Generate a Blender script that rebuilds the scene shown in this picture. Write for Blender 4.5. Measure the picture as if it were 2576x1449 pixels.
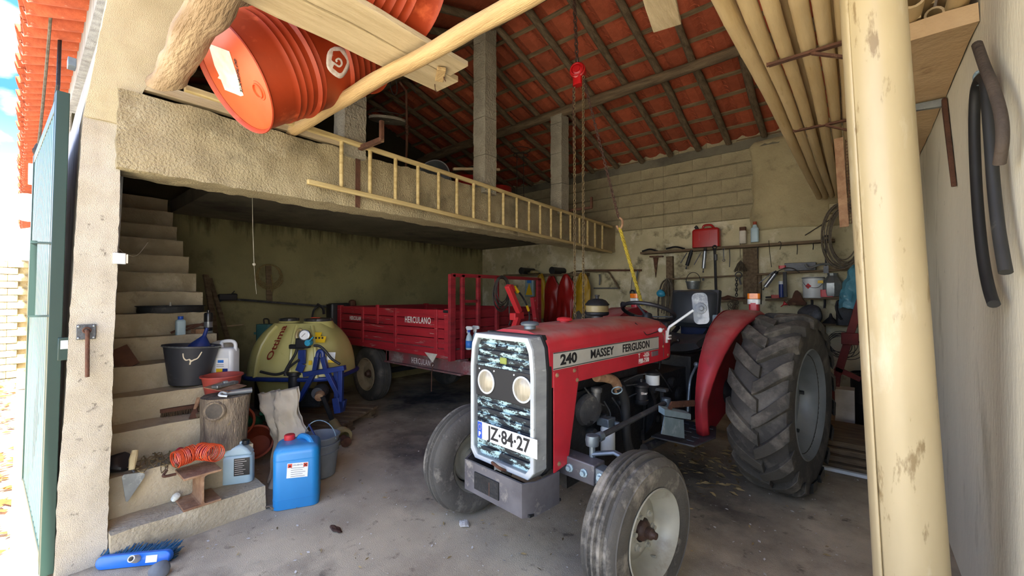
import bpy, math, random
from mathutils import Vector, Matrix, noise
random.seed(7)
R = math.radians
for o in list(bpy.data.objects): bpy.data.objects.remove(o)
SC = bpy.context.scene; COL = SC.collection
# ---------------------------------------------------------------- camera
FPX, CX, CY, HY, CAMH = 1039.0, 1288.0, 724.5, 740.0, 1.48
YAW, PIT = R(40.0), math.atan((HY - CY) / FPX)
CAMP = Vector((0, 0, CAMH))
cam = bpy.data.objects.new('camera', bpy.data.cameras.new('camera'))
COL.objects.link(cam); SC.camera = cam
cam.location = CAMP
cam.rotation_euler = (math.pi / 2 + PIT, 0, YAW)
cam.data.sensor_width = 36.0; cam.data.lens = 36.0 * FPX / 2576.0; cam.data.clip_start = 0.05
FW = Vector((-math.sin(YAW) * math.cos(PIT), math.cos(YAW) * math.cos(PIT), math.sin(PIT)))
RT = Vector((math.cos(YAW), math.sin(YAW), 0)); UP = RT.cross(FW)
def ray(x, y): return FW + RT * ((x - CX) / FPX) - UP * ((y - CY) / FPX)
def PX(x, y, v): d = ray(x, y); return CAMP + d * ((v - CAMP.x) / d.x)
def PY(x, y, v): d = ray(x, y); return CAMP + d * ((v - CAMP.y) / d.y)
def PZ(x, y, v): d = ray(x, y); return CAMP + d * ((v - CAMP.z) / d.z)
def PD(x, y, t): return CAMP + ray(x, y) * t
# ---------------------------------------------------------------- world, sun, exposure
W = bpy.data.worlds.new('sky'); SC.world = W; W.use_nodes = True
nt = W.node_tree; N = nt.nodes; L = nt.links
for n in list(N): N.remove(n)
out = N.new('ShaderNodeOutputWorld'); bg = N.new('ShaderNodeBackground'); tc = N.new('ShaderNodeTexCoord')
sx = N.new('ShaderNodeSeparateXYZ'); L.new(tc.outputs['Generated'], sx.inputs[0])
rp = N.new('ShaderNodeValToRGB'); L.new(sx.outputs['Z'], rp.inputs[0])
rp.color_ramp.elements[0].position = 0.0; rp.color_ramp.elements[0].color = (2.2, 2.2, 2.2, 1)
rp.color_ramp.elements[1].position = 1.0; rp.color_ramp.elements[1].color = (.16, .42, 1.1, 1)
for p, c in ((.07, (2.0, 2.1, 2.2, 1)), (.17, (.50, .95, 1.6, 1)), (.30, (.09, .30, 1.0, 1))):
    e = rp.color_ramp.elements.new(p); e.color = c
mp = N.new('ShaderNodeMapping'); mp.inputs['Scale'].default_value = (1.6, 1.6, 3.2); mp.inputs['Location'].default_value = (3.1, .7, 0); L.new(tc.outputs['Generated'], mp.inputs[0])
cn = N.new('ShaderNodeTexNoise'); cn.inputs['Scale'].default_value = 1.9; cn.inputs['Detail'].default_value = 7; L.new(mp.outputs[0], cn.inputs[0])
cr = N.new('ShaderNodeValToRGB'); cr.color_ramp.elements[0].position = .48; cr.color_ramp.elements[1].position = .68; L.new(cn.outputs[0], cr.inputs[0])
mx = N.new('ShaderNodeMix'); mx.data_type = 'RGBA'; mx.inputs[7].default_value = (3.2, 3.1, 3.0, 1)
L.new(cr.outputs[0], mx.inputs[0]); L.new(rp.outputs[0], mx.inputs[6]); L.new(mx.outputs[2], bg.inputs[0])
bg.inputs[1].default_value = 1.0
L.new(bg.outputs[0], out.inputs[0])
sd = bpy.data.lights.new('sun', 'SUN'); sd.energy = 8.5; sd.angle = R(.6); sd.color = (1, .96, .9)
so = bpy.data.objects.new('sun', sd); COL.objects.link(so)
so.rotation_euler = Vector((-.62, .03, -.78)).to_track_quat('-Z', 'Y').to_euler()
VS = SC.view_settings
VS.view_transform = 'Standard'; VS.look = 'None'; VS.gamma = 1.0; VS.use_curve_mapping = False
VS.exposure = 1.4
# ---------------------------------------------------------------- materials
def lin(c):
    if isinstance(c, str):
        c = [int(c[i:i + 2], 16) / 255 for i in (0, 2, 4)]
        c = [(x / 12.92 if x <= .04045 else ((x + .055) / 1.055) ** 2.4) for x in c]
    return (c[0], c[1], c[2], 1)
MATS = {}
def mat(name, c1, c2=None, sc=6., rough=.8, metal=0., bump=0., bs=60., st=None, st2=None, dust=None, stretch=None, rand=0., bd=3., alpha=None, trans=0., lo=.35, hi=.65, coat=0., wave=None):
    m = bpy.data.materials.new(name); m.use_nodes = True; MATS[name] = m
    nt = m.node_tree; N = nt.nodes; L = nt.links; b = N['Principled BSDF']
    b.inputs['Roughness'].default_value = rough; b.inputs['Metallic'].default_value = metal
    if coat: b.inputs['Coat Weight'].default_value = coat; b.inputs['Coat Roughness'].default_value = .25
    if trans: b.inputs['Transmission Weight'].default_value = trans; b.inputs['IOR'].default_value = 1.3
    if alpha is not None: b.inputs['Alpha'].default_value = alpha
    tc = N.new('ShaderNodeTexCoord'); src = tc.outputs['Object']
    if stretch:
        mp = N.new('ShaderNodeMapping'); mp.inputs['Scale'].default_value = stretch; L.new(src, mp.inputs[0]); src = mp.outputs[0]
    def nz(scale, detail=5., rgh=.55):
        n = N.new('ShaderNodeTexNoise'); n.inputs['Scale'].default_value = scale; n.inputs['Detail'].default_value = detail; n.inputs['Roughness'].default_value = rgh
        L.new(src, n.inputs[0]); return n.outputs[0]
    def ramp(i, lo, hi):
        r = N.new('ShaderNodeMapRange'); r.inputs[1].default_value = lo; r.inputs[2].default_value = hi; L.new(i, r.inputs[0]); return r.outputs[0]
    def mixc(f, a, bb):
        x = N.new('ShaderNodeMix'); x.data_type = 'RGBA'; L.new(f, x.inputs[0])
        for k, q in ((6, a), (7, bb)):
            if isinstance(q, tuple): x.inputs[k].default_value = q
            else: L.new(q, x.inputs[k])
        return x.outputs[2]
    col = lin(c1)
    if c2: col = mixc(ramp(nz(sc), lo, hi), col, lin(c2))
    for s in (st, st2):
        if s: col = mixc(ramp(nz(s[1], 6., .65), s[2], s[3]), col, lin(s[0]))
    if wave:   # (scale, distortion, colour, strength): lines along object Z by default
        w = N.new('ShaderNodeTexWave'); w.bands_direction = wave[4] if len(wave) > 4 else 'Z'; w.inputs['Scale'].default_value = wave[0]; w.inputs['Distortion'].default_value = wave[1]; w.inputs['Detail'].default_value = 3
        L.new(src, w.inputs[0]); col = mixc(ramp(w.outputs[1], 1 - wave[3], 1.), col, lin(wave[2]))
    if rand:
        oi = N.new('ShaderNodeObjectInfo'); hs = N.new('ShaderNodeHueSaturation')
        mr = N.new('ShaderNodeMapRange'); mr.inputs[3].default_value = 1 - rand; mr.inputs[4].default_value = 1 + rand; L.new(oi.outputs['Random'], mr.inputs[0]); L.new(mr.outputs[0], hs.inputs['Value'])
        if isinstance(col, tuple): hs.inputs['Color'].default_value = col
        else: L.new(col, hs.inputs['Color'])
        col = hs.outputs[0]
    if dust:  # (colour, strength) settles on upward faces
        g = N.new('ShaderNodeNewGeometry'); s = N.new('ShaderNodeSeparateXYZ'); L.new(g.outputs['Normal'], s.inputs[0])
        mm = N.new('ShaderNodeMath'); mm.operation = 'MULTIPLY'; L.new(ramp(s.outputs['Z'], .45, .95), mm.inputs[0]); L.new(ramp(nz(9.), .25, .6), mm.inputs[1])
        m2 = N.new('ShaderNodeMath'); m2.operation = 'MULTIPLY'; L.new(mm.outputs[0], m2.inputs[0]); m2.inputs[1].default_value = dust[1]
        col = mixc(m2.outputs[0], col, lin(dust[0]))
    if isinstance(col, tuple): b.inputs['Base Color'].default_value = col
    else: L.new(col, b.inputs['Base Color'])
    if bump:
        bn = N.new('ShaderNodeBump'); bn.inputs['Strength'].default_value = bump; bn.inputs['Distance'].default_value = .02
        L.new(nz(bs, bd), bn.inputs['Height']); L.new(bn.outputs[0], b.inputs['Normal'])
    return m
mat('concrete_floor', 'c3b598', 'a2967f', 1.6, .92, bump=.3, bs=190, st=('4a423b', .7, .55, .72), st2=('756a58', 9, .60, .70))
mat('ground', 'd9cdb0', 'b8a888', 5, .95, bump=.6, bs=25, st=('8f5a34', 14, .6, .68), st2=('f3e8cc', 3, .5, .6))
mat('jamb_plaster', 'c9c1b0', 'b3a994', 3, .95, bump=.55, bs=230, st=('6d6558', 18, .62, .72))
mat('cream_plaster', 'c9bb98', 'b5a784', 2.5, .95, bump=.5, bs=250, st=('8a7c58', 7, .62, .8))
mat('facade_plaster', 'a9abae', '86888a', 6, .95, bump=.5, bs=60, stretch=(3, 3, .4), st=('77736c', 4, .55, .75))
mat('wall_right_plaster', 'e6e1cc', 'd2cdb8', 1.2, .9, bump=.15, bs=40, stretch=(1, 1, .35), st=('8b8674', 26, .69, .74), st2=('a29c84', 4, .58, .8))
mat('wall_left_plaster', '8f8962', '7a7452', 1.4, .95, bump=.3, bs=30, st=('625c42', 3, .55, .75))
mat('mould', '2a2820', '3d392c', 9, .98)
mat('wall_back_plaster', 'c4bb98', 'a8a080', 1.6, .95, bump=.4, bs=35, st=('625d48', 3.5, .57, .70), st2=('ddd8c2', 2.2, .55, .7))
mat('block', 'a89d7c', '91876a', 4, .97, bump=.7, bs=60, st=('625a45', 6, .58, .75), rand=.06)
mat('mortar', '8a8268', '776f56', 5, .98, bump=.6, bs=50)
mat('stucco', 'b3a684', '998c6c', 3, .98, bump=1.0, bs=75, bd=5, st=('6a644e', 2.2, .55, .75), st2=('c0b696', 5, .6, .75))
mat('slab_concrete', '7d7866', '676252', 1.6, .95, bump=.3, bs=30, st=('45413a', 1.1, .5, .7))
mat('column_concrete', '9c9684', '868070', 5, .97, bump=.9, bs=45)
mat('step_concrete', 'b5a98e', '9f9378', 3, .95, bump=.5, bs=50, st=('6a614e', 5, .6, .75), st2=('c5baa0', 2.5, .55, .7))
mat('roof_tile', 'b2583a', '98492e', 7, .85, bump=.3, bs=30, st=('6d3320', 5, .58, .75), rand=.22)
mat('eave_tile', 'c4623e', 'a84e30', 7, .85, bump=.3, bs=30, st=('e6c7ac', 9, .6, .7), rand=.15)
mat('old_wood', '7d6b52', '5d4e3b', 5, .9, bump=.6, bs=30, stretch=(6, .8, 6), st=('43382b', 6, .58, .75))
mat('old_wood_x', '7d6b52', '5d4e3b', 5, .9, bump=.6, bs=30, stretch=(.8, 6, 6), st=('43382b', 6, .58, .75))
mat('batten_wood', '8a7658', '6a583f', 5, .9, bump=.4, bs=40, stretch=(.8, 6, 6))
mat('pale_wood', 'c9b793', 'b5a27e', 4, .85, bump=.4, bs=26, stretch=(7, .6, 7), st=('7f6a47', 5, .63, .75))
mat('pale_wood_x', 'c7aa78', 'ad8f60', 4, .85, bump=.4, bs=26, stretch=(.6, 7, 7), st=('6b5334', 4, .66, .76))
mat('pale_wood_z', 'c4b48a', 'a8966c', 4, .85, bump=.3, bs=26, stretch=(7, 7, .6), st=('6b5f44', 5, .64, .75))
mat('ladder_wood', 'c8b480', 'a8925f', 4, .85, bump=.3, bs=30, stretch=(7, .6, 7), st=('77683f', 5, .63, .75))
mat('red_paint', 'c02634', 'aa202d', 5, .42, coat=.25, dust=('b7a093', .55), st=('7d1a20', 14, .68, .74))
mat('fender_red', 'a02730', '86222a', 6, .5, dust=('a58a80', .6), st=('7a2a2a', 9, .62, .72))
mat('trailer_red', 'a8242e', '8f1d27', 4, .55, bump=.2, bs=30, stretch=(.35, 3, 5), st=('b89a90', 8, .62, .67), st2=('5d141a', 4, .58, .7))
mat('trailer_chassis', '7d3a3c', '64504c', 4, .85, bump=.3, bs=40, st=('8d8078', 5, .52, .68))
mat('rubber', '33322f', '45423c', 5, .8, bump=.25, bs=40, st=('6b665c', 4, .5, .72))
mat('tread_dust', '6d685e', '45423d', 8, .9, bump=.3, bs=60)
mat('tyre_front', '5b5850', '3f3d39', 3, .85, bump=.2, bs=60, st=('8f897c', 6, .5, .66))
mat('rim_grey', 'a7a698', '8f8d7e', 4, .5, metal=.2, st=('7b7464', 5, .6, .75), coat=.1)
mat('rim_rear', '8a9092', '73797b', 4, .4, metal=.35)
mat('rim_tan', '94876e', '7a6c55', 6, .75, st=('4f3f30', 7, .58, .7))
mat('hub_rust', '4a3226', '35241c', 9, .6, bump=.3, bs=40)
mat('iron_dark', '2f3133', '232426', 8, .55, metal=.4, bump=.25, bs=40, st=('55524c', 6, .6, .75))
mat('iron_mid', '5a5d60', '45474a', 8, .5, metal=.5, bump=.2, bs=40, st=('7d7a73', 7, .58, .72))
mat('iron_blue_grey', '77848c', '5d6870', 6, .45, metal=.5, st=('9fb0b6', 7, .57, .7))
mat('bumper_iron', '6d6c70', '504f54', 5, .5, metal=.4, st=('8d8a85', 10, .56, .66), st2=('6a4a38', 6, .66, .74))
mat('rust', '5e3c2a', '482e20', 9, .85, bump=.4, bs=50, st=('84664a', 6, .6, .7))
mat('rust_light', 'a38262', '7d5a40', 12, .85, bump=.35, bs=50, st=('b98a5c', 7, .62, .7))
mat('galvanised', '9aa0a0', '7f8585', 9, .4, metal=.7, st=('b9bdb9', 14, .6, .7))
mat('black_plastic', '1c1d20', '2a2b2e', 5, .45)
mat('black_rubber_hose', '1e1f20', '2c2d2c', 5, .6, st=('5a564d', 6, .66, .74))
mat('seat_vinyl', '1f262c', '2c343a', 3, .4, dust=('6a6c6b', .4))
mat('grey_frame', 'a5abad', '8b9193', 4, .5, metal=.2, stretch=(1, 1, 3), st=('c9cfcf', 8, .6, .7))
mat('white_trim', 'b9bebd', 'a7acab', 5, .5, st=('8d8d88', 12, .66, .72))
mat('black_strip', '121315', None, rough=.6)
mat('grille_flake', '23292c', '1b1f22', 9, .7, bump=.3, bs=60, stretch=(1, 1, 2.6), st=('a9c8c6', 13, .50, .545), st2=('2a3134', 26, .56, .60))
mat('lamp_glass', 'a89f88', '8f8770', 60, .2, coat=.6, stretch=(6, 1, .2))
mat('plate_white', 'e4e6e6', None, rough=.4)
mat('eu_blue', '1f4fb0', None, rough=.4)
mat('ink_black', '17181a', None, rough=.6)
mat('ink_white', 'e6e3dc', 'cdbfb4', 40, .6)
mat('decal_grey', 'b3b2a8', 'a5a49a', 6, .5)
mat('white_metal', 'd9dedd', 'c5cccb', 5, .4)
mat('zinc_plate', '9db4bd', '86a0aa', 9, .5, metal=.3, st=('b9ccd2', 14, .56, .66))
mat('amber', 'e8801e', 'd06a12', 30, .25, coat=.5)
mat('clear_lens', 'cfd4d2', 'b3b9b7', 30, .2, coat=.5)
mat('mirror_back', '8e969c', '767e86', 7, .7, st=('b5bbbf', 9, .5, .62), bump=.2, bs=30)
mat('drum_orange', 'a83c18', '943414', 3, .5, bump=.08, bs=14, st=('7a2c14', 10, .66, .76), st2=('d8663c', 4, .6, .75))
mat('drum_lid', 'cc5a2e', 'bd5026', 3, .45, st=('a84a22', 7, .66, .78))
mat('paper', 'e5ddc4', 'd2c8aa', 20, .9)
mat('paper_white', 'e2e3df', None, rough=.8)
mat('hoist_red', 'c3181c', 'a81216', 8, .35, coat=.4)
mat('chain_rust', '5a3f34', '47332b', 20, .7, metal=.4)
mat('chain_gold', '7d6c4a', '61523a', 20, .6, metal=.4)
mat('rope_yellow', 'c8b23e', 'a08c2c', 60, .9, bump=.6, bs=200)
mat('rope_tan', '8f7d52', '6f6040', 60, .95)
mat('rope_grey', '6b6253', '4d463b', 50, .95)
mat('bamboo', 'cdb68a', 'bba274', 3, .55, bump=.15, bs=20, stretch=(4, .5, 4), st=('9a7a45', 4, .62, .76))
mat('tube_card', 'c2b28c', 'b0a07a', 2, .42, stretch=(2, 2, .5), st=('8f7c58', 9, .60, .68), st2=('d2c7a8', 3, .55, .7), coat=.2)
mat('mezz_board', 'cdb189', 'ba9c74', 3, .9, bump=.3, bs=22, st=('8a6d49', 4, .6, .75))
mat('door_green', '1d3b34', '16302a', 2, .45, coat=.2, stretch=(1, 1, .3))
mat('door_panel_green', '4d7676', '3c6060', 2, .4, coat=.3, stretch=(1, 1, .2))
mat('enamel', 'e8e2d0', 'd2c9b2', 8, .3, coat=.5)
mat('stone_block', 'c9b88c', 'a8966c', 7, .95, bump=.7, bs=30, st=('8a744e', 9, .6, .7), rand=.1)
mat('tank_yellow', 'c2bd7e', 'b3ad6c', 2, .4, coat=.3, st=('8c8434', 5, .62, .8))
mat('frame_blue', '1e3578', '182b62', 6, .45, st=('3d4a78', 8, .62, .7))
mat('blue_plastic', '1f86c4', '1a78b4', 2, .4, coat=.2, dust=('8fb0c0', .3))
mat('cap_red', 'c02f33', None, rough=.45)
mat('jug_clear', 'bfd8e0', 'aeccd6', 3, .25, alpha=.75)
mat('liquid_grey', '6a8894', '5f7c88', 3, .2)
mat('jug_white', 'd5d9dc', 'c6cbd0', 3, .3, alpha=.9)
mat('bucket_black', '33363c', '2a2d33', 4, .6, st=('5d5f62', 5, .62, .75))
mat('bucket_grey', '757a7d', '63686b', 4, .6, st=('93948f', 6, .6, .72))
mat('bucket_red', 'b04a3e', '9c4036', 4, .6, st=('8a5a50', 5, .62, .74))
mat('terracotta', 'a04a2c', '8a3f26', 5, .7)
mat('white_dirty', 'cfcabb', 'b4ae9c', 6, .7)
mat('bark', '8f8069', '64574a', 5, .95, bump=1., bs=30, stretch=(4, 4, 1), st=('b29c7c', 9, .58, .7), st2=('40362b', 7, .6, .7))
mat('log_end', '5a5348', '3a352e', 9, .95, bump=.6, bs=30)
mat('sack_paper', 'e2d8c0', 'cfc3a6', 3, .85, bump=.9, bs=7, st=('9a7a5c', 3, .64, .78))
mat('orange_coil', 'd5532a', 'b03f20', 20, .4, coat=.3)
mat('red_cloth', 'a81e34', '8a172a', 9, .9, bump=.3, bs=40)
mat('coat_red', '9f1c16', '7d1410', 4, .4, bump=.2, bs=8)
mat('coat_yellow', 'b58f14', '93720e', 4, .5, bump=.2, bs=8)
mat('cloth_lime', '8f9a4a', '78823c', 5, .9)
mat('cloth_blue', '1d2c4c', '16213a', 9, .9)
mat('bag_blue', '5d9cae', '4a8698', 4, .35, bump=.6, bs=12, alpha=.9)
mat('bag_clear', 'b9b5aa', 'a5a196', 4, .3, bump=.5, bs=14, alpha=.75)
mat('teal_plastic', '4a7f80', '3a6868', 4, .6)
mat('can_black', '17191c', None, rough=.3, coat=.4)
mat('can_silver', '9aa0a4', '84898e', 6, .3, metal=.7)
mat('blue_label', '2c6fc0', '3b7fce', 6, .5)
mat('yellow_sticker', 'd9b11c', None, rough=.5)
mat('red_sticker', 'c9442c', None, rough=.5)
mat('broom_blue', '1f6fd0', '1a62bc', 4, .4, coat=.2)
mat('bristle_blue', '1f5f86', '18486a', 30, .9)
mat('bristle_brown', '5d4a33', '443626', 30, .95)
mat('stone_grey', '6f7478', '585d61', 5, .8, bump=.5, bs=12)
mat('stone_white', 'c9c6be', 'b0aca2', 8, .9, bump=.5, bs=20)
mat('leaf_dry', 'a08a5c', '7d6a44', 9, .9, rand=.3)
mat('leaf_orange', 'b05a2c', 'c98a3c', 9, .9, rand=.3)
mat('wire_dark', '3a3530', '2c2824', 20, .7)
mat('fuel_red', 'ad1a18', '961412', 3, .4, coat=.25)
mat('green_box', '1f5a3c', None, rough=.5)
mat('glass_bulb', 'd8dccf', None, rough=.1, coat=.6)
mat('yellow_oil', '9a8b62', '857648', 4, .4)
mat('brush_wire', '5b5243', '423b30', 30, .95)
# ---------------------------------------------------------------- mesh helpers
MW = {}
Z = Vector((0, 0, 1))
def V(*a): return Vector(a[0]) if len(a) == 1 else Vector(a)
def axm(axis, loc=(0, 0, 0), roll=0.):
    q = Z.rotation_difference(V(axis).normalized())
    return Matrix.Translation(V(loc)) @ q.to_matrix().to_4x4() @ Matrix.Rotation(roll, 4, 'Z')
def frame(x, y, z, o):   # columns
    return Matrix(((x[0], y[0], z[0], o[0]), (x[1], y[1], z[1], o[1]), (x[2], y[2], z[2], o[2]), (0, 0, 0, 1)))
def rz(a, loc=(0, 0, 0)): return Matrix.Translation(V(loc)) @ Matrix.Rotation(a, 4, 'Z')
SPLIT = dict(axle_bolts='axle_bolt', axle_extension='axle_extension', kingpin='kingpin', wheel_nuts='wheel_nut', screws='screw', bonnet_bolts='bonnet_bolt', panel_bolts='panel_bolt', spokes='spoke', rim_clamps='rim_clamp',
    footboard_tread='tread_bar', fuel_pipes='fuel_pipe', embossed_rings='embossed_ring', decal_border='decal_border', cutter_blades='cutter_blade', seat_suspension='suspension_leaf', mirror_clamp='mirror_clamp', tread_lugs='tread_lug', lid_bars='lid_bar', print_lines='print_line', wound_wire='wound_wire', cover_plate='cover_plate', jaw='jaw', bumper_part='bumper_part')
class G:
    def __init__(s): s.v = []; s.f = []
    def add(s, vs, fs, m=None):
        k = len(s.v)
        s.v += [tuple(m @ V(p)) if m is not None else tuple(p) for p in vs]
        s.f += [tuple(i + k for i in f) for f in fs]; return s
    def box(s, c, d, m=None):
        x, y, z = d[0] / 2, d[1] / 2, d[2] / 2
        vs = [(c[0] + i * x, c[1] + j * y, c[2] + k * z) for k in (-1, 1) for j in (-1, 1) for i in (-1, 1)]
        return s.add(vs, [(0, 2, 3, 1), (4, 5, 7, 6), (0, 1, 5, 4), (2, 6, 7, 3), (0, 4, 6, 2), (1, 3, 7, 5)], m)
    def bb(s, a, b, m=None): return s.box([(a[i] + b[i]) / 2 for i in range(3)], [abs(b[i] - a[i]) for i in range(3)], m)
    def bar(s, p, q, w, h, up=Z):     # rectangular bar
        p, q = V(p), V(q); d = (q - p); l = d.length; d.normalize(); sd = d.cross(V(up))
        if sd.length < 1e-4: sd = d.cross(V(1, 0, 0))
        sd.normalize(); u = sd.cross(d)
        return s.box((l / 2, 0, 0), (l, w, h), frame(d, sd, u, p))
    def cyl(s, p, q, r, r2=None, n=12, cap=True):
        return s.tube([p, q], r, n, cap=cap, rs=[r, r if r2 is None else r2])
    def tube(s, path, r, n=8, closed=False, cap=True, rs=None, flat=1.):
        P = [V(p) for p in path]; k = len(P); base = len(s.v)
        t0 = (P[1] - P[0]).normalized(); ref = Z if abs(t0.z) < .9 else V(1, 0, 0)
        nrm = t0.cross(ref).normalized(); prev = t0
        for i in range(k):
            if closed: t = (P[(i + 1) % k] - P[i - 1])
            else: t = P[min(i + 1, k - 1)] - P[max(i - 1, 0)]
            t = t.normalized() if t.length > 1e-9 else prev
            nrm = prev.rotation_difference(t) @ nrm; nrm = (nrm - t * nrm.dot(t)).normalized(); prev = t
            b = t.cross(nrm); rr = rs[i] if rs else r
            for j in range(n):
                a = 2 * math.pi * j / n; s.v.append(tuple(P[i] + nrm * (rr * math.cos(a)) + b * (rr * flat * math.sin(a))))
        for i in range(k if closed else k - 1):
            for j in range(n):
                a0 = base + i * n; a1 = base + ((i + 1) % k) * n
                s.f.append((a0 + j, a0 + (j + 1) % n, a1 + (j + 1) % n, a1 + j))
        if cap and not closed:
            s.f.append(tuple(base + j for j in range(n))[::-1]); s.f.append(tuple(base + (k - 1) * n + j for j in range(n)))
        return s
    def lathe(s, prof, n=24, m=None, a0=0., a1=2 * math.pi):
        full = abs(a1 - a0 - 2 * math.pi) < 1e-6; k = n if full else n + 1; vs = []; fs = []
        for r, z in prof:
            for j in range(k):
                a = a0 + (a1 - a0) * j / n; vs.append((r * math.cos(a), r * math.sin(a), z))
        for i in range(len(prof) - 1):
            for j in range(n):
                j2 = (j + 1) % k; fs.append((i * k + j, i * k + j2, (i + 1) * k + j2, (i + 1) * k + j))
        return s.add(vs, fs, m)
    def prism(s, poly, vec, m=None):
        n = len(poly); vec = V(vec); vs = [V(p) for p in poly] + [V(p) + vec for p in poly]
        fs = [tuple(range(n))[::-1], tuple(range(n, 2 * n))] + [(i, (i + 1) % n, n + (i + 1) % n, n + i) for i in range(n)]
        return s.add(vs, fs, m)
    def sph(s, c, r, nu=14, nv=8, m=None):
        if not hasattr(r, '__len__'): r = (r, r, r)
        vs = [(c[0], c[1], c[2] - r[2])]; fs = []
        for i in range(1, nv):
            a = -math.pi / 2 + math.pi * i / nv
            for j in range(nu):
                b = 2 * math.pi * j / nu; vs.append((c[0] + r[0] * math.cos(a) * math.cos(b), c[1] + r[1] * math.cos(a) * math.sin(b), c[2] + r[2] * math.sin(a)))
        vs.append((c[0], c[1], c[2] + r[2])); e = len(vs) - 1
        for j in range(nu):
            fs.append((0, 1 + (j + 1) % nu, 1 + j)); fs.append((e, e - nu + j, e - nu + (j + 1) % nu))
        for i in range(nv - 2):
            for j in range(nu):
                a = 1 + i * nu; fs.append((a + j, a + (j + 1) % nu, a + nu + (j + 1) % nu, a + nu + j))
        return s.add(vs, fs, m)
    def torus(s, c, axis, Rr, r, n=28, k=8):
        m = axm(axis, c); return s.tube([m @ V(Rr * math.cos(2 * math.pi * i / n), Rr * math.sin(2 * math.pi * i / n), 0) for i in range(n)], r, k, closed=True)
    def grid(s, fn, nu, nv, m=None):
        vs = [fn(i / nu, j / nv) for j in range(nv + 1) for i in range(nu + 1)]
        fs = [(j * (nu + 1) + i, j * (nu + 1) + i + 1, (j + 1) * (nu + 1) + i + 1, (j + 1) * (nu + 1) + i) for j in range(nv) for i in range(nu)]
        return s.add(vs, fs, m)
    def rbox(s, c, d, rad, nz=1, seg=4, m=None, taper=1., top=0.):   # box with rounded vertical edges; top rounding
        x, y = d[0] / 2, d[1] / 2; pts = []
        for (sx, sy, a0) in ((1, 1, 0), (-1, 1, 90), (-1, -1, 180), (1, -1, 270)):
            for i in range(seg + 1):
                a = R(a0 + 90 * i / seg); pts.append((sx * (x - rad) + rad * math.cos(a), sy * (y - rad) + rad * math.sin(a)))
        zs = [(0, 1.)]; h = d[2]
        if top:
            zs = [(0, 1 - top * .35), (top * .3, 1.)] if False else [(0, 1.)]
            zs += [(1 - top / h, 1.)] + [(1 - top / h * (1 - math.sin(R(90 * i / 4))), 1 - (1 - math.cos(R(90 * i / 4))) * top / max(x, y)) for i in range(1, 5)]
        else: zs.append((1, 1.))
        n = len(pts); vs = []; fs = []
        for t, k in zs:
            k *= 1 + (taper - 1) * t
            vs += [(c[0] + p[0] * k, c[1] + p[1] * k, c[2] - h / 2 + h * t) for p in pts]
        for i in range(len(zs) - 1):
            for j in range(n): fs.append((i * n + j, i * n + (j + 1) % n, (i + 1) * n + (j + 1) % n, (i + 1) * n + j))
        fs.append(tuple(range(n))[::-1]); fs.append(tuple(range((len(zs) - 1) * n, len(zs) * n)))
        return s.add(vs, fs, m)
    def mesh(s, name):
        me = bpy.data.meshes.new(name); me.from_pydata(s.v, [], s.f); me.update(); return me
    def jit(s, a, f=4.):
        o = []
        for p in s.v:
            q = noise.noise_vector(V(p) * f) * a; o.append((p[0] + q.x, p[1] + q.y, p[2] + q.z))
        s.v = o; return s
    def parts(s):
        p = list(range(len(s.v)))
        def fi(i):
            while p[i] != i: p[i] = p[p[i]]; i = p[i]
            return i
        for f in s.f:
            r0 = fi(f[0])
            for i in f[1:]: p[fi(i)] = r0
        cm = {}
        for f in s.f: cm.setdefault(fi(f[0]), []).append(f)
        out = []
        for fs in cm.values():
            g = G(); mp = {}
            for f in fs:
                for i in f:
                    if i not in mp: mp[i] = len(g.v); g.v.append(s.v[i])
                g.f.append(tuple(mp[i] for i in f))
            out.append(g)
        return out
    def build(s, name, m, parent=None, *a, **k):
        if name in SPLIT:
            o = None
            for q in s.parts(): o = q.build1(SPLIT[name], m, parent, *a, **k)
            return o
        return s.build1(name, m, parent, *a, **k)
    def build1(s, name, m, parent=None, label=None, cat=None, group=None, kind=None, bevel=0., smooth=35, world=False, sub=0, solid=0., disp=0.):
        if parent is not None and world:
            iv = MW[parent.name].inverted(); s.v = [tuple(iv @ V(p)) for p in s.v]
        me = s.mesh(name)
        if smooth:
            me.polygons.foreach_set('use_smooth', [True] * len(me.polygons)); me.set_sharp_from_angle(angle=R(smooth))
        me.materials.append(MATS[m])
        ob = bpy.data.objects.new(name, me); COL.objects.link(ob)
        if parent is not None:
            ob.parent = parent; MW[ob.name] = MW[parent.name]
        else: MW[ob.name] = Matrix.Identity(4)
        tag(ob, label, cat, group, kind)
        if solid: mm = ob.modifiers.new('s', 'SOLIDIFY'); mm.thickness = solid; mm.offset = 0
        if bevel: mm = ob.modifiers.new('b', 'BEVEL'); mm.width = bevel; mm.segments = 2; mm.limit_method = 'ANGLE'; mm.angle_limit = R(40)
        if sub: mm = ob.modifiers.new('u', 'SUBSURF'); mm.levels = sub; mm.render_levels = sub
        return ob
def tag(o, label=None, cat=None, group=None, kind=None):
    if label: o['label'] = label
    if cat: o['category'] = cat
    if group: o['group'] = group
    if kind: o['kind'] = kind
    return o
def thing(name, label, cat, loc=(0, 0, 0), m=None, group=None, kind=None):
    o = bpy.data.objects.new(name, None); COL.objects.link(o); o.empty_display_size = .1
    o.matrix_world = m if m is not None else Matrix.Translation(V(loc)); MW[o.name] = o.matrix_world.copy()
    return tag(o, label, cat, group, kind)
def inst(ob, parent, m):
    c = bpy.data.objects.new(ob.name.split('.')[0], ob.data); COL.objects.link(c); c.parent = parent; c.matrix_local = m; return c
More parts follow.
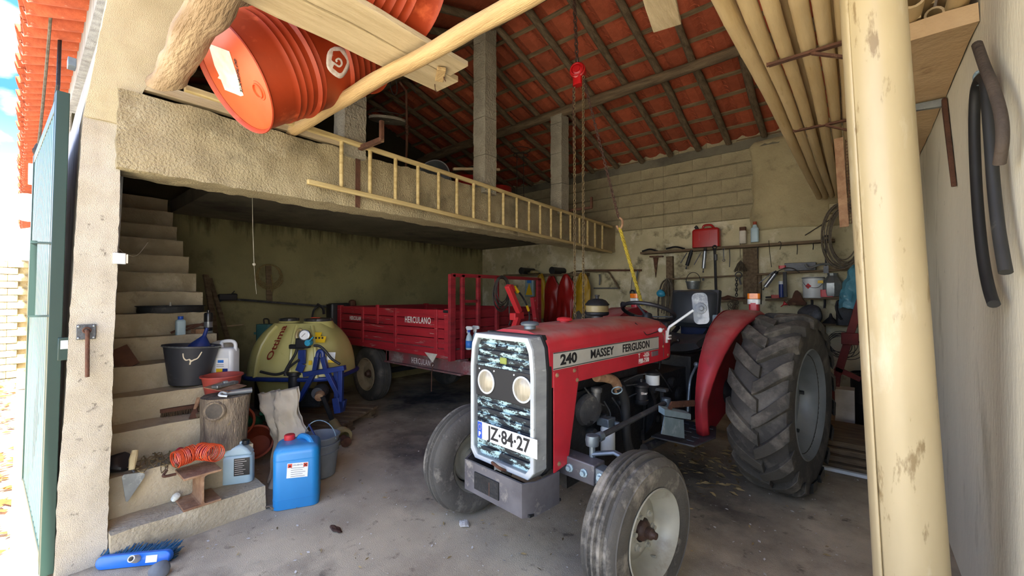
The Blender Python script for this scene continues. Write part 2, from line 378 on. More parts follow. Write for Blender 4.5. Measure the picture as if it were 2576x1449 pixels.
def copy_tree(o, m, label=None):
    c = o.copy(); COL.objects.link(c); c.matrix_world = m; MW[c.name] = m.copy()
    if label: c['label'] = label
    for ch in o.children:
        d = ch.copy(); COL.objects.link(d); d.parent = c
        for g in ch.children:
            e = g.copy(); COL.objects.link(e); e.parent = d
    return c
def text(body, size, m, parent, mx, name='lettering', bold=0., ext=.0008, align='CENTER', sx=1., world=False, sp=1.):
    cu = bpy.data.curves.new('t', 'FONT'); cu.body = body; cu.size = size; cu.align_x = align; cu.align_y = 'CENTER'; cu.offset = bold; cu.extrude = ext; cu.space_character = sp; cu.resolution_u = 3
    t = bpy.data.objects.new('t', cu); COL.objects.link(t)
    bpy.context.view_layer.update()
    me = bpy.data.meshes.new_from_object(t.evaluated_get(bpy.context.evaluated_depsgraph_get()))
    bpy.data.objects.remove(t); bpy.data.curves.remove(cu)
    mm = mx @ Matrix.Diagonal((sx, 1, 1, 1))
    if parent is not None and world: mm = MW[parent.name].inverted() @ mm
    me.transform(mm); me.materials.clear(); me.materials.append(MATS[m]); me.name = name
    ob = bpy.data.objects.new(name, me); COL.objects.link(ob); ob.parent = parent; return ob
def curve_pts(pts, n=8):   # Catmull-Rom
    P = [V(p) for p in pts]; P = [P[0] * 2 - P[1]] + P + [P[-1] * 2 - P[-2]]; o = []
    for i in range(1, len(P) - 2):
        a, b, c, d = P[i - 1:i + 3]
        for k in range(n):
            t = k / n; o.append(.5 * ((2 * b) + (c - a) * t + (2 * a - 5 * b + 4 * c - d) * t * t + (3 * b - a - 3 * c + d) * t ** 3))
    return o + [P[-2]]
def chain_mesh(g, pts, link, r, k=5):   # real links along a path
    P = [V(p) for p in pts]; d = [0]
    for a, b in zip(P, P[1:]): d.append(d[-1] + (b - a).length)
    n = max(2, int(d[-1] / (link * .72))); j = 0
    for i in range(n):
        s = d[-1] * (i + .5) / n
        while j < len(d) - 2 and d[j + 1] < s: j += 1
        t = (s - d[j]) / max(1e-6, d[j + 1] - d[j]); c = P[j].lerp(P[j + 1], t); m = axm(P[j + 1] - P[j], c, (i % 2) * math.pi / 2)
        g.tube([m @ V(link * .30 * math.cos(a), 0, link * .5 * math.sin(a)) for a in [2 * math.pi * q / 8 for q in range(8)]], r, k, closed=True)
    return g
# ================================================================ THE SETTING
YW, XR, XL, XB = 6.5, .40, -6.30, -3.16
ZB0, ZB1 = 2.19, 2.64
def node_mix_by(mname, build):
    """put an extra stain layer between a material's colour and its shader"""
    m = MATS[mname]; nt = m.node_tree; N = nt.nodes; L = nt.links; b = N['Principled BSDF']
    src = b.inputs['Base Color'].links[0].from_socket
    f, c = build(N, L); x = N.new('ShaderNodeMix'); x.data_type = 'RGBA'; L.new(f, x.inputs[0]); L.new(src, x.inputs[6]); x.inputs[7].default_value = lin(c); L.new(x.outputs[2], b.inputs['Base Color'])
def math_(N, L, op, a, b=None, c=False):
    n = N.new('ShaderNodeMath'); n.operation = op; n.use_clamp = c
    for i, q in ((0, a), (1, b)):
        if q is None: continue
        if isinstance(q, (int, float)): n.inputs[i].default_value = q
        else: L.new(q, n.inputs[i])
    return n.outputs[0]
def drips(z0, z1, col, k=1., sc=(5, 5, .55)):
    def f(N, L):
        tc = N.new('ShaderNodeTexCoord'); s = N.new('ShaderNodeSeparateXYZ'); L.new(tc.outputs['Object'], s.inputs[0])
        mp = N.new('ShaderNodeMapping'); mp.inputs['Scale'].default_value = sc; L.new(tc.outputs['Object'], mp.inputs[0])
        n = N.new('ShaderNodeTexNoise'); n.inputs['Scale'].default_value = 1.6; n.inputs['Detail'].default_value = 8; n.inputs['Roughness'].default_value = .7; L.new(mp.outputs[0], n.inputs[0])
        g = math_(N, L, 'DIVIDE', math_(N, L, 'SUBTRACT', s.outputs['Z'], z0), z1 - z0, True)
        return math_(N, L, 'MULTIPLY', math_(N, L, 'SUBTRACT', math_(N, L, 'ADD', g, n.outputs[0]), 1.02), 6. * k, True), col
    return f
def spots(pts, col, k=1.):
    def f(N, L):
        tc = N.new('ShaderNodeTexCoord'); tot = None
        n = N.new('ShaderNodeTexNoise'); n.inputs['Scale'].default_value = 1.8; n.inputs['Detail'].default_value = 7; n.inputs['Roughness'].default_value = .65; L.new(tc.outputs['Object'], n.inputs[0])
        for (x, y, r, w) in pts:
            d = N.new('ShaderNodeVectorMath'); d.operation = 'DISTANCE'; L.new(tc.outputs['Object'], d.inputs[0]); d.inputs[1].default_value = (x, y, 0)
            q = math_(N, L, 'MULTIPLY', math_(N, L, 'SUBTRACT', 1., math_(N, L, 'DIVIDE', d.outputs['Value'], r), True), w)
            tot = q if tot is None else math_(N, L, 'MAXIMUM', tot, q)
        return math_(N, L, 'MULTIPLY', math_(N, L, 'SUBTRACT', math_(N, L, 'ADD', tot, n.outputs[0]), .62), 2.2 * k, True), col
    return f
node_mix_by('concrete_floor', spots([(-1.2, 3.2, 1.7, .62), (-2.8, 3.3, 1.9, .55), (-4.6, 3.9, 2.2, .6), (-.6, 5.2, 2.2, .5), (-.9, 2.2, .9, .4)], '2e2a27', .9))
node_mix_by('concrete_floor', spots([(-1.75, 1.35, .55, .35), (-.35, 2.1, .45, .35)], '5a4438', .6))
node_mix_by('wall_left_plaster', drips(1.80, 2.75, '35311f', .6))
node_mix_by('wall_back_plaster', drips(2.0, 3.1, '5d563e', .5, (4, 4, .4)))
def rough_box(g, a, b, res, amp, f=9.):
    a, b = V(a), V(b); n = [max(1, int(abs(b[i] - a[i]) / res)) for i in range(3)]
    def fn(ax, k, i, j):
        o = [0, 0, 0]; u, w = [q for q in range(3) if q != ax]
        o[ax] = (a if k == 0 else b)[ax]; o[u] = a[u] + (b[u] - a[u]) * i; o[w] = a[w] + (b[w] - a[w]) * j
        p = V(o); q = noise.noise_vector(p * f) * amp + noise.noise_vector(p * f * .3) * amp * .8; return p + q
    for ax in range(3):
        u, w = [q for q in range(3) if q != ax]
        for k in (0, 1): g.grid(lambda i, j: fn(ax, k, i, j), n[u], n[w])
    return g
def struct(g, name, m, label=None, **kw): return g.build(name, m, kind='structure', label=label, **kw)
# floor and ground outside
def floor_z(x, y): return noise.noise(V(x * .7, y * .7, 3)) * .006
g = G().grid(lambda i, j: (XL - .15 + 7.0 * i, .10 + 6.5 * j, floor_z(7 * i, 6.5 * j)), 90, 90)
struct(g, 'floor', 'concrete_floor', 'dusty concrete floor with dark oil stains')
g = G().grid(lambda i, j: (-40 + 70 * i, -30 + 30.16 * j, -.012 + .010 * noise.noise(V(70 * i, 30 * j, 1))), 60, 40)
struct(g, 'ground', 'ground', 'sunlit sandy ground outside with fallen leaves')
# front wall: pier with rough white jamb, slanted haunch above, facade running away
lo = [(.127, 0), (.325, 0), (.345, 1.3), (.36, 2.40), (.208, 2.46)]
def pr(poly, x0, x1): return G().prism([(x0, y, z) for y, z in poly], (x1 - x0, 0, 0))
def slabgrid(g, prof, x0, x1, nz, ny, amp):   # jamb face with relief, prof(z)->(y0,y1)
    pass
g = G()
def jamb(i, j):
    z = 2.46 * j; y0 = .127 + (.208 - .127) * j; y1 = .325 + .038 * j; y = y0 + (y1 - y0) * i
    p = V(-3.2, y, z); q = noise.noise_vector(p * 26) * .004 + noise.noise_vector(p * 5) * .006
    return p + q
g.grid(jamb, 10, 110); g.prism([(-3.206, .132, 0), (-3.206, .322, 0), (-3.206, .358, 2.46), (-3.206, .212, 2.46)], (-.24, 0, 0))
struct(g, 'wall_front', 'jamb_plaster', 'rough white plastered door jamb left of the opening')
g = G()
def haunch(i, j):
    z = 2.44 + 1.3 * j; y0 = .208 + .165 * j; y1 = .363 + .52 * j; y = y0 + (y1 - y0) * i
    p = V(-3.19, y, z); return p + noise.noise_vector(p * 30) * .003 + noise.noise_vector(p * 5) * .006
g.grid(haunch, 12, 60); g.prism([(-3.2, .21, 2.44), (-3.2, .36, 2.44), (-3.2, .88, 3.74), (-3.2, .375, 3.74)], (-.24, 0, 0))
struct(g, 'trim_1', 'cream_plaster', 'slanted cream plastered haunch above the white jamb')
g = G().prism([(-3.44, .165, 0), (-3.44, .33, 0), (-3.44, .44, 3.5), (-3.44, .37, 3.5), (-3.44, .222, 2.46)], (-17, 0, 0))
struct(g, 'wall_facade', 'facade_plaster', 'streaked pale outer wall running away behind the green door')
g = G().box((-1.0, .52, 3.62), (5.2, .16, .16)); g.bb((.42, .05, 0), (4, .35, 3.7))  # also an unseen wall piece right of the opening, added to block light
struct(g, 'trim_2', 'cream_plaster', 'lintel over the wide barn opening and an added light-blocking wall piece')
# other walls
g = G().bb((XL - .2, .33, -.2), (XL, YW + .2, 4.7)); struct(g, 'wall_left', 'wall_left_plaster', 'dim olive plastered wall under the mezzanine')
g = G().bb((XR, .05, -.2), (XR + .2, YW + .2, 4.7)); struct(g, 'wall_right', 'wall_right_plaster', 'pale plastered side wall with dark flecks')
wb = struct(G().bb((XL, YW, -.2), (XR, YW + .2, 2.53)), 'wall_back', 'wall_back_plaster', 'stained plaster wall behind the tool shelves')
struct(G().bb((XL, YW + .02, 2.53), (XR, YW + .2, 3.78)), 'trim_3', 'mortar', 'recessed mortar behind the block courses')
mat('patch_plaster', 'aea27c', '968a68', 2, .95, bump=.5, bs=30, st=('7d745a', 4, .58, .75))
for r_ in range(6):
    x = XL + (.2 if r_ % 2 else 0)
    while x < XR - .05:
        w = min(.40, XR - x)
        g = G().box((0, 0, 0), (w - .001, .05, .178)).jit(.007, 6)
        o = g.build('concrete_block', 'block', wb, bevel=.003)
        o.location = (x + w / 2, YW + .02 + random.uniform(-.003, .003), 2.53 + .1 + .2 * r_); x += .40
g = G()
def patch(i, j):
    x = -1.12 + 1.5 * i; z = 2.35 + 1.22 * j
    e = noise.noise(V(0, 0, z * 3)) * .12 * (1 - i); p = V(x + e, YW - .012, z + noise.noise(V(x * 2, 0, 0)) * .04 * (1 if j > .9 or j < .1 else 0))
    return p + V(0, noise.noise(p * 3) * .006, 0)
g.grid(patch, 24, 24); g.v += []
g.build('plaster_patch', 'patch_plaster', wb, solid=.02)
# mezzanine: beam, slab, columns
g = rough_box(G(), (-3.42, .34, ZB0), (XB, YW, ZB1), .035, .012, 16.)
struct(g, 'mezzanine_beam', 'stucco', 'long rough stuccoed concrete beam along the mezzanine edge', smooth=60)
struct(G().bb((XL, 1.15, 2.45), (-3.38, YW, 2.60)), 'mezzanine_slab', 'slab_concrete', 'grey concrete underside of the mezzanine floor')
for y, z1, lab in ((1.73, 4.25, 'concrete column in the dark behind the tilted orange drum'), (3.33, 4.52, 'tall square concrete column rising to the ridge'), (4.84, 3.97, 'square concrete column carrying the round purlin')):
    c = thing('concrete_column', lab, 'column', (-3.19, y, ZB1 - .05), kind='structure')
    z = 0; h = z1 - ZB1 + .05; k = 0
    while z < h:
        e = min(.42, h - z)
        rough_box(G(), (-.09, -.09, z), (.09, .09, z + e - .006), .04, .006, 20).build('column_block', 'column_concrete', c, smooth=60); z += e; k += 1
# staircase rising to the left wall
st = thing('staircase', 'plain concrete stairs rising along the front wall into the dark', 'stairs', (-3.13, .33, 0), kind='structure')
SX = lambda k: -3.13 - .232 * (k - 1)
SZL = [.165, .40, .60, .775, .956, 1.14, 1.32, 1.50, 1.68, 1.86, 2.04, 2.21, 2.40, 2.58]
SZ = lambda k: SZL[k - 1]
for k in range(1, 15):
    z0 = 0 if k == 1 else SZ(k - 1) - .02
    rough_box(G(), (max(SX(k) - .62, XL), .335, z0), (SX(k) + random.uniform(-.008, .008), 1.105 + random.uniform(-.01, .01), SZ(k)), .05, .007, 9).build('step', 'step_concrete', st, world=True, smooth=60)
# ---------------------------------------------------------------- roof
SL = .295; CA = 1 / math.sqrt(1 + SL * SL); SA = SL * CA
EU = V(0, -CA, SA); EN = V(0, SA, CA); RP0 = V(0, 6.62, 3.6 - .12 * SL)
roof = thing('ceiling', 'red clay tile roof seen from below on log rafters', 'roof', (0, 6.62, 3.56), kind='structure')
G().prism([(XL - .2, 6.9, 3.62), (XL - .2, 3.31, 4.68), (XL - .2, 3.31, 4.72), (XL - .2, 6.9, 3.66)], (7.2, 0, 0)).build('light_block_sheet', 'roof_tile', roof, world=True)  # solid sheet added above the tiles to stop light leaking in
rxs = [-.52, -.10, .30, -.95, -1.39, -1.79, -2.20, -2.66, -3.11, -3.55, -4.0, -4.45, -4.9, -5.35, -5.8]
for x in rxs:
    P = []; rs = []
    for i in range(9):
        d = .20 + 3.3 * i / 8; q = RP0 + EU * d + V(x, 0, 0); P.append(q + V(noise.noise(V(x * 5, d * .8, 0)) * .035, 0, noise.noise(V(x * 5, d, 4)) * .012)); rs.append(.042 + .008 * noise.noise(V(x, d * 2, 9)))
    G().tube(P, .042, 9, rs=rs).build('rafter', 'old_wood', roof, world=True, smooth=60)
for k in range(11):
    q = RP0 + EU * (.12 + .33 * k) + EN * .055
    g = G()
    x = XL
    P = [V(XL + .7 * i, q.y + random.uniform(-.008, .008), q.z + random.uniform(-.006, .006)) for i in range(11)]
    for a, b in zip(P, P[1:]): g.bar(a, b, .042, .024, EN)
    if k < 11: g.build('batten', 'batten_wood', roof, world=True)
def tile_mesh(w=.232, l=.41, th=.013):
    g = G(); xs = [-.5, -.36, -.22, -.1, 0, .1, .22, .36, .5]
    hz = [.042, .022, .002, 0, 0, 0, .002, .022, .042]
    vs = []
    for y in (0, l):
        for s in (0, 1):
            for x, h in zip(xs, hz): vs.append((x * w, y, h + s * th - (0 if y == 0 else .0)))
    n = len(xs); fs = []
    for i in range(n - 1):
        fs += [(i, 2 * n + i, 2 * n + i + 1, i + 1), (n + i, n + i + 1, 3 * n + i + 1, 3 * n + i), (i, i + 1, n + i + 1, n + i), (2 * n + i, 3 * n + i, 3 * n + i + 1, 2 * n + i + 1)]
    g.add(vs, fs)
    for k in (.12, .21, .30):
        g.tube([(w * .5 + .05 * math.cos(a), k + .03 * math.sin(a * .5) , -.004 + .042 * math.sin(a) ** 1.5) for a in (.25, .9, 1.6, 2.3, 2.9)], .004, 3, cap=False)
    return g
t0 = tile_mesh().build('roof_tile', 'roof_tile', roof, smooth=25)
first = True; base_iv = MW[roof.name].inverted()
for k in range(10):
    for c in range(30):
        x = XR - .02 - .232 * c - .1
        q = RP0 + EU * (.02 + .33 * k) + EN * (.075) + V(x, 0, 0)
        tilt = Matrix.Rotation(R(-2.6), 4, 'X') @ Matrix.Rotation(R(random.uniform(-.8, .8)), 4, 'Z')
        m = base_iv @ frame(V(1, 0, 0), EU, EN, q) @ tilt
        if first: t0.matrix_local = m; first = False
        else: inst(t0, roof, m)
# front slope
S2 = (4.62 - 3.5) / 3.33; c2 = 1 / math.sqrt(1 + S2 * S2); EU2 = V(0, c2, S2 * c2); EN2 = V(0, -S2 * c2, c2)
fr = thing('ceiling_front', 'dark tiled front slope of the roof above the drums', 'roof', (0, 0, 3.4), kind='structure')
G().prism([(-20.5, -.02, 3.56), (-20.5, 3.33, 4.68), (-20.5, 3.33, 4.72), (-20.5, -.02, 3.60)], (23, 0, 0)).build('light_block_sheet', 'roof_tile', fr, world=True)  # plain tile-coloured sheet added to close the front slope against light
for x in [-.5 - .45 * i for i in range(13)]:
    G().tube([V(x, .42, 3.60) + EU2 * (3.05 * i / 4) for i in range(5)], .042, 8).build('rafter', 'old_wood', fr, world=True, smooth=60)
for k in range(9):
    q = V(0, .45, 3.55 + .45 * S2) + EU2 * (.33 * k) + EN2 * .05
    G().bb((XL, q.y - .02, q.z - .012), (XR, q.y + .02, q.z + .012)).build('batten', 'batten_wood', fr, world=True)
G().tube([V(x, 3.33, 4.47) + V(0, noise.noise(V(x, 0, 0)) * .02, noise.noise(V(0, x, 0)) * .02) for x in [XL + .7 * i for i in range(10)] + [XR]], .06, 10).build('ridge_beam', 'old_wood_x', fr, world=True, smooth=60)
p = thing('purlin', 'thick round log purlin crossing under the rafters', 'beam', (-3.2, 4.80, 3.98), kind='structure')
G().tube([V(XL + .6 * i, 4.80 + noise.noise(V(i * .6, 0, 7)) * .03, 4.0 + .006 * i - .03 + noise.noise(V(0, i * .7, 2)) * .025) for i in range(12)], .06, 12, rs=[.062 + .006 * math.sin(i * 1.3) for i in range(12)]).build('log', 'old_wood_x', p, world=True, smooth=60)
# wall plate beam on top of the back wall
struct(rough_box(G(), (XL, YW - .02, 3.50), (XR, YW + .1, 3.63), .06, .012, 8), 'trim_4', 'slab_concrete', 'grey mortar strip along the top of the block wall')
# eave outside
ev = thing('eave', 'row of red roof tiles along the outer eave against the sky', 'eave', (-3.4, .1, 3.5), kind='structure')
g = G(); g.lathe([(.085, 0), (.075, .5), (.062, .5), (.072, 0), (.085, 0)], 8, axm((0, 1, .30)), 0, math.pi)
e0 = G()
for q in g.v: pass
e0 = G().lathe([(.085, 0), (.078, .55)], 8, None, 0, math.pi).lathe([(.07, .55), (.072, 0), (.085, 0)], 8, None, 0, math.pi)
mE = frame(V(1, 0, 0), V(0, -.29, .957), V(0, .957, .29), (0, 0, 0))
e0.v = [tuple(mE @ V(q)) for q in e0.v]
e0 = e0.build('eave_tile', 'eave_tile', ev)
p0 = G().lathe([(.085, 0), (.078, .55)], 8, None, math.pi, 2 * math.pi).lathe([(.07, .55), (.072, 0), (.085, 0)], 8, None, math.pi, 2 * math.pi)
p0.v = [tuple(mE @ V(q)) for q in p0.v]; p0 = p0.build('channel_tile', 'eave_tile', ev)
iv = MW[ev.name].inverted()
for k in range(84):
    x = -3.0 - .2 * k
    for src, dx, dz in ((e0, 0, .045), (p0, .1, .10)):
        m = iv @ Matrix.Translation((x + dx, random.uniform(-.035, .0), 3.50 + dz - .05)) @ Matrix.Rotation(R(random.uniform(-1.5, 1.5)), 4, 'Z')
        if k == 0: src.matrix_local = m
        else: inst(src, ev, m)
G().bb((-20.5, .30, 3.38), (-3.0, .42, 3.62)).build('eave_bed', 'facade_plaster', ev, world=True)
# far boundary wall of stone blocks
sw = thing('boundary_wall', 'sunlit pale block wall outside beyond the green door', 'wall', (-11.5, -1, 0), kind='structure')
G().bb((-11.9, -9, -.1), (-11.55, .12, 2.0)).build('wall_core', 'stone_block', sw, world=True)
b0 = None
for r_ in range(17):
    for c in range(9):
        y = .1 - .24 * c - (.12 if r_ % 2 else 0)
        g = G().box((0, 0, 0), (.10, .236, .117)).jit(.005, 7)
        o = g.build('stone_block', 'stone_block', sw, bevel=.008); o.location = (-.02 + random.uniform(-.008, .008), y - .12 + 1, .06 + .122 * r_)
G().bb((-11.95, -9, 1.99), (-11.5, .14, 2.09)).build('coping', 'stone_block', sw, world=True)
struct(G().bb((-12, -.02, -.02), (-3.45, .128, .06)), 'kerb', 'cream_plaster', 'yellowish kerb along the foot of the outer wall')
# ================================================================ TRACTOR (local: x to its left side, y rearwards, z up; origin on the floor at the front axle)
TM = rz(R(-5), (-1.44, 1.95, 0)); TI = TM.inverted()
T = thing('tractor', 'red farm tractor with flaking grille facing the doorway', 'tractor', m=TM)
def tray(px, py): o = TI @ CAMP; d = TI.to_3x3() @ ray(px, py); return o, d
def LX(px, py, v): o, d = tray(px, py); return o + d * ((v - o.x) / d.x)
def LY(px, py, v): o, d = tray(px, py); return o + d * ((v - o.y) / d.y)
def LZ(px, py, v): o, d = tray(px, py); return o + d * ((v - o.z) / d.z)
def tp(name, g, m, par=None, **kw): return g.build(name, m, par or T, **kw)
# ---- wheels (axis = local x)
def front_wheel(x, steer, side):
    ax = V(math.cos(steer), -math.sin(steer), 0) * side    # outward normal
    m = axm(ax, (x, .02, .362))
    pr = [(.19, -.062), (.215, -.085), (.26, -.094), (.30, -.092), (.325, -.083), (.338, -.074), (.345, -.066), (.334, -.055), (.334, -.040), (.352, -.030), (.357, -.022), (.343, -.017), (.343, -.006), (.36, -.001), (.36, .008),
          (.343, .013), (.343, .022), (.357, .028), (.352, .037), (.334, .044), (.334, .058), (.345, .068), (.338, .076), (.325, .085), (.312, .0905), (.309, .0955), (.305, .092), (.26, .096), (.215, .086), (.19, .064)]
    ty = tp('front_tyre', G().lathe(pr, 56, m), 'tyre_front', label='ribbed front tyre dusted with pale dirt', smooth=28)
    rim = tp('front_rim', G().lathe([(.19, -.064), (.213, -.088), (.207, -.08), (.185, -.05), (.172, -.03), (.172, .03), (.185, .05), (.207, .082), (.214, .09), (.209, .094), (.196, .082), (.176, .05), (.165, .02), (.16, .0), (.15, -.012), (.125, -.004), (.105, .014), (.085, .02), (.055, .02), (.055, -.02)], 48, m), 'rim_grey', label='grey painted front rim')
    hub = tp('front_hub', G().lathe([(.050, -.05), (.048, .028), (.044, .036), (.027, .046), (.026, .07), (.017, .08), (.015, .093), (0, .096)], 20, m), 'hub_rust')
    b = G()
    for k in range(6):
        a = 2 * math.pi * k / 6 + .3; b.lathe([(.018, 0), (.018, .005), (.011, .008), (.011, .02), (0, .021)], 6, m @ Matrix.Translation((.08 * math.cos(a), .08 * math.sin(a), .02)))
    for k in range(3):
        a = 2 * math.pi * k / 3 + .8; b.sph((.135 * math.cos(a), .135 * math.sin(a), .002), (.007, .007, .005), 6, 4, m)
    b.cyl(m @ V(.16, .06, .01), m @ V(.15, .06, .045), .005, n=6)
    b.build('wheel_nuts', 'rim_grey', rim)
front_wheel(.625, R(5), 1); front_wheel(-.61, R(5), -1)
def rear_wheel(x, side):
    m = axm(V(side, -.07, 0) if side > 0 else V(side, 0, 0), (x, 1.93, .665)); RW = .185
    pr = [(.35, -.13), (.40, -.165), (.47, -.185), (.54, -.183), (.59, -.17), (.615, -.14), (.628, -.08), (.632, 0), (.628, .08), (.615, .14), (.59, .17), (.54, .183), (.47, .185), (.42, .172), (.395, .16), (.36, .13)]
    ty = tp('rear_tyre', G().lathe(pr, 64, m), 'rubber', label='big worn rear tyre with chevron lugs')
    def crown(z): z = abs(z); return .632 - .004 * (z / .08) ** 2 if z < .12 else .622 - (z - .12) * .75
    lug = G(); NL = 18
    for sgn in (-1, 1):
        for k in range(NL):
            a0 = 2 * math.pi * (k + (.5 if sgn > 0 else 0)) / NL; pts = []; q = 9
            for i in range(q):
                t = i / (q - 1); z = sgn * (-.018 + .212 * t); a = a0 + side * R(-17 * t ** 1.2) ; w = .040 + .014 * t
                r0 = crown(z) - .012; r1 = .668 if abs(z) < .13 else .668 - (abs(z) - .13) * .55
                if t > .93: r1 = .625
                pts.append((z, a, w, r0, r1))
            vs = []
            for z, a, w, r0, r1 in pts:
                for rr, ww in ((r0, w * 1.25), (r1, w), (r1, -w), (r0, -w * 1.25)):
                    aa = a + ww / .65; vs.append((rr * math.cos(aa), rr * math.sin(aa), z))
            fs = []
            for i in range(q - 1):
                for j in range(3): fs.append((i * 4 + j, i * 4 + j + 1, i * 4 + 5 + j, i * 4 + 4 + j))
            fs += [(0, 3, 2, 1), (q * 4 - 4, q * 4 - 3, q * 4 - 2, q * 4 - 1)]
            lug.add(vs, fs, m)
    lug.build('tread_lugs', 'tread_rubber', ty, label='worn chevron tread lugs', bevel=.004, smooth=40)
    rim = tp('rear_rim', G().lathe([(.36, -.13), (.405, -.165), (.39, -.15), (.35, -.11), (.33, -.06), (.33, .05), (.352, .1), (.39, .15), (.408, .166), (.4, .172), (.385, .16), (.35, .115), (.325, .06), (.315, .02), (.30, .0)], 56, m), 'rim_rear', label='silver grey rear rim')
    disc = G().lathe([(.325, .01), (.27, .02), (.2, -.02), (.16, -.055), (.13, -.06), (.0, -.06)], 40, m)
    disc.build('wheel_disc', 'rim_rear', rim)
    b = G().lathe([(.09, -.06), (.085, -.02), (.05, -.015), (.045, .01), (0, .012)], 24, m)
    for k in range(8):
        a = 2 * math.pi * k / 8; b.lathe([(.014, -.06), (.014, -.035), (.008, -.035), (.008, -.025), (0, -.025)], 6, m @ Matrix.Translation((.11 * math.cos(a), .11 * math.sin(a), 0)))
    b.build('rear_hub', 'iron_mid', rim)
    b = G()
    for k in range(6):
        a = 2 * math.pi * k / 6 + .5; b.box((.315 * math.cos(a), .315 * math.sin(a), .0), (.05, .05, .03), m); b.lathe([(.016, 0), (.016, .03), (0, .03)], 6, m @ Matrix.Translation((.31 * math.cos(a), .31 * math.sin(a), .015)))
    b.build('rim_clamps', 'iron_mid', rim)
mat('tread_rubber', '45423a', '35332e', 5, .85, bump=.3, bs=50, st=('6f695d', 5, .5, .68))
rear_wheel(.835, 1); rear_wheel(-.845, -1)
# ---- front axle and steering
g = G().bar((-.42, 0, .575), (.42, 0, .565), .10, .105); ax = tp('front_axle', g, 'bumper_iron', bevel=.006, label='grey box section front axle')
g = G()
for s in (-1, 1): g.bar((s * .40, 0, .565), (s * .56, 0, .545), .075, .08)
g.build('axle_extension', 'iron_blue_grey', ax, bevel=.005)
g = G()
for x in (.27, .36, .45):
    g.lathe([(.022, 0), (.022, .006), (.013, .008), (.013, .022), (0, .022)], 8, axm((0, -1, 0), (x, -.05 if x < .42 else -.037, .565)))
g.build('axle_bolts', 'zinc_plate', ax)
g = G()
for s in (-1, 1): g.cyl((s * .55, 0, .40), (s * .55, 0, .66), .038, n=14); g.cyl((s * .55, .01, .36), (s * .62, .02, .36), .03, n=12)
tp('kingpin', g, 'iron_mid')
a = LX(1490, 1108, .35); b = LX(1676, 1012, .33)
tp('drag_link', G().tube([a, b], .017, 10), 'iron_mid', label='long steering drag link')
g = G().lathe([(.034, -.025), (.038, 0), (.034, .028), (0, .03)], 14, Matrix.Translation(a)); g.cyl(a - V(0, 0, .03), a - V(0, 0, .085), .016, n=8); g.cyl(a + (b - a) * .06, a + (b - a) * .1, .026, n=8)
g.lathe([(.03, -.03), (.034, 0), (.03, .03), (0, .03)], 12, Matrix.Translation(b))
tp('ball_joint', g, 'iron_blue_grey')
tp('steering_arm', G().tube([a - V(0, 0, .07), LX(1545, 1138, .45), V(.55, .10, .63), V(.55, .02, .65)], .02, 8, flat=.6), 'iron_blue_grey')
# ---- grille, frame, headlamps, number plate
GP = [(-.205, .555), (.205, .555), (.243, .60), (.245, 1.08), (.232, 1.205), (.203, 1.262), (-.203, 1.262), (-.232, 1.205), (-.245, 1.08), (-.243, .60)]
y0, y1 = -.30, -.205
def ring(po, pi, ya, yb):
    n = len(po); vs = [(x, ya, z) for x, z in po] + [(x, ya, z) for x, z in pi] + [(x, yb, z) for x, z in po] + [(x, yb, z) for x, z in pi]; fs = []
    for i in range(n):
        j = (i + 1) % n; fs += [(i, j, n + j, n + i), (2 * n + i, 3 * n + i, 3 * n + j, 2 * n + j), (i, 2 * n + i, 2 * n + j, j), (n + i, n + j, 3 * n + j, 3 * n + i)]
    return G().add(vs, fs)
sc = lambda k, kz: [(x * k, .908 + (z - .908) * kz) for x, z in GP]
gf = tp('grille_frame', ring(sc(1., 1.), sc(.90, .93), y0, y1), 'grey_frame', bevel=.006, label='weathered grey grille surround')
ring(sc(.995, .997), sc(.895, .925), y0 - .006, y0 + .01).build('frame_trim', 'white_trim', gf, bevel=.004)
ring(sc(1.025, 1.015), sc(.95, .97), y1, y1 + .03).build('rubber_strip', 'black_strip', gf)
gi = tp('grille', G().prism([(x, -.272, z) for x, z in sc(.9, .93)], (0, .02, 0)), 'grille_flake', label='black grille with flaking pale blue paint')
k = 0
z = .62
while z < 1.2:
    if not (.90 < z < 1.08):
        w = .205 if z < 1.12 else .205 - (z - 1.12) * .35
        G().box((0, -.279, z), (2 * w, .016, .022)).build('slat', 'grille_flake', gi, bevel=.004)
    z += .036
c1 = LY(1226, 961, -.285); c2 = LY(1317, 978, -.285); zc = (c1.z + c2.z) / 2
hp = G().bb((-.212, -.29, zc - .085), (.212, -.27, zc + .085)); hp = hp.build('headlamp_panel', 'ink_black', T, bevel=.003)
for c in (c1, c2):
    mm = axm((0, -1, 0), (c.x, -.289, zc))
    hl = tp('headlamp', G().lathe([(.066, 0), (.068, .008), (.062, .012), (.058, .008)], 28, mm), 'white_metal', hp)
    G().lathe([(.06, .006), (.045, .014), (.02, .018), (0, .019)], 28, mm).build('headlamp_lens', 'lamp_glass', hp)
g = G()
for x in (c1.x - .06, c1.x + .062, c2.x - .062, c2.x + .06):
    g.lathe([(.005, 0), (.005, .003), (0, .004)], 6, axm((0, -1, 0), (x, -.29, zc + .066)))
g.build('screws', 'white_metal', hp)
tp('maker_badge', G().box((LY(1267, 905, -.288).x, -.290, 1.125), (.05, .012, .035)), 'cloth_lime', gi, bevel=.006)
tp('grille_latch', G().tube(curve_pts([(-.04, -.285, 1.205), (-.03, -.297, 1.195), (.03, -.297, 1.195), (.04, -.285, 1.205)]), .006, 6), 'iron_dark', gi)
pa, pb, pc = LY(1203, 1052, -.31), LY(1352, 1113, -.31), LY(1352, 1160, -.31); pd_ = LY(1205, 1098, -.31)
zt, zb = (pa.z + pb.z) / 2, (pc.z + pd_.z) / 2
print('plate', pa, pb, pc, pd_)
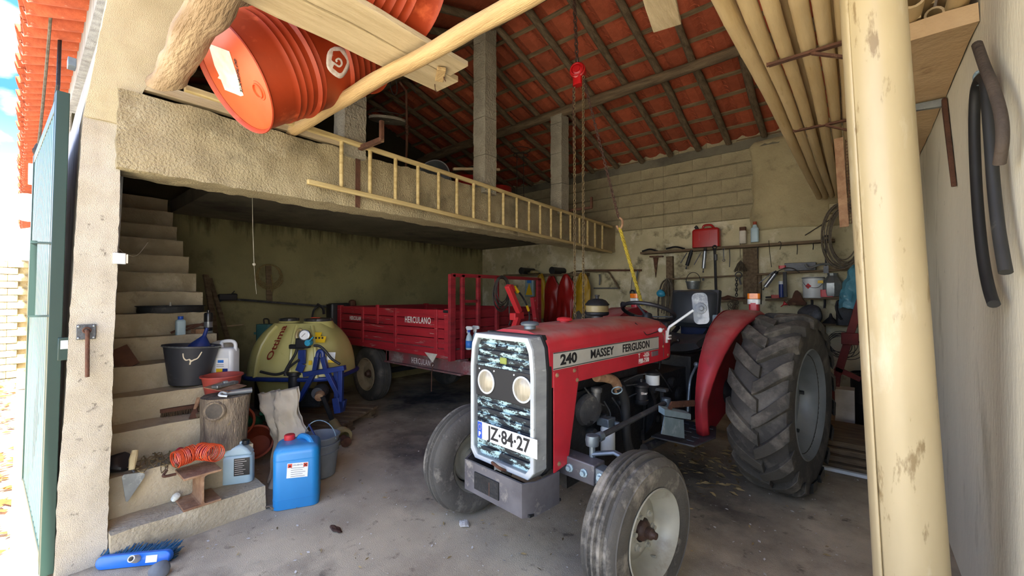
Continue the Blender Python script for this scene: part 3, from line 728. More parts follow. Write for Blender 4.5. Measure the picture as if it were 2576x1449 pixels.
pl = tp('number_plate', G().bb((pa.x, -.314, zb), (pb.x, -.308, zt)), 'plate_white', bevel=.003, label='white number plate reading JZ-84-27')
w = pb.x - pa.x; h = zt - zb; zm = (zt + zb) / 2
FX = lambda x, z, y: frame(V(1, 0, 0), V(0, 0, 1), V(0, -1, 0), (x, y, z))
G().bb((pa.x + .002, -.3155, zb + .003), (pa.x + w * .085, -.314, zt - .003)).build('blue_band', 'eu_blue', pl)
text('P', .035, 'ink_white', pl, FX(pa.x + w * .045, zb + .025, -.3158), bold=.0012)
g = G()
for k in range(12): a = 2 * math.pi * k / 12; g.box((pa.x + w * .045 + .011 * math.cos(a), -.3158, zt - .03 + .014 * math.sin(a)), (.003, .0006, .003))
g.build('star_ring', 'yellow_sticker', pl, kind='stuff')
text('JZ·84·27', h * 1.02, 'ink_black', pl, FX(pa.x + w * .545, zm, -.3145), bold=.0022, sx=.93)
# ---- bumper / front weight carrier
bm = tp('front_bumper', G().prism([(-.255, -.12, .398), (-.255, -.30, .398), (-.22, -.365, .398), (.22, -.365, .398), (.255, -.30, .398), (.255, -.12, .398), (.245, -.12, .398), (.245, -.295, .398), (.214, -.353, .398), (-.214, -.353, .398), (-.245, -.295, .398), (-.245, -.12, .398)], (0, 0, .165)), 'bumper_iron', label='battered steel front bumper with a towing slot')
bm.data.materials[0] = MATS['bumper_iron']
G().bb((-.25, -.34, .402), (.25, -.1, .414)).build('bumper_floor', 'iron_dark', bm)
G().bb((-.13, -.372, .43), (.06, -.366, .52)).build('tow_slot', 'iron_dark', bm)
g = G().tube(curve_pts([(-.05, -.30, .56), (-.03, -.33, .585), (.03, -.34, .58), (.05, -.31, .56)]), .008, 6); g.cyl((-.01, -.36, .43), (-.01, -.36, .5), .013, n=8)
g.build('tow_pin', 'rust', bm)
# ---- bonnet
def bsec(hw, zt_, z0, rad, n=7):
    pts = [(hw, z0), (hw, zt_ - rad - .02)]
    for i in range(n + 1):
        a = R(90 * i / n); pts.append((hw - rad + rad * math.cos(a), zt_ - .02 - rad + rad * math.sin(a)))
    pts.append((hw * .4, zt_ - .003)); pts.append((0, zt_))
    return pts + [(-x, z) for x, z in pts[-2::-1]]
secs = [(-.19, .248, 1.285, 1.0), (-.1, .25, 1.298, 1.0), (.3, .25, 1.308, 1.0), (.7, .25, 1.312, 1.0), (1.05, .25, 1.312, 1.0), (1.14, .25, 1.306, 1.005), (1.2, .248, 1.285, 1.012), (1.235, .24, 1.24, 1.03)]
vs = []; fs = []
for y, hw, zt_, z0 in secs: vs += [(x, y, z) for x, z in bsec(hw, zt_, z0, .085)]
n = len(vs) // len(secs)
for i in range(len(secs) - 1):
    for j in range(n - 1): fs.append((i * n + j, (i + 1) * n + j, (i + 1) * n + j + 1, i * n + j + 1))
fs.append(tuple((len(secs) - 1) * n + j for j in range(n))); fs.append(tuple(range(n))[::-1])
bn = tp('bonnet', G().add(vs, fs), 'red_paint', label='dusty red bonnet', smooth=40)
for s in (1, -1):
    x = s * .2515
    dec = G().bb((x, -.165, 1.088), (x + s * .001, 1.02, 1.178)).build('side_decal', 'decal_grey', bn, label='grey side stripe with the model lettering')
    g = G()
    for zz in (1.092, 1.173): g.bb((x + s * .001, -.165, zz), (x + s * .0018, 1.02, zz + .004))
    g.build('decal_border', 'ink_black', dec)
    fm = frame(V(0, s, 0), V(0, 0, 1), V(s, 0, 0), (0, 0, 0))
    def side(y, z): return frame(V(0, s, 0), V(0, 0, 1), V(s, 0, 0), (x + s * .0014, y, z))
    text('240', .074, 'ink_black', dec, side(-.035 if s > 0 else .9, 1.133), bold=.003, sx=1.3)
    for wd, yy in (('MASSEY', .29 if s > 0 else .62), ('FERGUSON', .70 if s > 0 else .22)): text(wd, .068, 'ink_black', dec, side(yy, 1.134), bold=.0016, sx=1.05)
    text('T', .042, 'ink_white', bn, side(.735, 1.066), bold=.0008, sx=.85); text('-1626', .042, 'ink_white', bn, side(.835, 1.066), bold=.0008, sx=.85)
    text('PBR-7500', .044, 'ink_white', bn, side(.80, 1.030), bold=.0008, sx=.82)
    G().bb((x, .915, 1.045), (x + s * .002, 1.01, 1.078)).build('maker_plate', 'can_silver', bn)
    g = G()
    for yy, zz in ((1.09, 1.19), (1.09, 1.10), (1.17, 1.03)): g.lathe([(.009, 0), (.009, .004), (0, .005)], 8, axm((s, 0, 0), (x, yy, zz)))
    g.build('bonnet_bolts', 'rust_light', bn)
    P = [(.76, 1.285), (.79, 1.255), (.815, 1.215), (.845, 1.2), (.9, 1.203), (1.0, 1.212), (1.07, 1.217)]
    G().tube(curve_pts([(s * (.252 if z < 1.215 else .252 - (z - 1.215) * .6), y, z + .0) for y, z in P], 3), .0028, 5).build('panel_seam', 'ink_black', bn)
    P = [(1.10, 1.28), (1.10, 1.2), (1.10, 1.02)]
    G().tube([(s * (.251 if z < 1.22 else .222), y, z) for y, z in P], .002, 5).build('panel_seam', 'ink_black', bn)
    kn = G().sph((s * .275, 1.0, 1.225), .017, 10, 6); kn.cyl((s * .27, 1.0, 1.225), (s * .262, 1.08, 1.228), .005, n=6); kn.build('latch_knob', 'white_metal', bn)
    # lower cheek panel beside the radiator
    ck = G().prism([(s * .251, -.16, 1.082), (s * .251, .045, 1.085), (s * .251, .05, 1.0), (s * .251, -.045, .58), (s * .251, -.16, .56)], (-s * .006, 0, 0)).build('cheek_panel', 'red_paint', T, bevel=.002)
    G().prism([(s * .251, .045, 1.085), (s * .251, .05, 1.0), (s * .251, -.045, .58), (s * .225, -.045, .58), (s * .225, .05, 1.0), (s * .225, .045, 1.085)], (0, .004, 0)).build('cheek_flange', 'fender_red', ck)
    g = G()
    for yy, zz in ((-.135, 1.06), (.015, 1.065), (.04, 1.01), (-.12, .60)): g.lathe([(.012, 0), (.012, .003), (.007, .004), (.007, .009), (0, .009)], 8, axm((s, 0, 0), (s * .251, yy, zz)))
    g.build('panel_bolts', 'rust_light', ck)
for (px, py, m_, cm, nm) in ((1333, 815, 'iron_blue_grey', 'iron_dark', 'radiator_cap'), (1420, 803, 'cap_red', 'iron_dark', 'fuel_cap')):
    c = LZ(px, py + 5, 1.31); G().lathe([(.03, -.012), (.032, 0), (.03, .006), (.047, .008), (.05, .018), (.042, .026), (.02, .03), (0, .031)], 24, Matrix.Translation((c.x, c.y, 1.306))).build(nm, m_, bn)
# ---- radiator, engine, gearbox (dark, crowded)
tp('radiator', G().bb((-.22, -.19, .6), (.22, -.1, 1.2)), 'iron_dark')
en = tp('engine_block', rough_box(G(), (-.15, .12, .50), (.15, .98, .90), .05, .008, 9), 'iron_dark', label='dark oily engine block', bevel=.008)
rough_box(G(), (-.12, .16, .90), (.12, .95, 1.02), .05, .008, 9).build('cylinder_head', 'iron_dark', en)
rough_box(G(), (-.13, .1, .36), (.13, 1.0, .52), .06, .01, 7).build('oil_sump', 'iron_dark', en, bevel=.02)
G().lathe([(.12, 0), (.125, .03), (.11, .07), (.08, .085), (.03, .09), (0, .09)], 24, axm((0, -1, 0), (.05, .12, .80))).build('timing_cover', 'iron_dark', en)
q = LX(1500, 985, .2)
g = G().cyl(V(.19, .30, .74), q, .027, n=14); g.lathe([(.034, 0), (.034, .02), (.028, .026), (0, .028)], 16, axm(q - V(.19, .30, .74), q)); g.build('oil_filler', 'iron_mid', en)
g = G().lathe([(.09, -.03), (.1, 0), (.085, .03), (.03, .05), (0, .05)], 20, axm((1, -.25, -.1), LX(1478, 1030, .17))); g.build('pump_housing', 'iron_mid', en)
for i, (y, z) in enumerate(((.25, .72), (.33, .78), (.42, .70), (.55, .64), (.62, .76), (.30, .64))):
    G().lathe([(.03, -.02), (.034, .02), (.02, .05), (0, .052)], 10, axm((1, .2 * math.sin(i), .3), (.155, y, z))).build('injection_fitting', 'iron_dark', en)
P = [LX(px, py, .22) for px, py in ((1500, 948), (1525, 950), (1547, 960), (1558, 985))]
tp('exhaust_elbow', G().tube(curve_pts(P, 5), .03, 12), 'rust_light', label='rusty elbow pipe')
P = [LX(px, py, .24) for px, py in ((1560, 975), (1572, 1010), (1575, 1060), (1578, 1110), (1590, 1145), (1605, 1155))]
tp('radiator_hose', G().tube(curve_pts(P, 6), .029, 12), 'black_rubber_hose', label='thick black radiator hose')
c = LX(1552, 982, .25); tp('hose_clamp', G().torus(c, (P[0] - P[1]), .032, .004, 20, 6), 'zinc_plate')
c = LX(1529, 1102, .22); tp('oil_filter', G().lathe([(0, -.09), (.04, -.088), (.044, -.08), (.044, .06), (.036, .075), (0, .078)], 22, Matrix.Translation(c)), 'white_metal', label='white spin-on oil filter')
tp('filter_head', G().box(c + V(-.01, 0, .10), (.08, .09, .05)).jit(.01, 12).cyl(c + V(.03, .03, .09), c + V(.06, .04, .09), .014, n=8), 'iron_blue_grey', bevel=.01)
c = LX(1613, 985, .2)
f1 = tp('fuel_filter', G().lathe([(0, -.085), (.04, -.085), (.05, -.07), (.05, -.055), (.044, -.05), (.044, .03), (.052, .035), (.052, .05), (.03, .065), (.012, .068), (.012, .09), (0, .09)], 22, Matrix.Translation(c)), 'black_plastic', label='black fuel filter')
text('filter', .024, 'ink_white', f1, frame(V(-TI.to_3x3().col[0].y, .8, 0).normalized() if False else V(.6, .8, 0), V(0, 0, 1), V(.8, -.6, 0), c + V(.037, -.028, -.003)), bold=.0008)
c = LX(1641, 953, .2)
f2 = tp('water_filter', G().lathe([(0, -.09), (.02, -.09), (.045, -.045), (.05, -.04), (.05, .03), (.056, .034), (.056, .048), (.02, .06), (0, .06)], 22, Matrix.Translation(c)), 'white_metal', label='white fuel filter')
G().lathe([(.0, -.1), (.025, -.098), (.046, -.05), (.051, -.042), (.051, -.038)], 22, Matrix.Translation(c)).build('filter_bowl', 'black_plastic', f2)
G().lathe([(.051, .031), (.057, .034), (.057, .049), (.02, .062), (0, .062)], 22, Matrix.Translation(c)).build('filter_cap', 'iron_dark', f2)
g = G()
for pts in (((1570, 960), (1600, 945), (1625, 940)), ((1575, 970), (1600, 967), (1612, 965)), ((1540, 1000), (1560, 1030), (1565, 1060)), ((1600, 990), (1580, 1000), (1575, 1010)), ((1650, 930), (1668, 950), (1690, 985)), ((1520, 1010), (1535, 1040), (1530, 1075)), ((1470, 975), (1500, 1010), (1520, 1020))):
    g.tube(curve_pts([LX(a, b, .19) for a, b in pts], 4), .005, 5)
tp('fuel_pipes', g, 'iron_mid')
gb = tp('gearbox', rough_box(G(), (-.16, .98, .42), (.16, 1.75, .86), .06, .01, 7), 'iron_dark', label='dark oily gearbox housing', bevel=.02)
rough_box(G(), (-.2, 1.7, .42), (.2, 2.15, .95), .07, .012, 7).build('rear_axle_case', 'iron_dark', gb, bevel=.02)
G().lathe([(.15, -.66), (.11, -.6), (.1, -.2), (.13, 0), (.1, .2), (.11, .6), (.15, .66)], 20, axm((1, 0, 0), (0, 1.93, .665))).build('axle_trumpet', 'iron_dark', gb)
G().lathe([(.25, -.02), (.25, .02), (.1, .06), (0, .06)], 24, axm((0, 1, 0), (0, .98, .66))).build('bell_housing', 'iron_dark', gb)
for i, (y, z, r_) in enumerate(((1.1, .75, .05), (1.25, .62, .06), (1.4, .78, .045), (1.55, .66, .06), (1.15, .55, .035), (1.35, .52, .03))):
    G().lathe([(r_, 0), (r_, .03), (r_ * .6, .045), (0, .047)], 12, axm((1, 0, 0), (.155, y, z))).build('cover_plate', 'iron_dark', gb)
tp('exhaust_pipe', G().tube([LX(1620, 1128, .2), LX(1695, 1092, .2), (.2, 1.6, .36)], .03, 10), 'iron_mid')
# ---- footboards, steps, pedals, levers
for s in (1, -1):
    if s > 0:
        fb = [LZ(1668, 1108, .44), LZ(1735, 1100, .44), LZ(1800, 1072, .44), LZ(1812, 1048, .46)]
    G().prism([(s * .2, 1.0, .45), (s * .50, 1.02, .45), (s * .54, 1.30, .45), (s * .46, 1.55, .45), (s * .2, 1.55, .45)], (0, 0, .012)).build('footboard', 'iron_mid', T, bevel=.003)
    g = G()
    for i in range(5):
        for j in range(3): g.box((s * (.26 + .09 * j), 1.1 + .09 * i, .463), (.05, .008, .003), None)
    g.build('footboard_tread', 'iron_blue_grey', T)
p1, p2, p3, p4 = LX(1672, 1048, .44), LX(1720, 1056, .44), LX(1722, 1103, .44), LX(1664, 1092, .44)
sh = tp('side_shield', G().prism([p1, p2, p3, p4], (-.006, .004, 0)), 'zinc_plate', label='bare zinc side shield by the footboard')
q1, q2 = LX(1672, 1030, .44), LX(1738, 1042, .46)
G().prism([q1, q2, LX(1738, 1056, .46), LX(1672, 1046, .44)], (-.05, .02, .012)).build('shield_flange', 'zinc_plate', sh)
tp('step_bracket', G().tube([LX(1682, 1035, .42), LX(1690, 1018, .42), LX(1745, 1014, .42)], .012, 6, flat=2.), 'rust')
g = G().tube(curve_pts([LX(1752, 920, .3), LX(1738, 950, .3), LX(1733, 985, .3), LX(1730, 1035, .3)]), .010, 8).sph(LX(1752, 917, .3), .022, 10, 6); tp('brake_lever', g, 'iron_blue_grey')
g = G().tube(curve_pts([LX(1780, 940, .35), LX(1772, 990, .35), LX(1765, 1040, .35)]), .009, 8); tp('hydraulic_lever', g, 'iron_mid')
g = G().tube(curve_pts([(.05, 1.45, .86), (.05, 1.5, .98), (.08, 1.62, 1.06), (.1, 1.7, 1.08)]), .011, 8).sph((.1, 1.7, 1.085), .02, 8, 6); tp('gear_lever', g, 'black_plastic')
g = G().tube([(.2, 1.2, .5), (.24, 1.1, .7), (.26, 1.05, .78)], .014, 8).box((.27, 1.03, .8), (.08, .05, .02)); tp('clutch_pedal', g, 'iron_mid')
# ---- dash, steering wheel
tp('dash_panel', G().bb((-.235, 1.2, .98), (.235, 1.27, 1.27)), 'iron_dark', bevel=.02)
scn = V(0, 1.36, 1.335); sn = V(0, .38, .925).normalized()
sw_ = tp('steering_wheel', G().torus(scn, sn, .205, .0155, 40, 10), 'black_plastic', label='black steering wheel')
g = G(); mm = axm(sn, scn)
for k in range(3):
    a = 2 * math.pi * k / 3 + .5; g.tube([mm @ V(.03 * math.cos(a), .03 * math.sin(a), -.035), mm @ V(.2 * math.cos(a), .2 * math.sin(a), 0)], .011, 8, flat=.5)
g.build('spokes', 'iron_blue_grey', sw_)
G().lathe([(.035, -.06), (.04, -.03), (.035, -.015), (0, -.012)], 16, mm).cyl(scn - sn * .05, (0, 1.2, 1.08), .025, n=12).build('steering_column', 'black_plastic', sw_)
kk = mm @ V(-.2, -.06, .02)
G().lathe([(.022, 0), (.026, .02), (.022, .035), (0, .037)], 14, axm(sn, kk)).build('spinner_knob', 'black_plastic', sw_)
# ---- air pre-cleaner
c = V(-.27, 1.03, 1.22)
pc_ = tp('pre_cleaner', G().lathe([(.035, 0), (.036, .05), (.055, .06), (.045, .07), (.045, .085), (.06, .09)], 20, Matrix.Translation(c)), 'iron_mid', label='round air pre-cleaner on its stack')
G().lathe([(.06, .085), (.085, .09), (.094, .1), (.094, .115), (.088, .118)], 28, Matrix.Translation(c)).build('cleaner_base', 'iron_dark', pc_)
G().lathe([(.086, .115), (.09, .12), (.09, .165), (.086, .17)], 28, Matrix.Translation(c)).build('dust_bowl', 'yellow_oil', pc_)
G().lathe([(.095, .17), (.097, .178), (.09, .186), (.07, .21), (.04, .222), (.015, .224), (.014, .24), (.02, .242), (.02, .254), (0, .255)], 28, Matrix.Translation(c)).build('cleaner_lid', 'iron_dark', pc_)
# ---- seat
se = V(0, 2.05, 0)
def pad(g, w, l, th, m, crown=.03):
    def f(i, j):
        u = i * 2 - 1; v = j * 2 - 1; e = (1 - abs(u) ** 4) * (1 - abs(v) ** 4); return (u * w / 2, v * l / 2, th * e ** .5 + crown * (u * u))
    g.grid(f, 16, 14, m); g.grid(lambda i, j: ((i * 2 - 1) * w / 2, (j * 2 - 1) * l / 2, -.01 + crown * (i * 2 - 1) ** 2 * .8), 16, 14, m); return g
sc_ = tp('seat_cushion', pad(G(), .46, .42, .09, Matrix.Translation((0, 2.02, 1.00)) @ Matrix.Rotation(R(8), 4, 'X'), .045), 'seat_vinyl', label='worn black vinyl seat cushion')
sb = tp('seat_back', pad(G(), .47, .36, .07, frame(V(1, 0, 0), V(0, .22, .975), V(0, -.975, .22), (0, 2.29, 1.345)), -.05), 'seat_vinyl', label='dark blue-black vinyl seat back')
G().rbox((0, 0, 0), (.46, .05, .36), .02, m=frame(V(1, 0, 0), V(0, .975, -.22), V(0, .22, .975), (0, 2.325, 1.34))).build('seat_back_shell', 'iron_dark', sb)
g = G()
for i in range(6): g.box((0, 2.05, .72 + .045 * i), (.28 - .01 * (i % 2) * 4, .26, .03))
g.bar((-.15, 1.9, .98), (-.15, 2.3, 1.15), .03, .03).bar((.15, 1.9, .98), (.15, 2.3, 1.15), .03, .03)
tp('seat_suspension', g, 'black_plastic')
# ---- fenders
def fender(s):
    Rf = .672; vs = []; A = [-16, -10, -4, 4, 14, 24, 34, 44, 54, 64, 74, 84, 96, 108, 120, 134]
    g = G(); prof = []
    for a in A:
        t = min(1, max(0, (a - 4) / 70)); xo = .50 + .17 * t; r = R(a); e = .03 * (1 - t)
        for x, dr in ((.42, -.02), (.425, 0), (.45, .012), ((.45 + xo) / 2, .014), (xo - .02, .008), (xo, -.012), (xo + .004, -.03)):
            rr = Rf + dr + e; vs.append((s * x, 1.93 - rr * math.cos(r), .665 + rr * math.sin(r)))
    n = 7; fs = [(i * n + j, i * n + j + 1, (i + 1) * n + j + 1, (i + 1) * n + j) for i in range(len(A) - 1) for j in range(n - 1)]
    fe = g.add(vs, fs).build('fender', 'fender_red', T, solid=.005, smooth=50, label='dusty red curved fender')
    P = [(s * .42, 1.93 - (Rf + .01) * math.cos(R(a)), .665 + (Rf + .01) * math.sin(R(a))) for a in range(-16, 135, 9)] + [(s * .42, 2.35, .62), (s * .42, 1.55, .40)]
    G().prism(P, (-s * .004, 0, 0)).build('fender_side', 'fender_red', fe)
    c = V(s * .56, 2.19, 1.335)
    lt = G().rbox(c + V(0, 0, .035), (.075, .075, .07), .02).build('lamp_pedestal', 'red_paint', fe)
    lm = G().rbox(c + V(0, .02, .105), (.10, .035, .095), .012).build('marker_lamp', 'iron_dark', T)
    G().rbox(c + V(0, -.012, .128), (.098, .05, .046), .02).build('amber_lens', 'amber', lm); G().rbox(c + V(0, -.012, .08), (.098, .05, .042), .02).build('clear_lens', 'clear_lens', lm)
fender(1); fender(-1)
# ---- mirror, plates behind the seat
b0 = LX(1678, 852, .256); b1 = LX(1681, 826, .28); b2 = LX(1745, 780, .45)
tp('mirror_arm', G().tube([b0, b1 - V(0, 0, .01), b1 + V(.005, .01, .01), b2], .0095, 8), 'white_metal', label='white mirror arm')
g = G()
for dz in (0, .022): g.bb((b0.x, b0.y - .005, b0.z - .005 + dz), (b0.x + .02, b0.y + .03, b0.z + .006 + dz))
g.bb((b0.x - .004, b0.y - .014, b0.z - .03), (b0.x + .002, b0.y + .014, b0.z + .06)); tp('mirror_clamp', g, 'white_metal')
ctr = LX(1762, 776, .46); vdir = (TI @ CAMP - ctr).normalized(); uu = V(-.10, .04, 1).normalized(); nn = (vdir + V(.25, .1, 0)).normalized(); rr_ = uu.cross(nn).normalized(); nn = rr_.cross(uu)
mf = frame(rr_, uu, nn, ctr)
g = G().rbox((0, 0, 0), (.105, .225, .012), .035, seg=5, m=mf); mr = tp('mirror', g, 'mirror_back', label='dusty grey mirror back'); 
G().lathe([(.042, .006), (.036, .014), (.02, .016), (.012, .03), (0, .031)], 20, mf).build('mirror_boss', 'mirror_back', mr)
c = LX(1803, 822, .24)
pl8 = tp('white_plate', G().rbox((0, 0, 0), (.075, .22, .005), .012, m=frame(V(.8, .6, 0), V(0, 0, 1), V(.6, -.8, 0), c)), 'zinc_plate')
g = G()
for dz in (-.02, -.068): g.torus(c + V(.003, -.004, dz), (.6, -.8, 0), .02, .003, 18, 5)
g.build('embossed_rings', 'zinc_plate', pl8)
G().rbox((0, 0, 0), (.26, .03, .13), .012, m=Matrix.Translation((-.02, 2.36, 1.09))).build('blue_rag', 'cloth_blue', T)
G().bb((.40, 1.60, .98), (.415, 1.80, 1.16)).build('red_reflector_plate', 'cap_red', T)
for s in (-1, 1):
    G().tube([(s * .3, 2.1, .55), (s * .33, 2.75, .45)], .025, 8).build('lower_link', 'iron_dark', T)
# ================================================================ UP UNDER THE ROOF
def rough_pole(path, r, n=10, amp=.006, seg=10):
    P = [V(p) for p in path]; Q = []; rs = []
    pts = []
    for a, b in zip(P, P[1:]): pts += [a.lerp(b, i / seg) for i in range(seg)]
    pts.append(P[-1])
    for i, p in enumerate(pts):
        Q.append(p + noise.noise_vector(p * 2.3) * amp * 2); rs.append(r * (1 + .10 * noise.noise(p * 5)))
    return G().tube(Q, r, n, rs=rs)
# --- orange drum that has slipped between the log and the pole
def make_drum(name, label, c, ax, cat='drum', L_=.88, with_print=True):
    c = V(c); ax = V(ax).normalized(); m = axm(ax, c)
    d = thing(name, label, cat, m=m)
    pr = [(.278, .022), (.287, .004), (.294, .0), (.297, .006), (.292, .012), (.286, .018), (.286, .15)]
    for z in (.18, .222, .266): pr += [(.286, z - .014), (.2935, z), (.286, z + .014)]
    pr += [(.286, .304), (.303, .32), (.286, .336), (.286, .346), (.2935, .36), (.286, .374), (.286, .545), (.303, .562), (.286, .579)]
    for z in (.61, .655, .70, .745): pr += [(.286, z - .014), (.2935, z), (.286, z + .014)]
    pr += [(.286, .86), (.294, .872), (.297, .878), (.29, .88), (.278, .86), (0, .86)]
    G().lathe(pr, 64).build('drum_shell', 'drum_orange', d, smooth=40)
    lid = G().lathe([(.279, .024), (.272, .022), (.255, .016), (0, .016)], 56).build('drum_lid', 'drum_lid', d)
    return d, lid, m
c0, a0 = V(-2.557, .718, 2.638), V(-.004, .82, .573).normalized()
D1, lid1, M1 = make_drum('oil_drum', 'orange steel oil drum tilted lid-down beside the split log', c0, a0)
IM1 = M1.inverted()
def lid_pt(px, py, h=.0145):
    o = IM1 @ CAMP; d = IM1.to_3x3() @ ray(px, py); return o + d * ((h - o.z) / d.z)
lab = [lid_pt(*p) for p in ((525, 111), (535, 113), (577, 129), (584, 150), (613, 240), (606, 242), (592, 236), (566, 226), (556, 200), (548, 196), (552, 190), (540, 165))]
ll = G().prism(lab, (0, 0, -.0012)).build('paper_label', 'paper', lid1, label='torn handwritten paper label')
p, q = lid_pt(590, 145, .0125), lid_pt(608, 235, .0125); yx = (q - p).normalized()
text('GALP TRANSMATIC OIL', .028, 'ink_black', D1, frame(yx, -V(0, 0, -1).cross(yx) * -1 if False else V(0, 0, -1).cross(yx), V(0, 0, -1), (p + q) / 2), sx=.62)
for px, py, r_ in ((651, 228, .036), (487, 133, .02)):
    p = lid_pt(px, py); G().lathe([(r_ * 1.35, 0), (r_ * 1.3, -.004), (r_ * 1.05, -.004), (r_, -.012), (r_ * .9, -.012), (r_ * .85, -.002), (r_ * .5, 0), (0, 0)], 24, Matrix.Translation((p.x, p.y, .0155))).build('bung', 'drum_lid', lid1)
def cyl_hit(px, py, r):
    o = IM1 @ CAMP; d = IM1.to_3x3() @ ray(px, py); a = d.x ** 2 + d.y ** 2; b = o.x * d.x + o.y * d.y; cc = o.x ** 2 + o.y ** 2 - r * r
    t = (-b - math.sqrt(max(0, b * b - a * cc))) / a; p = o + d * t; return p.z, math.atan2(p.y, p.x)
def decal(pts, r_):
    o = []
    for x, y in pts:
        z, a = cyl_hit(800 + x / 18.11, 120 + y / 18.11, r_); o.append(V(r_ * math.cos(a), r_ * math.sin(a), z))
    return o
def fan(pts, c, r_, rings=5):
    n = len(pts); g = G(); vs = decal([c], r_)
    for k in range(1, rings + 1): vs += decal([(c[0] + (x - c[0]) * k / rings, c[1] + (y - c[1]) * k / rings) for x, y in pts], r_)
    return g.add(vs, [(0, 1 + j, 1 + (j + 1) % n) for j in range(n)] + [(1 + i * n + j, 1 + (i + 1) * n + j, 1 + (i + 1) * n + (j + 1) % n, 1 + i * n + (j + 1) % n) for i in range(rings - 1) for j in range(n)])
def ribbon(pts, w, r_):
    P = [V(x, y, 0) for x, y in pts]; P = curve_pts(P, 4); q = []
    for i, p in enumerate(P):
        t = (P[min(i + 1, len(P) - 1)] - P[max(0, i - 1)]).normalized(); n_ = V(-t.y, t.x, 0) * w / 2; q += [(p + n_)[:2], (p - n_)[:2]]
    return G().add(decal(q, r_), [(2 * i, 2 * i + 1, 2 * i + 3, 2 * i + 2) for i in range(len(P) - 1)])
OUT = [(455, 170), (400, 330), (380, 520), (375, 700), (395, 850), (450, 980), (560, 1120), (680, 1230), (820, 1330), (950, 1395), (1040, 1400), (1140, 1350), (1280, 1180), (1400, 960), (1470, 760), (1490, 600), (1450, 420), (1390, 300), (1230, 60), (1000, -40), (750, -50), (560, 40)]
INN = [(690, 150), (1000, 150), (1200, 400), (1300, 560), (1310, 700), (1220, 900), (1130, 1080), (1060, 1150), (980, 1160), (900, 1120), (670, 920), (720, 800), (760, 780), (680, 640), (615, 550)]
fan(OUT, (920, 640), .2882).build('emblem', 'ink_white', D1, solid=.001, label='white rounded emblem')
fan(INN, (940, 640), .2894).build('emblem_field', 'drum_orange', D1)
ribbon([(600, 620), (760, 730), (900, 830), (980, 855), (1060, 790), (1080, 690), (1040, 570), (940, 500), (850, 540), (830, 590), (870, 650)], 85, .2904).build('emblem_hook', 'ink_white', D1)
def sgn(x): return (x > 0) - (x < 0)
# --- second drum lying on the boards
make_drum('oil_drum', 'weathered orange drum lying on the pale boards at the top edge', (-1.86, .48, 3.10), (.03, 1, .02))
# --- boards and log carrying them
def board(name, label, pts, z0, z1, m, cat='plank'):
    o = thing(name, label, cat, (pts[0][0], pts[0][1], z0))
    return o
def plank(name, label, a, b, w, h, m, cat='plank', up=Z, jit=.006, nseg=14):
    a, b = V(a), V(b); d = (b - a); l = d.length; d.normalize(); s_ = d.cross(V(up)).normalized(); u = s_.cross(d)
    g = G(); vs = []; n = nseg
    for i in range(n + 1):
        t = i / n
        for (y, z) in ((-1, -1), (1, -1), (1, 1), (-1, 1)):
            p = a + d * (l * t) + s_ * (y * w / 2) + u * (z * h / 2)
            vs.append(p + noise.noise_vector(p * 3.1) * jit + noise.noise_vector(p * 11) * jit * .5)
    fs = [(i * 4 + j, i * 4 + (j + 1) % 4, i * 4 + 4 + (j + 1) % 4, i * 4 + 4 + j) for i in range(n) for j in range(4)] + [(3, 2, 1, 0), tuple(n * 4 + j for j in range(4))]
    return g.add(vs, fs).build(name, m, label=label, cat=cat, bevel=.004, smooth=0)
plank('wooden_plank', 'wide pale board over the drum, lowest of the pair on the pole', (-1.97, .05, 2.79), (-1.955, 1.70, 2.79), .20, .034, 'pale_wood')
plank('wooden_plank', 'second pale board lying alongside under the far drum', (-1.78, .05, 2.80), (-1.775, 1.63, 2.795), .16, .03, 'pale_wood')
plank('wooden_plank', 'narrow nailed slat under the ends of the pale boards', (-1.80, 1.52, 2.765), (-1.92, 1.60, 2.765), .05, .02, 'pale_wood_x')
for p, lab in (((-1.99, 1.63), 'bent nail under the lower pale board end'), ((-1.85, 1.58), 'bent nail under the second pale board end')): G().tube([(p[0], p[1], 2.775), (p[0] + .005, p[1], 2.74), (p[0] + .02, p[1], 2.72)], .003, 5).build('bent_nail', 'rust', label=lab, cat='nail')

rough_pole([(-3.22, 1.28, 2.69), (-2.2, 1.30, 2.705), (-1.2, 1.30, 2.675), (-.15, 1.31, 2.70)], .042, 12).build('wooden_pole', 'pale_wood_x', label='long peeled round pole crossing under the drum and boards', cat='pole', smooth=60)
# split log at the haunch
g = G(); n = 16
for i in range(n + 1): pass
def slog(i, j):
    x = -3.02 + 2.2 * i; a = 2 * math.pi * j; e = 1 if i > 0 else .8
    ry = .078 * (1 + .15 * noise.noise(V(x * 3, a, 0))); rz_ = .055 * (1 + .2 * noise.noise(V(x * 2, a, 5)))
    p = V(x + .09 * math.cos(a) * (1 - min(1, i * 6)), .53 - .07 * i + ry * math.cos(a), 2.70 + rz_ * math.sin(a)); return p + noise.noise_vector(p * 5) * .022
g.grid(slog, 30, 14); g.add([slog(0, j / 14) for j in range(14)], [tuple(range(14))])
g.build('split_log', 'bark_pale', label='rough split log jutting out beside the cream haunch', cat='log') if 'bark_pale' in MATS else None
mat('bark_pale', '9f8a6c', '826c50', 4, .9, bump=.7, bs=16, stretch=(.7, 4, 4), st=('66513a', 5, .6, .72))
if 'split_log' not in bpy.data.objects: g.build('split_log', 'bark_pale', label='rough split log jutting out beside the cream haunch', cat='log', smooth=50)
plank('wooden_plank', 'dark weathered board standing behind the tilted drum', (-2.86, .66, 3.14), (-2.50, .92, 3.17), .16, .03, 'old_wood_x')
plank('wooden_plank', 'timber rail lying along the beam top behind the drum', (-3.22, .40, 2.71), (-3.20, 1.80, 2.70), .05, .06, 'pale_wood')
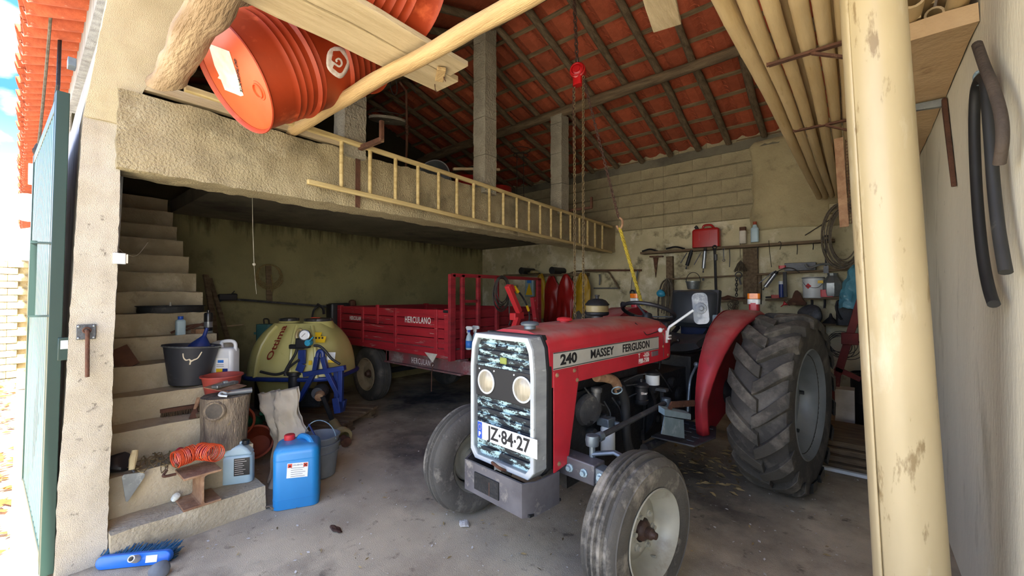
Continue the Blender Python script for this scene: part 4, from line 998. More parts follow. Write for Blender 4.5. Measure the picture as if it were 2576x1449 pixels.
# --- ladder hung on the beam
ld = thing('ladder', 'long wooden ladder hung sideways along the mezzanine beam', 'ladder', (-3.08, 1.3, 2.3))
def rail(p, q): 
    P = [V(p).lerp(V(q), i / 10) + V(0, 0, noise.noise(V(i * .9, p[2], 0)) * .008) for i in range(11)]
    return P
g = G()
for n_, (a, b) in (('t', ((-3.085, .62, 2.715), (-3.085, 6.22, 2.575))), ('b', ((-3.085, 1.345, 2.305), (-3.085, 6.2, 2.163)))):
    P = rail(a, b); g = G()
    vs = []
    for p in P:
        for yy, zz in ((-1, -1), (1, -1), (1, 1), (-1, 1)): vs.append(p + V(yy * .018, 0, zz * .019))
    g.add(vs, [(i * 4 + j, i * 4 + (j + 1) % 4, i * 4 + 4 + (j + 1) % 4, i * 4 + 4 + j) for i in range(10) for j in range(4)] + [(3, 2, 1, 0), (40, 41, 42, 43)]).build('ladder_rail', 'ladder_wood', ld, world=True, bevel=.006)
rung_px = [858, 930, 994, 1051, 1103, 1149, 1191, 1231, 1266, 1300, 1331, 1359, 1386, 1411, 1435, 1458, 1478, 1497, 1515]
for px in rung_px:
    y = PX(px, 600, -3.085).y; f = (y - .62) / 5.6; zt = 2.715 - .14 * f; zb = 2.305 - .142 * (y - 1.345) / 4.855
    rough_pole([(-3.085, y, zb), (-3.085 + random.uniform(-.003, .003), y, zt)], .0165, 8, .001, 3).build('rung', 'ladder_wood', ld, world=True, smooth=60)
for y0_, lab in ((1.77, 'rusty iron hook bracket holding the near end of the ladder'), (5.02, 'rusty iron hook bracket holding the far end of the ladder')):
    b = thing('ladder_bracket', lab, 'bracket', (-3.14, y0_, 2.2))
    G().bar((-3.135, y0_, 2.19), (-3.135, y0_, 2.67), .04, .008, V(1, 0, 0)).build('bracket_leg', 'rust', b, world=True)
    G().bar((-3.14, y0_, 2.67), (-2.78, y0_ + .0, 2.665), .035, .035).build('bracket_arm', 'rust', b, world=True, bevel=.003)
    G().bar((-2.79, y0_, 2.66), (-2.79, y0_, 2.81), .03, .03).build('bracket_tip', 'rust', b, world=True, bevel=.003)
# --- attic odds and ends in the dark
hd = thing('sieve_disc', 'round concrete disc hanging from wires in the attic', 'disc', PX(975, 300, -3.9))
c = PX(977, 302, -3.9); hn = V(.2, -.1, 1)
G().lathe([(.03, -.012), (.20, -.015), (.205, .0), (.2, .012), (.03, .012), (.03, -.012)], 32, axm(hn, c)).build('disc', 'column_concrete', hd, world=True)
G().torus(c + V(0, 0, .05), hn, .19, .005, 30, 5).build('wire_ring', 'wire_dark', hd, world=True)
rd = thing('iron_rod', 'rusty rod with a coupling standing in the attic behind the ladder', 'rod', PX(1022, 430, -3.7))
G().tube([V(PX(1020, 435, -3.7).x, PX(1020, 435, -3.7).y, 2.59), PX(1024, 330, -3.7), PX(1022, 230, -3.7), PX(1005, 205, -3.7)], .012, 8).build('rod', 'rust', rd, world=True)
g = G()
for k in range(5): g.torus(PX(1024, 318 + 5 * k, -3.7), (0, 0, 1), .016, .006, 12, 5)
g.build('wound_wire', 'rust', rd, world=True)
G().torus(PX(990, 215, -3.7), (.3, 1, .3), .09, .006, 28, 5).build('wire_hoop', 'wire_dark', label='thin bent wire hoop hanging below the board ends', cat='wire')
G().torus(PX(1040, 222, -3.6), (.6, .5, .3), .05, .004, 24, 5).build('wire_loop', 'wire_dark', label='small loose wire loop beside the board ends', cat='wire')
def bucket_mesh(r0, r1, h, th=.004, rim=.008, n=32, rings=()):
    pr = [(0, 0), (r0 - .008, 0), (r0, .006)]
    for z in rings: t = z / h; r_ = r0 + (r1 - r0) * t; pr += [(r_, z - .006), (r_ + .006, z), (r_, z + .006)]
    return G().lathe(pr + [(r1, h - .012), (r1 + rim, h - .01), (r1 + rim, h), (r1 - th, h), (r0 - th, .012), (0, .012)], n)
m = axm((.55, -.8, .12), V(PX(1110, 425, -3.75).x, PX(1110, 425, -3.75).y, 2.76)); bk = thing('tipped_tub', 'grey ribbed tub lying on its side behind the ladder', 'tub', m=m)
bucket_mesh(.13, .17, .30, rings=(.06, .11, .16, .21)).build('tub', 'bucket_grey', bk)
for i, (px, r_, lab, mt) in enumerate(((1175, .15, 'red tub standing behind the tall column, left side showing', 'coat_red'), (1258, .15, 'red tub on a grey ribbed base right of the tall column', 'coat_red'))):
    c = PX(px, 455, -3.75); o = thing('red_tub', lab, 'tub', (c.x, c.y, 2.6))
    G().lathe([(0, .34), (.15, .34), (.16, .32), (.16, .17), (.15, .17)], 32).build('red_body', mt, o)
    bucket_mesh(.14, .165, .20, rings=(.05, .09, .13)).build('ribbed_base', 'bucket_grey', o)
plank('wood_stick', 'split wooden stick lying across the tubs', PX(1140, 425, -3.5), PX(1256, 426, -3.4), .03, .03, 'pale_wood', 'stick')
plank('wood_offcut', 'short pale wood offcut on the beam below the tall column', PX(1192, 462, -3.28), PX(1218, 466, -3.25), .05, .035, 'pale_wood', 'wood')
hs = thing('wire_stand', 'thin wire hoop stand in the dark attic right of the column', 'stand', (PX(1310, 480, -4.2)))
for py, rr in ((378, .16), (390, .12)): G().torus(PX(1310, py, -4.2), (0, 0, 1), rr, .005, 30, 5).build('hoop', 'wire_dark', hs, world=True)
for dx in (-.08, .06): G().cyl(V(-4.2 + dx, PX(1310, 480, -4.2).y, 2.59), PX(1310, 385, -4.2) + V(dx, 0, 0), .005, n=6).build('hoop_leg', 'wire_dark', hs, world=True)
# --- chain hoist
hc = V(-1.97, 3.30, 3.54)
ho = thing('chain_hoist', 'red chain hoist hanging from the ridge beam', 'hoist', hc)
G().lathe([(0, -.045), (.05, -.045), (.072, -.03), (.075, 0), (.072, .03), (.05, .045), (.03, .05), (.028, .06), (0, .06)], 28, axm((.3, -.95, .05), hc)).build('hoist_body', 'hoist_red', ho, world=True)
G().torus(hc + V(.015, -.05, 0), (.3, -.95, .05), .055, .008, 24, 6).build('hoist_cover_ring', 'hoist_red', ho, world=True)
G().rbox(hc + V(0, 0, -.085), (.09, .07, .09), .02).build('load_sheave', 'hoist_red', ho, world=True)
G().torus(hc + V(0, 0, .095), (.9, .3, 0), .02, .006, 16, 6).build('top_hook', 'iron_mid', ho, world=True)
chain_mesh(G(), [V(-2.02, 3.30, 4.42), hc + V(-.01, 0, .1)], .05, .007).build('hanging_chain', 'chain_rust', ho, world=True, kind='stuff')
for dx, zb, zz in ((-.045, 1.30, 0), (.055, 1.28, 0)):
    chain_mesh(G(), [hc + V(dx, 0, -.06), hc + V(dx * .9, .0, -1.), V(hc.x + dx * .9, 3.3, zb)], .036, .0042).build('hand_chain', 'chain_gold', ho, world=True, kind='stuff')
chain_mesh(G(), curve_pts([V(hc.x - .04, 3.3, 1.30), V(hc.x - .01, 3.3, 1.2), V(hc.x + .03, 3.3, 1.2), V(hc.x + .05, 3.3, 1.28)], 5), .036, .0042).build('hand_chain_loop', 'chain_gold', ho, world=True, kind='stuff')
chain_mesh(G(), [hc + V(-.05, 0, -.1), hc + V(-.045, .0, -.75)], .034, .005).build('slack_chain', 'chain_rust', ho, world=True, kind='stuff')
hk = V(-1.62, 3.42, 2.11)
chain_mesh(G(), [hc + V(.06, 0, -.1), hk + V(-.01, 0, .05)], .036, .0042).build('load_chain', 'chain_rust', ho, world=True, kind='stuff')
G().tube(curve_pts([hk + V(0, 0, .05), hk + V(.025, 0, .02), hk + V(.02, 0, -.03), hk + V(-.01, 0, -.05), hk + V(-.03, 0, -.02)]), .010, 8).build('load_hook', 'rust_light', ho, world=True)
rb = V(-1.45, 3.5, 1.42); g = G()
for ph in (0, 2.1, 4.2):
    g.tube([hk + V(0, 0, -.04) + (rb - hk) * (i / 40) + V(math.cos(ph + i * .9) * .009, math.sin(ph + i * .9) * .009, 0) for i in range(41)], .008, 6)
g.build('yellow_rope', 'rope_yellow', label='twisted yellow rope running down to the steering wheel', cat='rope')
# --- hanging broken plank above the tractor
plank('broken_plank', 'weathered broken plank end hanging above the tractor', (-.60, 1.30, 2.94), (-.78, 2.24, 2.93), .14, .03, 'white_wood' if False else 'pale_wood')
# --- bamboo rack on the right
rack_y = (2.48, 3.61)
for y, lab in ((rack_y[0], 'rusty angle-iron rack arm under the bamboo, nearer one'), (rack_y[1], 'rusty angle-iron rack arm under the bamboo, farther one')):
    b = thing('rack_arm', lab, 'bracket', (0, y, 2.66))
    G().bar((.12, y, 2.665), (-.345, y, 2.665), .028, .012).build('arm', 'rust', b, world=True)
    G().bar((-.345, y, 2.66), (-.345, y, 2.76), .02, .012, V(0, 1, 0)).build('stop', 'rust', b, world=True)
    G().bar((-.165, y, 2.66), (.12, y - .02, 2.50), .022, .012).build('brace', 'rust', b, world=True)
def bamboo(name, label, a, b, r, m='bamboo', hollow=True):
    a, b = V(a), V(b); l = (b - a).length; n = int(l / .32); P = []; rs = []
    for i in range(n):
        for f, k in ((0, 1.0), (.06, .97), (.5, .96), (.94, .97)):
            t = (i + f) / n; p = a.lerp(b, t); P.append(p + noise.noise_vector(p * .9 + V(r * 90, 0, 0)) * .007); rs.append(r * k * (1 - .18 * t))
    P.append(b); rs.append(r * .82)
    g = G().tube(P, r, 14, rs=rs, cap=False)
    if hollow:
        d = (P[0] - P[1]).normalized(); g.tube([P[0], P[0] - d * .001, P[0] - d * .12], r, 14, cap=False, rs=[rs[0], rs[0] * .74, rs[0] * .74]); g.add([P[0] - d * .12 + V(x * .8 * r, 0, z * .8 * r) for x, z in ((-1, -1), (1, -1), (1, 1), (-1, 1))], [(0, 1, 2, 3)])
    return g.build(name, m, label=label, cat='bamboo', group='bamboo canes on the right rack', smooth=60)
near = [(-.465, 2.745, .040), (-.375, 2.72, .036), (-.30, 2.715, .034), (-.20, 2.72, .037), (-.125, 2.72, .034), (-.05, 2.72, .034), (-.42, 2.80, .028), (-.25, 2.80, .034), (-.10, 2.80, .034)]
names = ['outermost bamboo cane on the left side of the rack', 'second bamboo cane from the rack stops', 'third bamboo cane from the rack stops', 'fourth bamboo cane from the rack stops', 'fifth bamboo cane from the rack stops', 'bamboo cane lying closest to the standing tube', 'thin upper bamboo cane on the left of the rack', 'upper bamboo cane in the middle of the rack', 'upper bamboo cane beside the standing tube']
far = [(-.36, 6.3, 2.67), (-.30, 6.3, 2.66), (-.24, 6.25, 2.665), (-.18, 6.3, 2.66), (-.12, 6.2, 2.67), (-.06, 6.3, 2.67), (-.33, 6.2, 2.73), (-.21, 6.3, 2.72), (-.15, 6.2, 2.73)]
for (x, z, r_), nm, fx in zip(near, names, far): bamboo('bamboo_cane', nm, (x + .02, 1.1, z + .01), fx, r_)
# slab shelf on the right wall
slab = struct(rough_box(G(), (.02, 2.56, 2.62), (XR - .005, YW, 2.70), .09, .008, 5), 'slab_shelf', 'mezz_board', 'cracked tan slab shelf high on the right wall')
g = G().tube([PZ(2245 + 42 * i, 0, 2.62) if False else V(.2 + .012 * math.sin(i * 2), 2.7 + .16 * i, 2.612) for i in range(7)], .0025, 5); g.build('crack', 'ink_black', slab)
for x, y, r_, z, l, nm in ((.19, 2.44, .042, 2.745, 2.2, 'hollow bamboo cane end pointing out over the slab'), (.10, 2.50, .034, 2.735, 2., 'low bamboo cane end on the slab beside the tube'), (.27, 2.62, .034, 2.735, 2., 'bamboo cane lying farther back on the slab'), (.34, 2.50, .04, 2.745, 2.2, 'bamboo cane against the right wall on the slab'), (.14, 2.55, .036, 2.81, 2., 'upper bamboo cane stacked on the slab'), (.24, 2.5, .04, 2.82, 2., 'middle upper bamboo cane on the slab'), (.33, 2.4, .04, 2.83, 2., 'upper bamboo cane touching the right wall')):
    bamboo('bamboo_cane', nm, (x, y, z), (x + .0, y + l, z), r_)
for y, lab in ((3.40, 'flaking T-iron bracket under the slab at the right wall'), (6.25, 'small iron bracket under the slab near the back corner')):
    b = thing('slab_bracket', lab, 'bracket', (XR, y, 2.1))
    G().prism([(XR - .008, y, 2.61), (XR - .008, y, 2.56), (.02, y, 2.59), (.02, y, 2.61)], (0, .03, 0)).build('bracket_arm', 'galvanised', b, world=True, bevel=.004)
    G().prism([(XR - .004, y - .025, 2.60), (XR - .004, y + .03, 2.60), (XR - .004, y - .27, 2.04), (XR - .004, y - .285, 2.04)], (-.02, 0, 0)).build('bracket_leg', 'rust', b, world=True, bevel=.004)
# --- standing rolled tube
tb = thing('rolled_tube', 'tall pale tan rolled tube standing in front of the right wall', 'tube', (.155, 2.13, 0))
TB0, TB1 = V(.156, 2.12, 0), V(.020, 1.98, 3.25); dT = (TB1 - TB0).normalized()
mt_ = axm(dT, TB0); n = 40; g = G()
def roll(i, j):
    a = R(-178) + R(400) * i; z = 3.28 * j; r_ = (.104 - .018 * j) * (1 + .16 * (i - .5) ** 3 * 4 * (1 - .85 * j)); 
    return mt_ @ V(r_ * math.cos(a), r_ * math.sin(a), z) + V(0, 0, 0)
g.grid(roll, 48, 24); g.build('roll', 'tube_card', tb, world=True, solid=.004, smooth=60)
G().lathe([(.06, .05), (.06, 3.2)], 20, mt_).build('roll_core', 'tube_card', tb, world=True, solid=.004)
# --- cage grille and cable coil behind the tube
cg = thing('wire_cage', 'rusty framed wire mesh grille hanging behind the standing tube', 'grille', (-.08, 3.7, 2.0))
g = G()
for k in range(26): g.cyl((-.06, 3.70, 1.97 + .023 * k), (.16, 3.64, 1.98 + .023 * k), .0022, n=4)
for k in range(16): g.cyl((-.06 + .0145 * k, 3.70 - .004 * k, 1.97), (-.06 + .0145 * k, 3.70 - .004 * k, 2.56), .0022, n=4)
g.build('wire_mesh', 'rust', cg, world=True, kind='stuff')
G().bar((-.072, 3.70, 1.95), (-.098, 3.70, 2.58), .05, .012, V(0, 1, 0)).build('cage_frame', 'rust_light', cg, world=True)
cc = PY(2122, 590, 6.15); g = G(); ck = thing('cable_coil', 'big coil of brown cable hung in the back right corner', 'cable', cc)
for k in range(11):
    ph = k * .6; g.tube([cc + V((.13 + .006 * k) * math.cos(a) + .03 * math.sin(ph), -.02 + .01 * (k % 5) - .05 + .03 * math.sin(a + ph), (.30 + .008 * k) * math.sin(a) - .02 * (k % 3)) for a in [2 * math.pi * i / 30 for i in range(30)]], .007, 5, closed=True)
g.build('cable_loops', 'rope_grey', ck, world=True, kind='stuff'); G().tube([cc + V(0, 0, .27), cc + V(.08, .0, .40), V(cc.x + .2, cc.y, 2.63)], .008, 6).build('hanging_loop', 'rope_grey', ck, world=True)
G().box(cc + V(-.06, .1, .33), (.16, .1, .12)).build('junction_box', 'yellow_oil', ck, world=True, bevel=.01)
# --- hoses and pipe at the right wall
hs_ = thing('black_hose', 'black rubber hose doubled over a hook on the right wall', 'hose', (XR, 2.5, 2.3))
xh = .355
P = [PX(px, py, xh) for px, py in ((2503, 768), (2490, 740), (2478, 690), (2466, 600), (2455, 480), (2450, 330), (2452, 235), (2462, 200), (2475, 195), (2482, 230), (2490, 330), (2497, 450), (2510, 560), (2522, 640), (2530, 685))]
P = [PX(px, py, xh) for px, py in ((2500, 765), (2490, 735), (2478, 680), (2467, 600), (2457, 480), (2451, 330), (2454, 235), (2466, 197), (2478, 205), (2484, 260), (2492, 360), (2500, 470), (2511, 570), (2522, 640), (2530, 685))]
G().tube(curve_pts(P, 6), .0165, 12).build('hose', 'black_rubber_hose', hs_, world=True)
mat('brown_rubber', '4f443a', '3a322b', 6, .8, bump=.3, bs=40)
bh = thing('brown_hose', 'short stiff brown hose hanging with the black hose', 'hose', PX(2480, 200, .36))
G().tube(curve_pts([PX(px, py, .352) for px, py in ((2458, 112), (2478, 170), (2500, 225), (2518, 290), (2522, 350), (2514, 412))], 6), .0155, 12).build('hose', 'brown_rubber', bh, world=True)
wh = thing('wall_hook', 'small wire hook holding the hoses', 'hook', PX(2465, 195, .38))
G().tube(curve_pts([PX(px, py, q) for px, py, q in ((2472, 190, .40), (2462, 180, .36), (2452, 192, .35), (2456, 210, .35), (2468, 212, .36))], 5), .006, 6).build('hook', 'zinc_plate', wh, world=True)
gp = thing('galvanised_pipe', 'galvanised pipe leaning against the right wall behind the tube', 'pipe', (.30, 5.4, 0))
a, b = V(.325, 4.47, 1.93), V(.27, 5.65, 0)
G().tube([b, a], .05, 20, cap=False).build('pipe', 'galvanised', gp, world=True, solid=.006)
G().torus(a, a - b, .051, .008, 24, 6).build('pipe_rim', 'galvanised', gp, world=True)
# ================================================================ TRAILER
def locp(M, px, py, ax, v):
    I = M.inverted(); o = I @ CAMP; d = I.to_3x3() @ ray(px, py); return o + d * ((v - o[ax]) / d[ax])
XA, XZ, YA, YB = -5.98, -3.50, 3.10, 4.70; Z0, Z1 = .86, 1.305
tr = thing('trailer', 'scraped red farm trailer parked under the mezzanine', 'trailer', (-4.8, 3.9, 0))
def tb_(name, g, m, par=None, **kw): return g.build(name, m, par or tr, world=True, **kw)
bh_ = (Z1 - Z0) / 4
side = None
for k in range(4):
    for (a, b) in (((XA, YA - .012, 0), (XZ, YA + .014, 0)), ((XA, YB - .014, 0), (XZ, YB + .012, 0))):
        tb_('side_board', G().bb((a[0], a[1], Z0 + bh_ * k + .004), (b[0], b[1], Z0 + bh_ * (k + 1) - .004)), 'trailer_red', bevel=.006)
    for x in (XA, XZ):
        tb_('end_board', G().bb((x - .013, YA + .02, Z0 + bh_ * k + .004), (x + .013, YB - .02, Z0 + bh_ * (k + 1) - .004)), 'trailer_red_y', bevel=.006) if 'trailer_red_y' in MATS else None
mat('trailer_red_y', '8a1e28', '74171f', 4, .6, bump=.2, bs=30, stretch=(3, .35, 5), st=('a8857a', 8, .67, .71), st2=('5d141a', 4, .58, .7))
for k in range(4):
    for x in (XA, XZ): tb_('end_board', G().bb((x - .013, YA + .02, Z0 + bh_ * k + .004), (x + .013, YB - .02, Z0 + bh_ * (k + 1) - .004)), 'trailer_red_y', bevel=.006)
for px, top in ((916, 1), (998, 1), (1101, 1), (953, 0)):
    x = PY(px, 820, YA).x
    tb_('side_post', G().bb((x - .025, YA - .034, Z0 - .05 if top else Z1 - .22), (x + .025, YA - .010, Z1 + (.0 if top else .035))), 'trailer_red', bevel=.004)
for x in (XA + .02, XZ - .03):
    for y in (YA, YB): tb_('corner_post', G().bb((x - .045, y - .03, Z0 - .08), (x + .045, y + .03, Z1 + .01)), 'trailer_red', bevel=.006)
tb_('bed_rail', G().bb((XA, YA - .02, Z0 - .11), (XZ + .03, YA + .05, Z0 - .005)), 'trailer_red', bevel=.006)
tb_('bed_rail', G().bb((XA, YB - .05, Z0 - .11), (XZ + .03, YB + .02, Z0 - .005)), 'trailer_red', bevel=.006)
tb_('bed_floor', G().bb((XA, YA, Z0 - .06), (XZ, YB, Z0 - .0)), 'trailer_chassis')
tb_('end_rail', G().bb((XZ - .02, YA, Z0 - .12), (XZ + .04, YB, Z0 - .01)), 'trailer_red_y', bevel=.006)
# headboard frame on the right end
zf = PX(1140, 690, XZ + .03).z; xf = XZ + .045
ys = [YA - .02] + [PX(px, 760, xf).y for px in (1163, 1203, 1250)] + [YB]
tb_('frame_bar', G().bb((xf - .02, ys[0], zf - .03), (xf + .02, ys[-1], zf + .01)), 'trailer_red_y', bevel=.003)
for i, y in enumerate(ys):
    w = .04 if i in (0, 4) else .022
    tb_('frame_post', G().bb((xf - .02, y - w, (Z0 - .12) if i < 2 else .95), (xf + .02, y + w, zf)), 'trailer_red_y', bevel=.003)
zc = PX(1180, 758, xf).z; tb_('frame_bar', G().bb((xf - .015, ys[1], zc - .016), (xf + .015, ys[2], zc + .016)), 'trailer_red_y')
tb_('hinge_pin', G().cyl((xf, YA - .03, Z1 - .02), (xf - .12, YA - .03, Z1 - .02), .016, n=8), 'iron_dark')
for px, py, sz in ((1050, 806, .085), (896, 801, .06)):
    p = PY(px, py, YA - .016); text('HERCULANO', sz * 1.25, 'ink_white', tr, frame(V(1, 0, 0), V(0, 0, 1), V(0, -1, 0), p), world=True, bold=.002, sx=.72, sp=1.15)
# chassis, drawbar, wheels
ch = tb_('chassis_beam', G().bb((-4.9, YA + .10, .58), (XZ + .10, YA + .16, .73)), 'trailer_chassis', bevel=.006)
tb_('chassis_beam', G().bb((-4.9, YB - .3, .58), (XZ, YB - .22, .73)), 'trailer_chassis', bevel=.006)
tb_('chassis_flange', G().bb((-4.9, YA + .06, .725), (XZ + .1, YA + .18, .745)), 'trailer_chassis', ch); tb_('chassis_flange', G().bb((-4.9, YA + .06, .57), (XZ + .1, YA + .18, .588)), 'trailer_chassis', ch)
p = PY(1062, 911, YA + .098); text('HERCULANO', .1, 'ink_white', tr, frame(V(1, 0, 0), V(0, 0, 1), V(0, -1, 0), p), world=True, sx=.62, sp=1.25)
tb_('drawbar', G().prism([(XZ + .1, YA + .1, .58), (XZ + .1, YA + .16, .58), (XZ + .62, YA + .55, .52), (XZ + .62, YA + .46, .52)], (0, 0, .15)), 'trailer_chassis', bevel=.006)
tb_('drawbar', G().prism([(XZ + .0, YB - .3, .58), (XZ + .0, YB - .22, .58), (XZ + .62, YA + .66, .52), (XZ + .62, YA + .56, .52)], (0, 0, .15)), 'trailer_chassis', bevel=.006)
tb_('cross_member', G().bb((-4.92, YA + .1, .56), (-4.84, YB - .2, .74)), 'trailer_chassis', bevel=.006)
tb_('axle', G().cyl((-5.24, YA + .15, .37), (-5.24, YB - .1, .37), .04, n=12), 'iron_dark')
for y, s in ((3.19, -1), (4.55, 1)):
    m = axm((0, s, 0), (-5.24, y, .372))
    ty = tb_('trailer_tyre', G().lathe([(.2, -.075), (.24, -.098), (.3, -.105), (.34, -.095), (.362, -.075), (.37, -.06), (.362, -.052), (.37, -.045), (.371, -.015), (.362, -.01), (.371, -.005), (.371, .025), (.362, .03), (.37, .036), (.37, .06), (.362, .075), (.34, .095), (.3, .105), (.24, .098), (.2, .075)], 48, m), 'rubber', label='worn black trailer tyre')
    rm = tb_('trailer_rim', G().lathe([(.2, .08), (.225, .1), (.218, .105), (.2, .085), (.185, .05), (.175, .03), (.14, .025), (.11, .045), (.06, .045), (.055, .02), (0, .02)], 36, m), 'rim_tan', label='dusty tan steel rim')
    tb_('trailer_hub', G().lathe([(.05, .02), (.05, .07), (.035, .085), (.03, .1), (0, .1)], 16, m), 'hub_rust')
# triangle cloth and chain under the bed, grain spout pin
a, b, c = PY(1068, 886, YA - .03), PY(1099, 891, YA - .03), PY(1088, 912, YA - .03)
G().prism([a, b, c], (.0, .008, 0)).build('warning_triangle', 'white_dirty', label='small white triangular flap under the trailer bed', cat='flap')
hk2 = thing('hanging_hook', 'rusty hook and thin rod dangling under the trailer', 'hook', PY(1088, 930, YA - .03))
G().torus(PY(1088, 918, YA - .03), (0, 1, 0), .022, .006, 16, 6).build('hook_ring', 'rust', hk2, world=True)
G().tube([PY(1088, 925, YA - .03), PY(1086, 940, YA - .03), PY(1085, 985, YA - .03)], .006, 6).build('rod', 'rust', hk2, world=True)
# spray bottles hanging on the frame
def spray(px, py, blue, lab):
    p = PX(px, py, xf + .07); o = thing('spray_bottle', lab, 'bottle', p - V(0, 0, .13), group='spray bottles hooked on the trailer frame')
    G().lathe([(0, 0), (.034, 0), (.038, .01), (.038, .11), (.03, .15), (.014, .18), (.014, .2), (0, .2)], 18).build('bottle', 'jug_clear', o)
    G().lathe([(.0385, .02), (.0385, .10)], 18).build('bottle_label', 'blue_label', o, solid=.001)
    G().lathe([(.016, .195), (.018, .22), (0, .22)], 12).build('collar', 'eu_blue' if blue else 'white_metal', o)
    G().prism([(-.03, -.012, .215), (.055, -.012, .225), (.06, -.012, .245), (.045, -.012, .262), (-.03, -.012, .262), (-.045, -.012, .25)], (0, .024, 0)).build('trigger_head', 'white_metal', o, bevel=.004)
    G().tube([(-.025, 0, .22), (-.032, 0, .195), (-.028, 0, .18)], .005, 6).build('trigger', 'white_metal', o)
spray(1180, 850, True, 'spray bottle with blue collar hooked on the red trailer frame')
spray(1196, 848, False, 'all-white spray bottle behind the blue-collared one')
# red folded arm beside the trailer front, with hydraulic hoses
ra = thing('hydraulic_arm', 'red jib arm with hydraulic hoses in front of the trailer', 'arm', (-2.76, 4.1, 0))
xa = -2.76
tb2 = lambda n, g, m, **k: g.build(n, m, ra, world=True, **k)
A, B, C_ = PX(1277, 718, xa), PX(1306, 785, xa), PX(1290, 835, xa)
tb2('upper_arm', G().bar(A, B, .05, .06, V(1, 0, 0)), 'cap_red', bevel=.005)
tb2('elbow', G().prism([PX(1296, 788, xa), PX(1318, 785, xa), PX(1320, 802, xa), PX(1296, 806, xa)], (-.08, 0, 0)), 'cap_red', bevel=.006)
tb2('lower_arm', G().bar(PX(1302, 800, xa), PX(1286, 850, xa), .05, .06, V(1, 0, 0)), 'cap_red', bevel=.005)
tb2('stand', G().tube([PX(1286, 850, xa), (xa, PX(1286, 850, xa).y, 0)], .035, 8), 'trailer_red')
tb2('hydraulic_hose', G().tube(curve_pts([PX(1300, 728, xa), PX(1316, 750, xa), PX(1328, 775, xa), PX(1332, 800, xa), PX(1325, 820, xa)], 5), .010, 7), 'black_rubber_hose')
tb2('hose_sleeve', G().cyl(PX(1294, 722, xa), PX(1303, 735, xa), .02, n=8), 'yellow_sticker'); tb2('hose_sleeve', G().cyl(PX(1325, 768, xa), PX(1330, 782, xa), .014, n=8), 'yellow_sticker'); tb2('red_coupling', G().cyl(PX(1287, 718, xa), PX(1293, 732, xa), .02, n=8), 'cap_red')
tb2('rear_post', G().bar(PX(1341, 748, xa - .1), PX(1352, 830, xa - .1), .05, .05), 'trailer_red')
cb = thing('hose_coil', 'coil of thin dark hose hung behind the trailer frame', 'hose', PX(1263, 730, -3.3)); g = G()
for k in range(8):
    c = PX(1263, 727, -3.3); g.tube([c + V(.02 * math.sin(k * 1.7), (.11 + .006 * k) * math.cos(a), (.16 + .006 * k) * math.sin(a) - .01 * k) for a in [2 * math.pi * i / 26 for i in range(26)]], .006, 5, closed=True)
g.build('hose_loops', 'wire_dark', cb, world=True, kind='stuff')
G().tube(curve_pts([PX(1283, 740, -3.2), PX(1281, 780, -3.2), PX(1284, 805, -3.2), PX(1280, 818, -3.2)], 5), .008, 6).build('hose_tail', 'wire_dark', cb, world=True)
# ================================================================ SPRAYER
SM = rz(R(37), (-4.83, 2.08, 0)); sp = thing('crop_sprayer', 'yellow-green tank sprayer in a blue frame on a pallet', 'sprayer', m=SM)
def SLp(px, py, y): return locp(SM, px, py, 1, y)
def s_(name, g, m, par=None, **kw): return g.build(name, m, par or sp, **kw)
zt_ = .60
def tank(i, j):
    a = 2 * math.pi * i; t = j; z = .60 + .56 * t
    hw = .52 * (1 - .10 * t - .36 * t ** 3.2); hd = .40 * (1 - .08 * t - .42 * t ** 3.2)
    ca, sa = math.cos(a), math.sin(a); e = .55
    x = hw * sgn(ca) * abs(ca) ** e; y = hd * sgn(sa) * abs(sa) ** e
    fl = 1 - .018 * (1 if .12 < abs(x + .05) < .17 else 0) * (1 - t)
    return (x, y * fl, z)
g = G().grid(tank, 72, 16); top = [tank(i / 72, 1) for i in range(72)]; g.add(top, [tuple(range(72))])
tk = s_('tank', g, 'tank_yellow', smooth=50, label='moulded yellow-green tank')
def sump(i, j):
    a = 2 * math.pi * i; z = .60 - .34 * j; k = 1 - .28 * j; ca, sa = math.cos(a), math.sin(a); return (-.2 + .30 * k * sgn(ca) * abs(ca) ** .55, .05 + .30 * k * sgn(sa) * abs(sa) ** .55, z)
g = G().grid(sump, 48, 6); g.add([sump(i / 48, 1) for i in range(48)], [tuple(range(48))[::-1]]); s_('tank_sump', g, 'tank_yellow', tk)
for x, r_, nm in ((-.17, .085, 'small_lid'), (.17, .13, 'filler_lid')):
    z = 1.155
    G().lathe([(r_ + .05, -.06), (r_ + .03, 0), (r_ + .01, .03), (r_, .032)], 28, Matrix.Translation((x, 0, z))).build('filler_neck', 'tank_yellow', tk)
    l_ = G().lathe([(r_ + .015, .02), (r_ + .018, .03), (r_ + .012, .05), (r_ * .6, .058), (0, .06)], 28, Matrix.Translation((x, 0, z))).build(nm, 'black_plastic', sp)
    for k in range(6): G().box((x + (r_ + .012) * math.cos(k), (r_ + .012) * math.sin(k), z + .04), (.02, .02, .02)).build('lid_grip', 'black_plastic', l_)
G().box((.17, -.06, 1.217), (.10, .03, .004)).build('lid_label', 'red_sticker', sp)
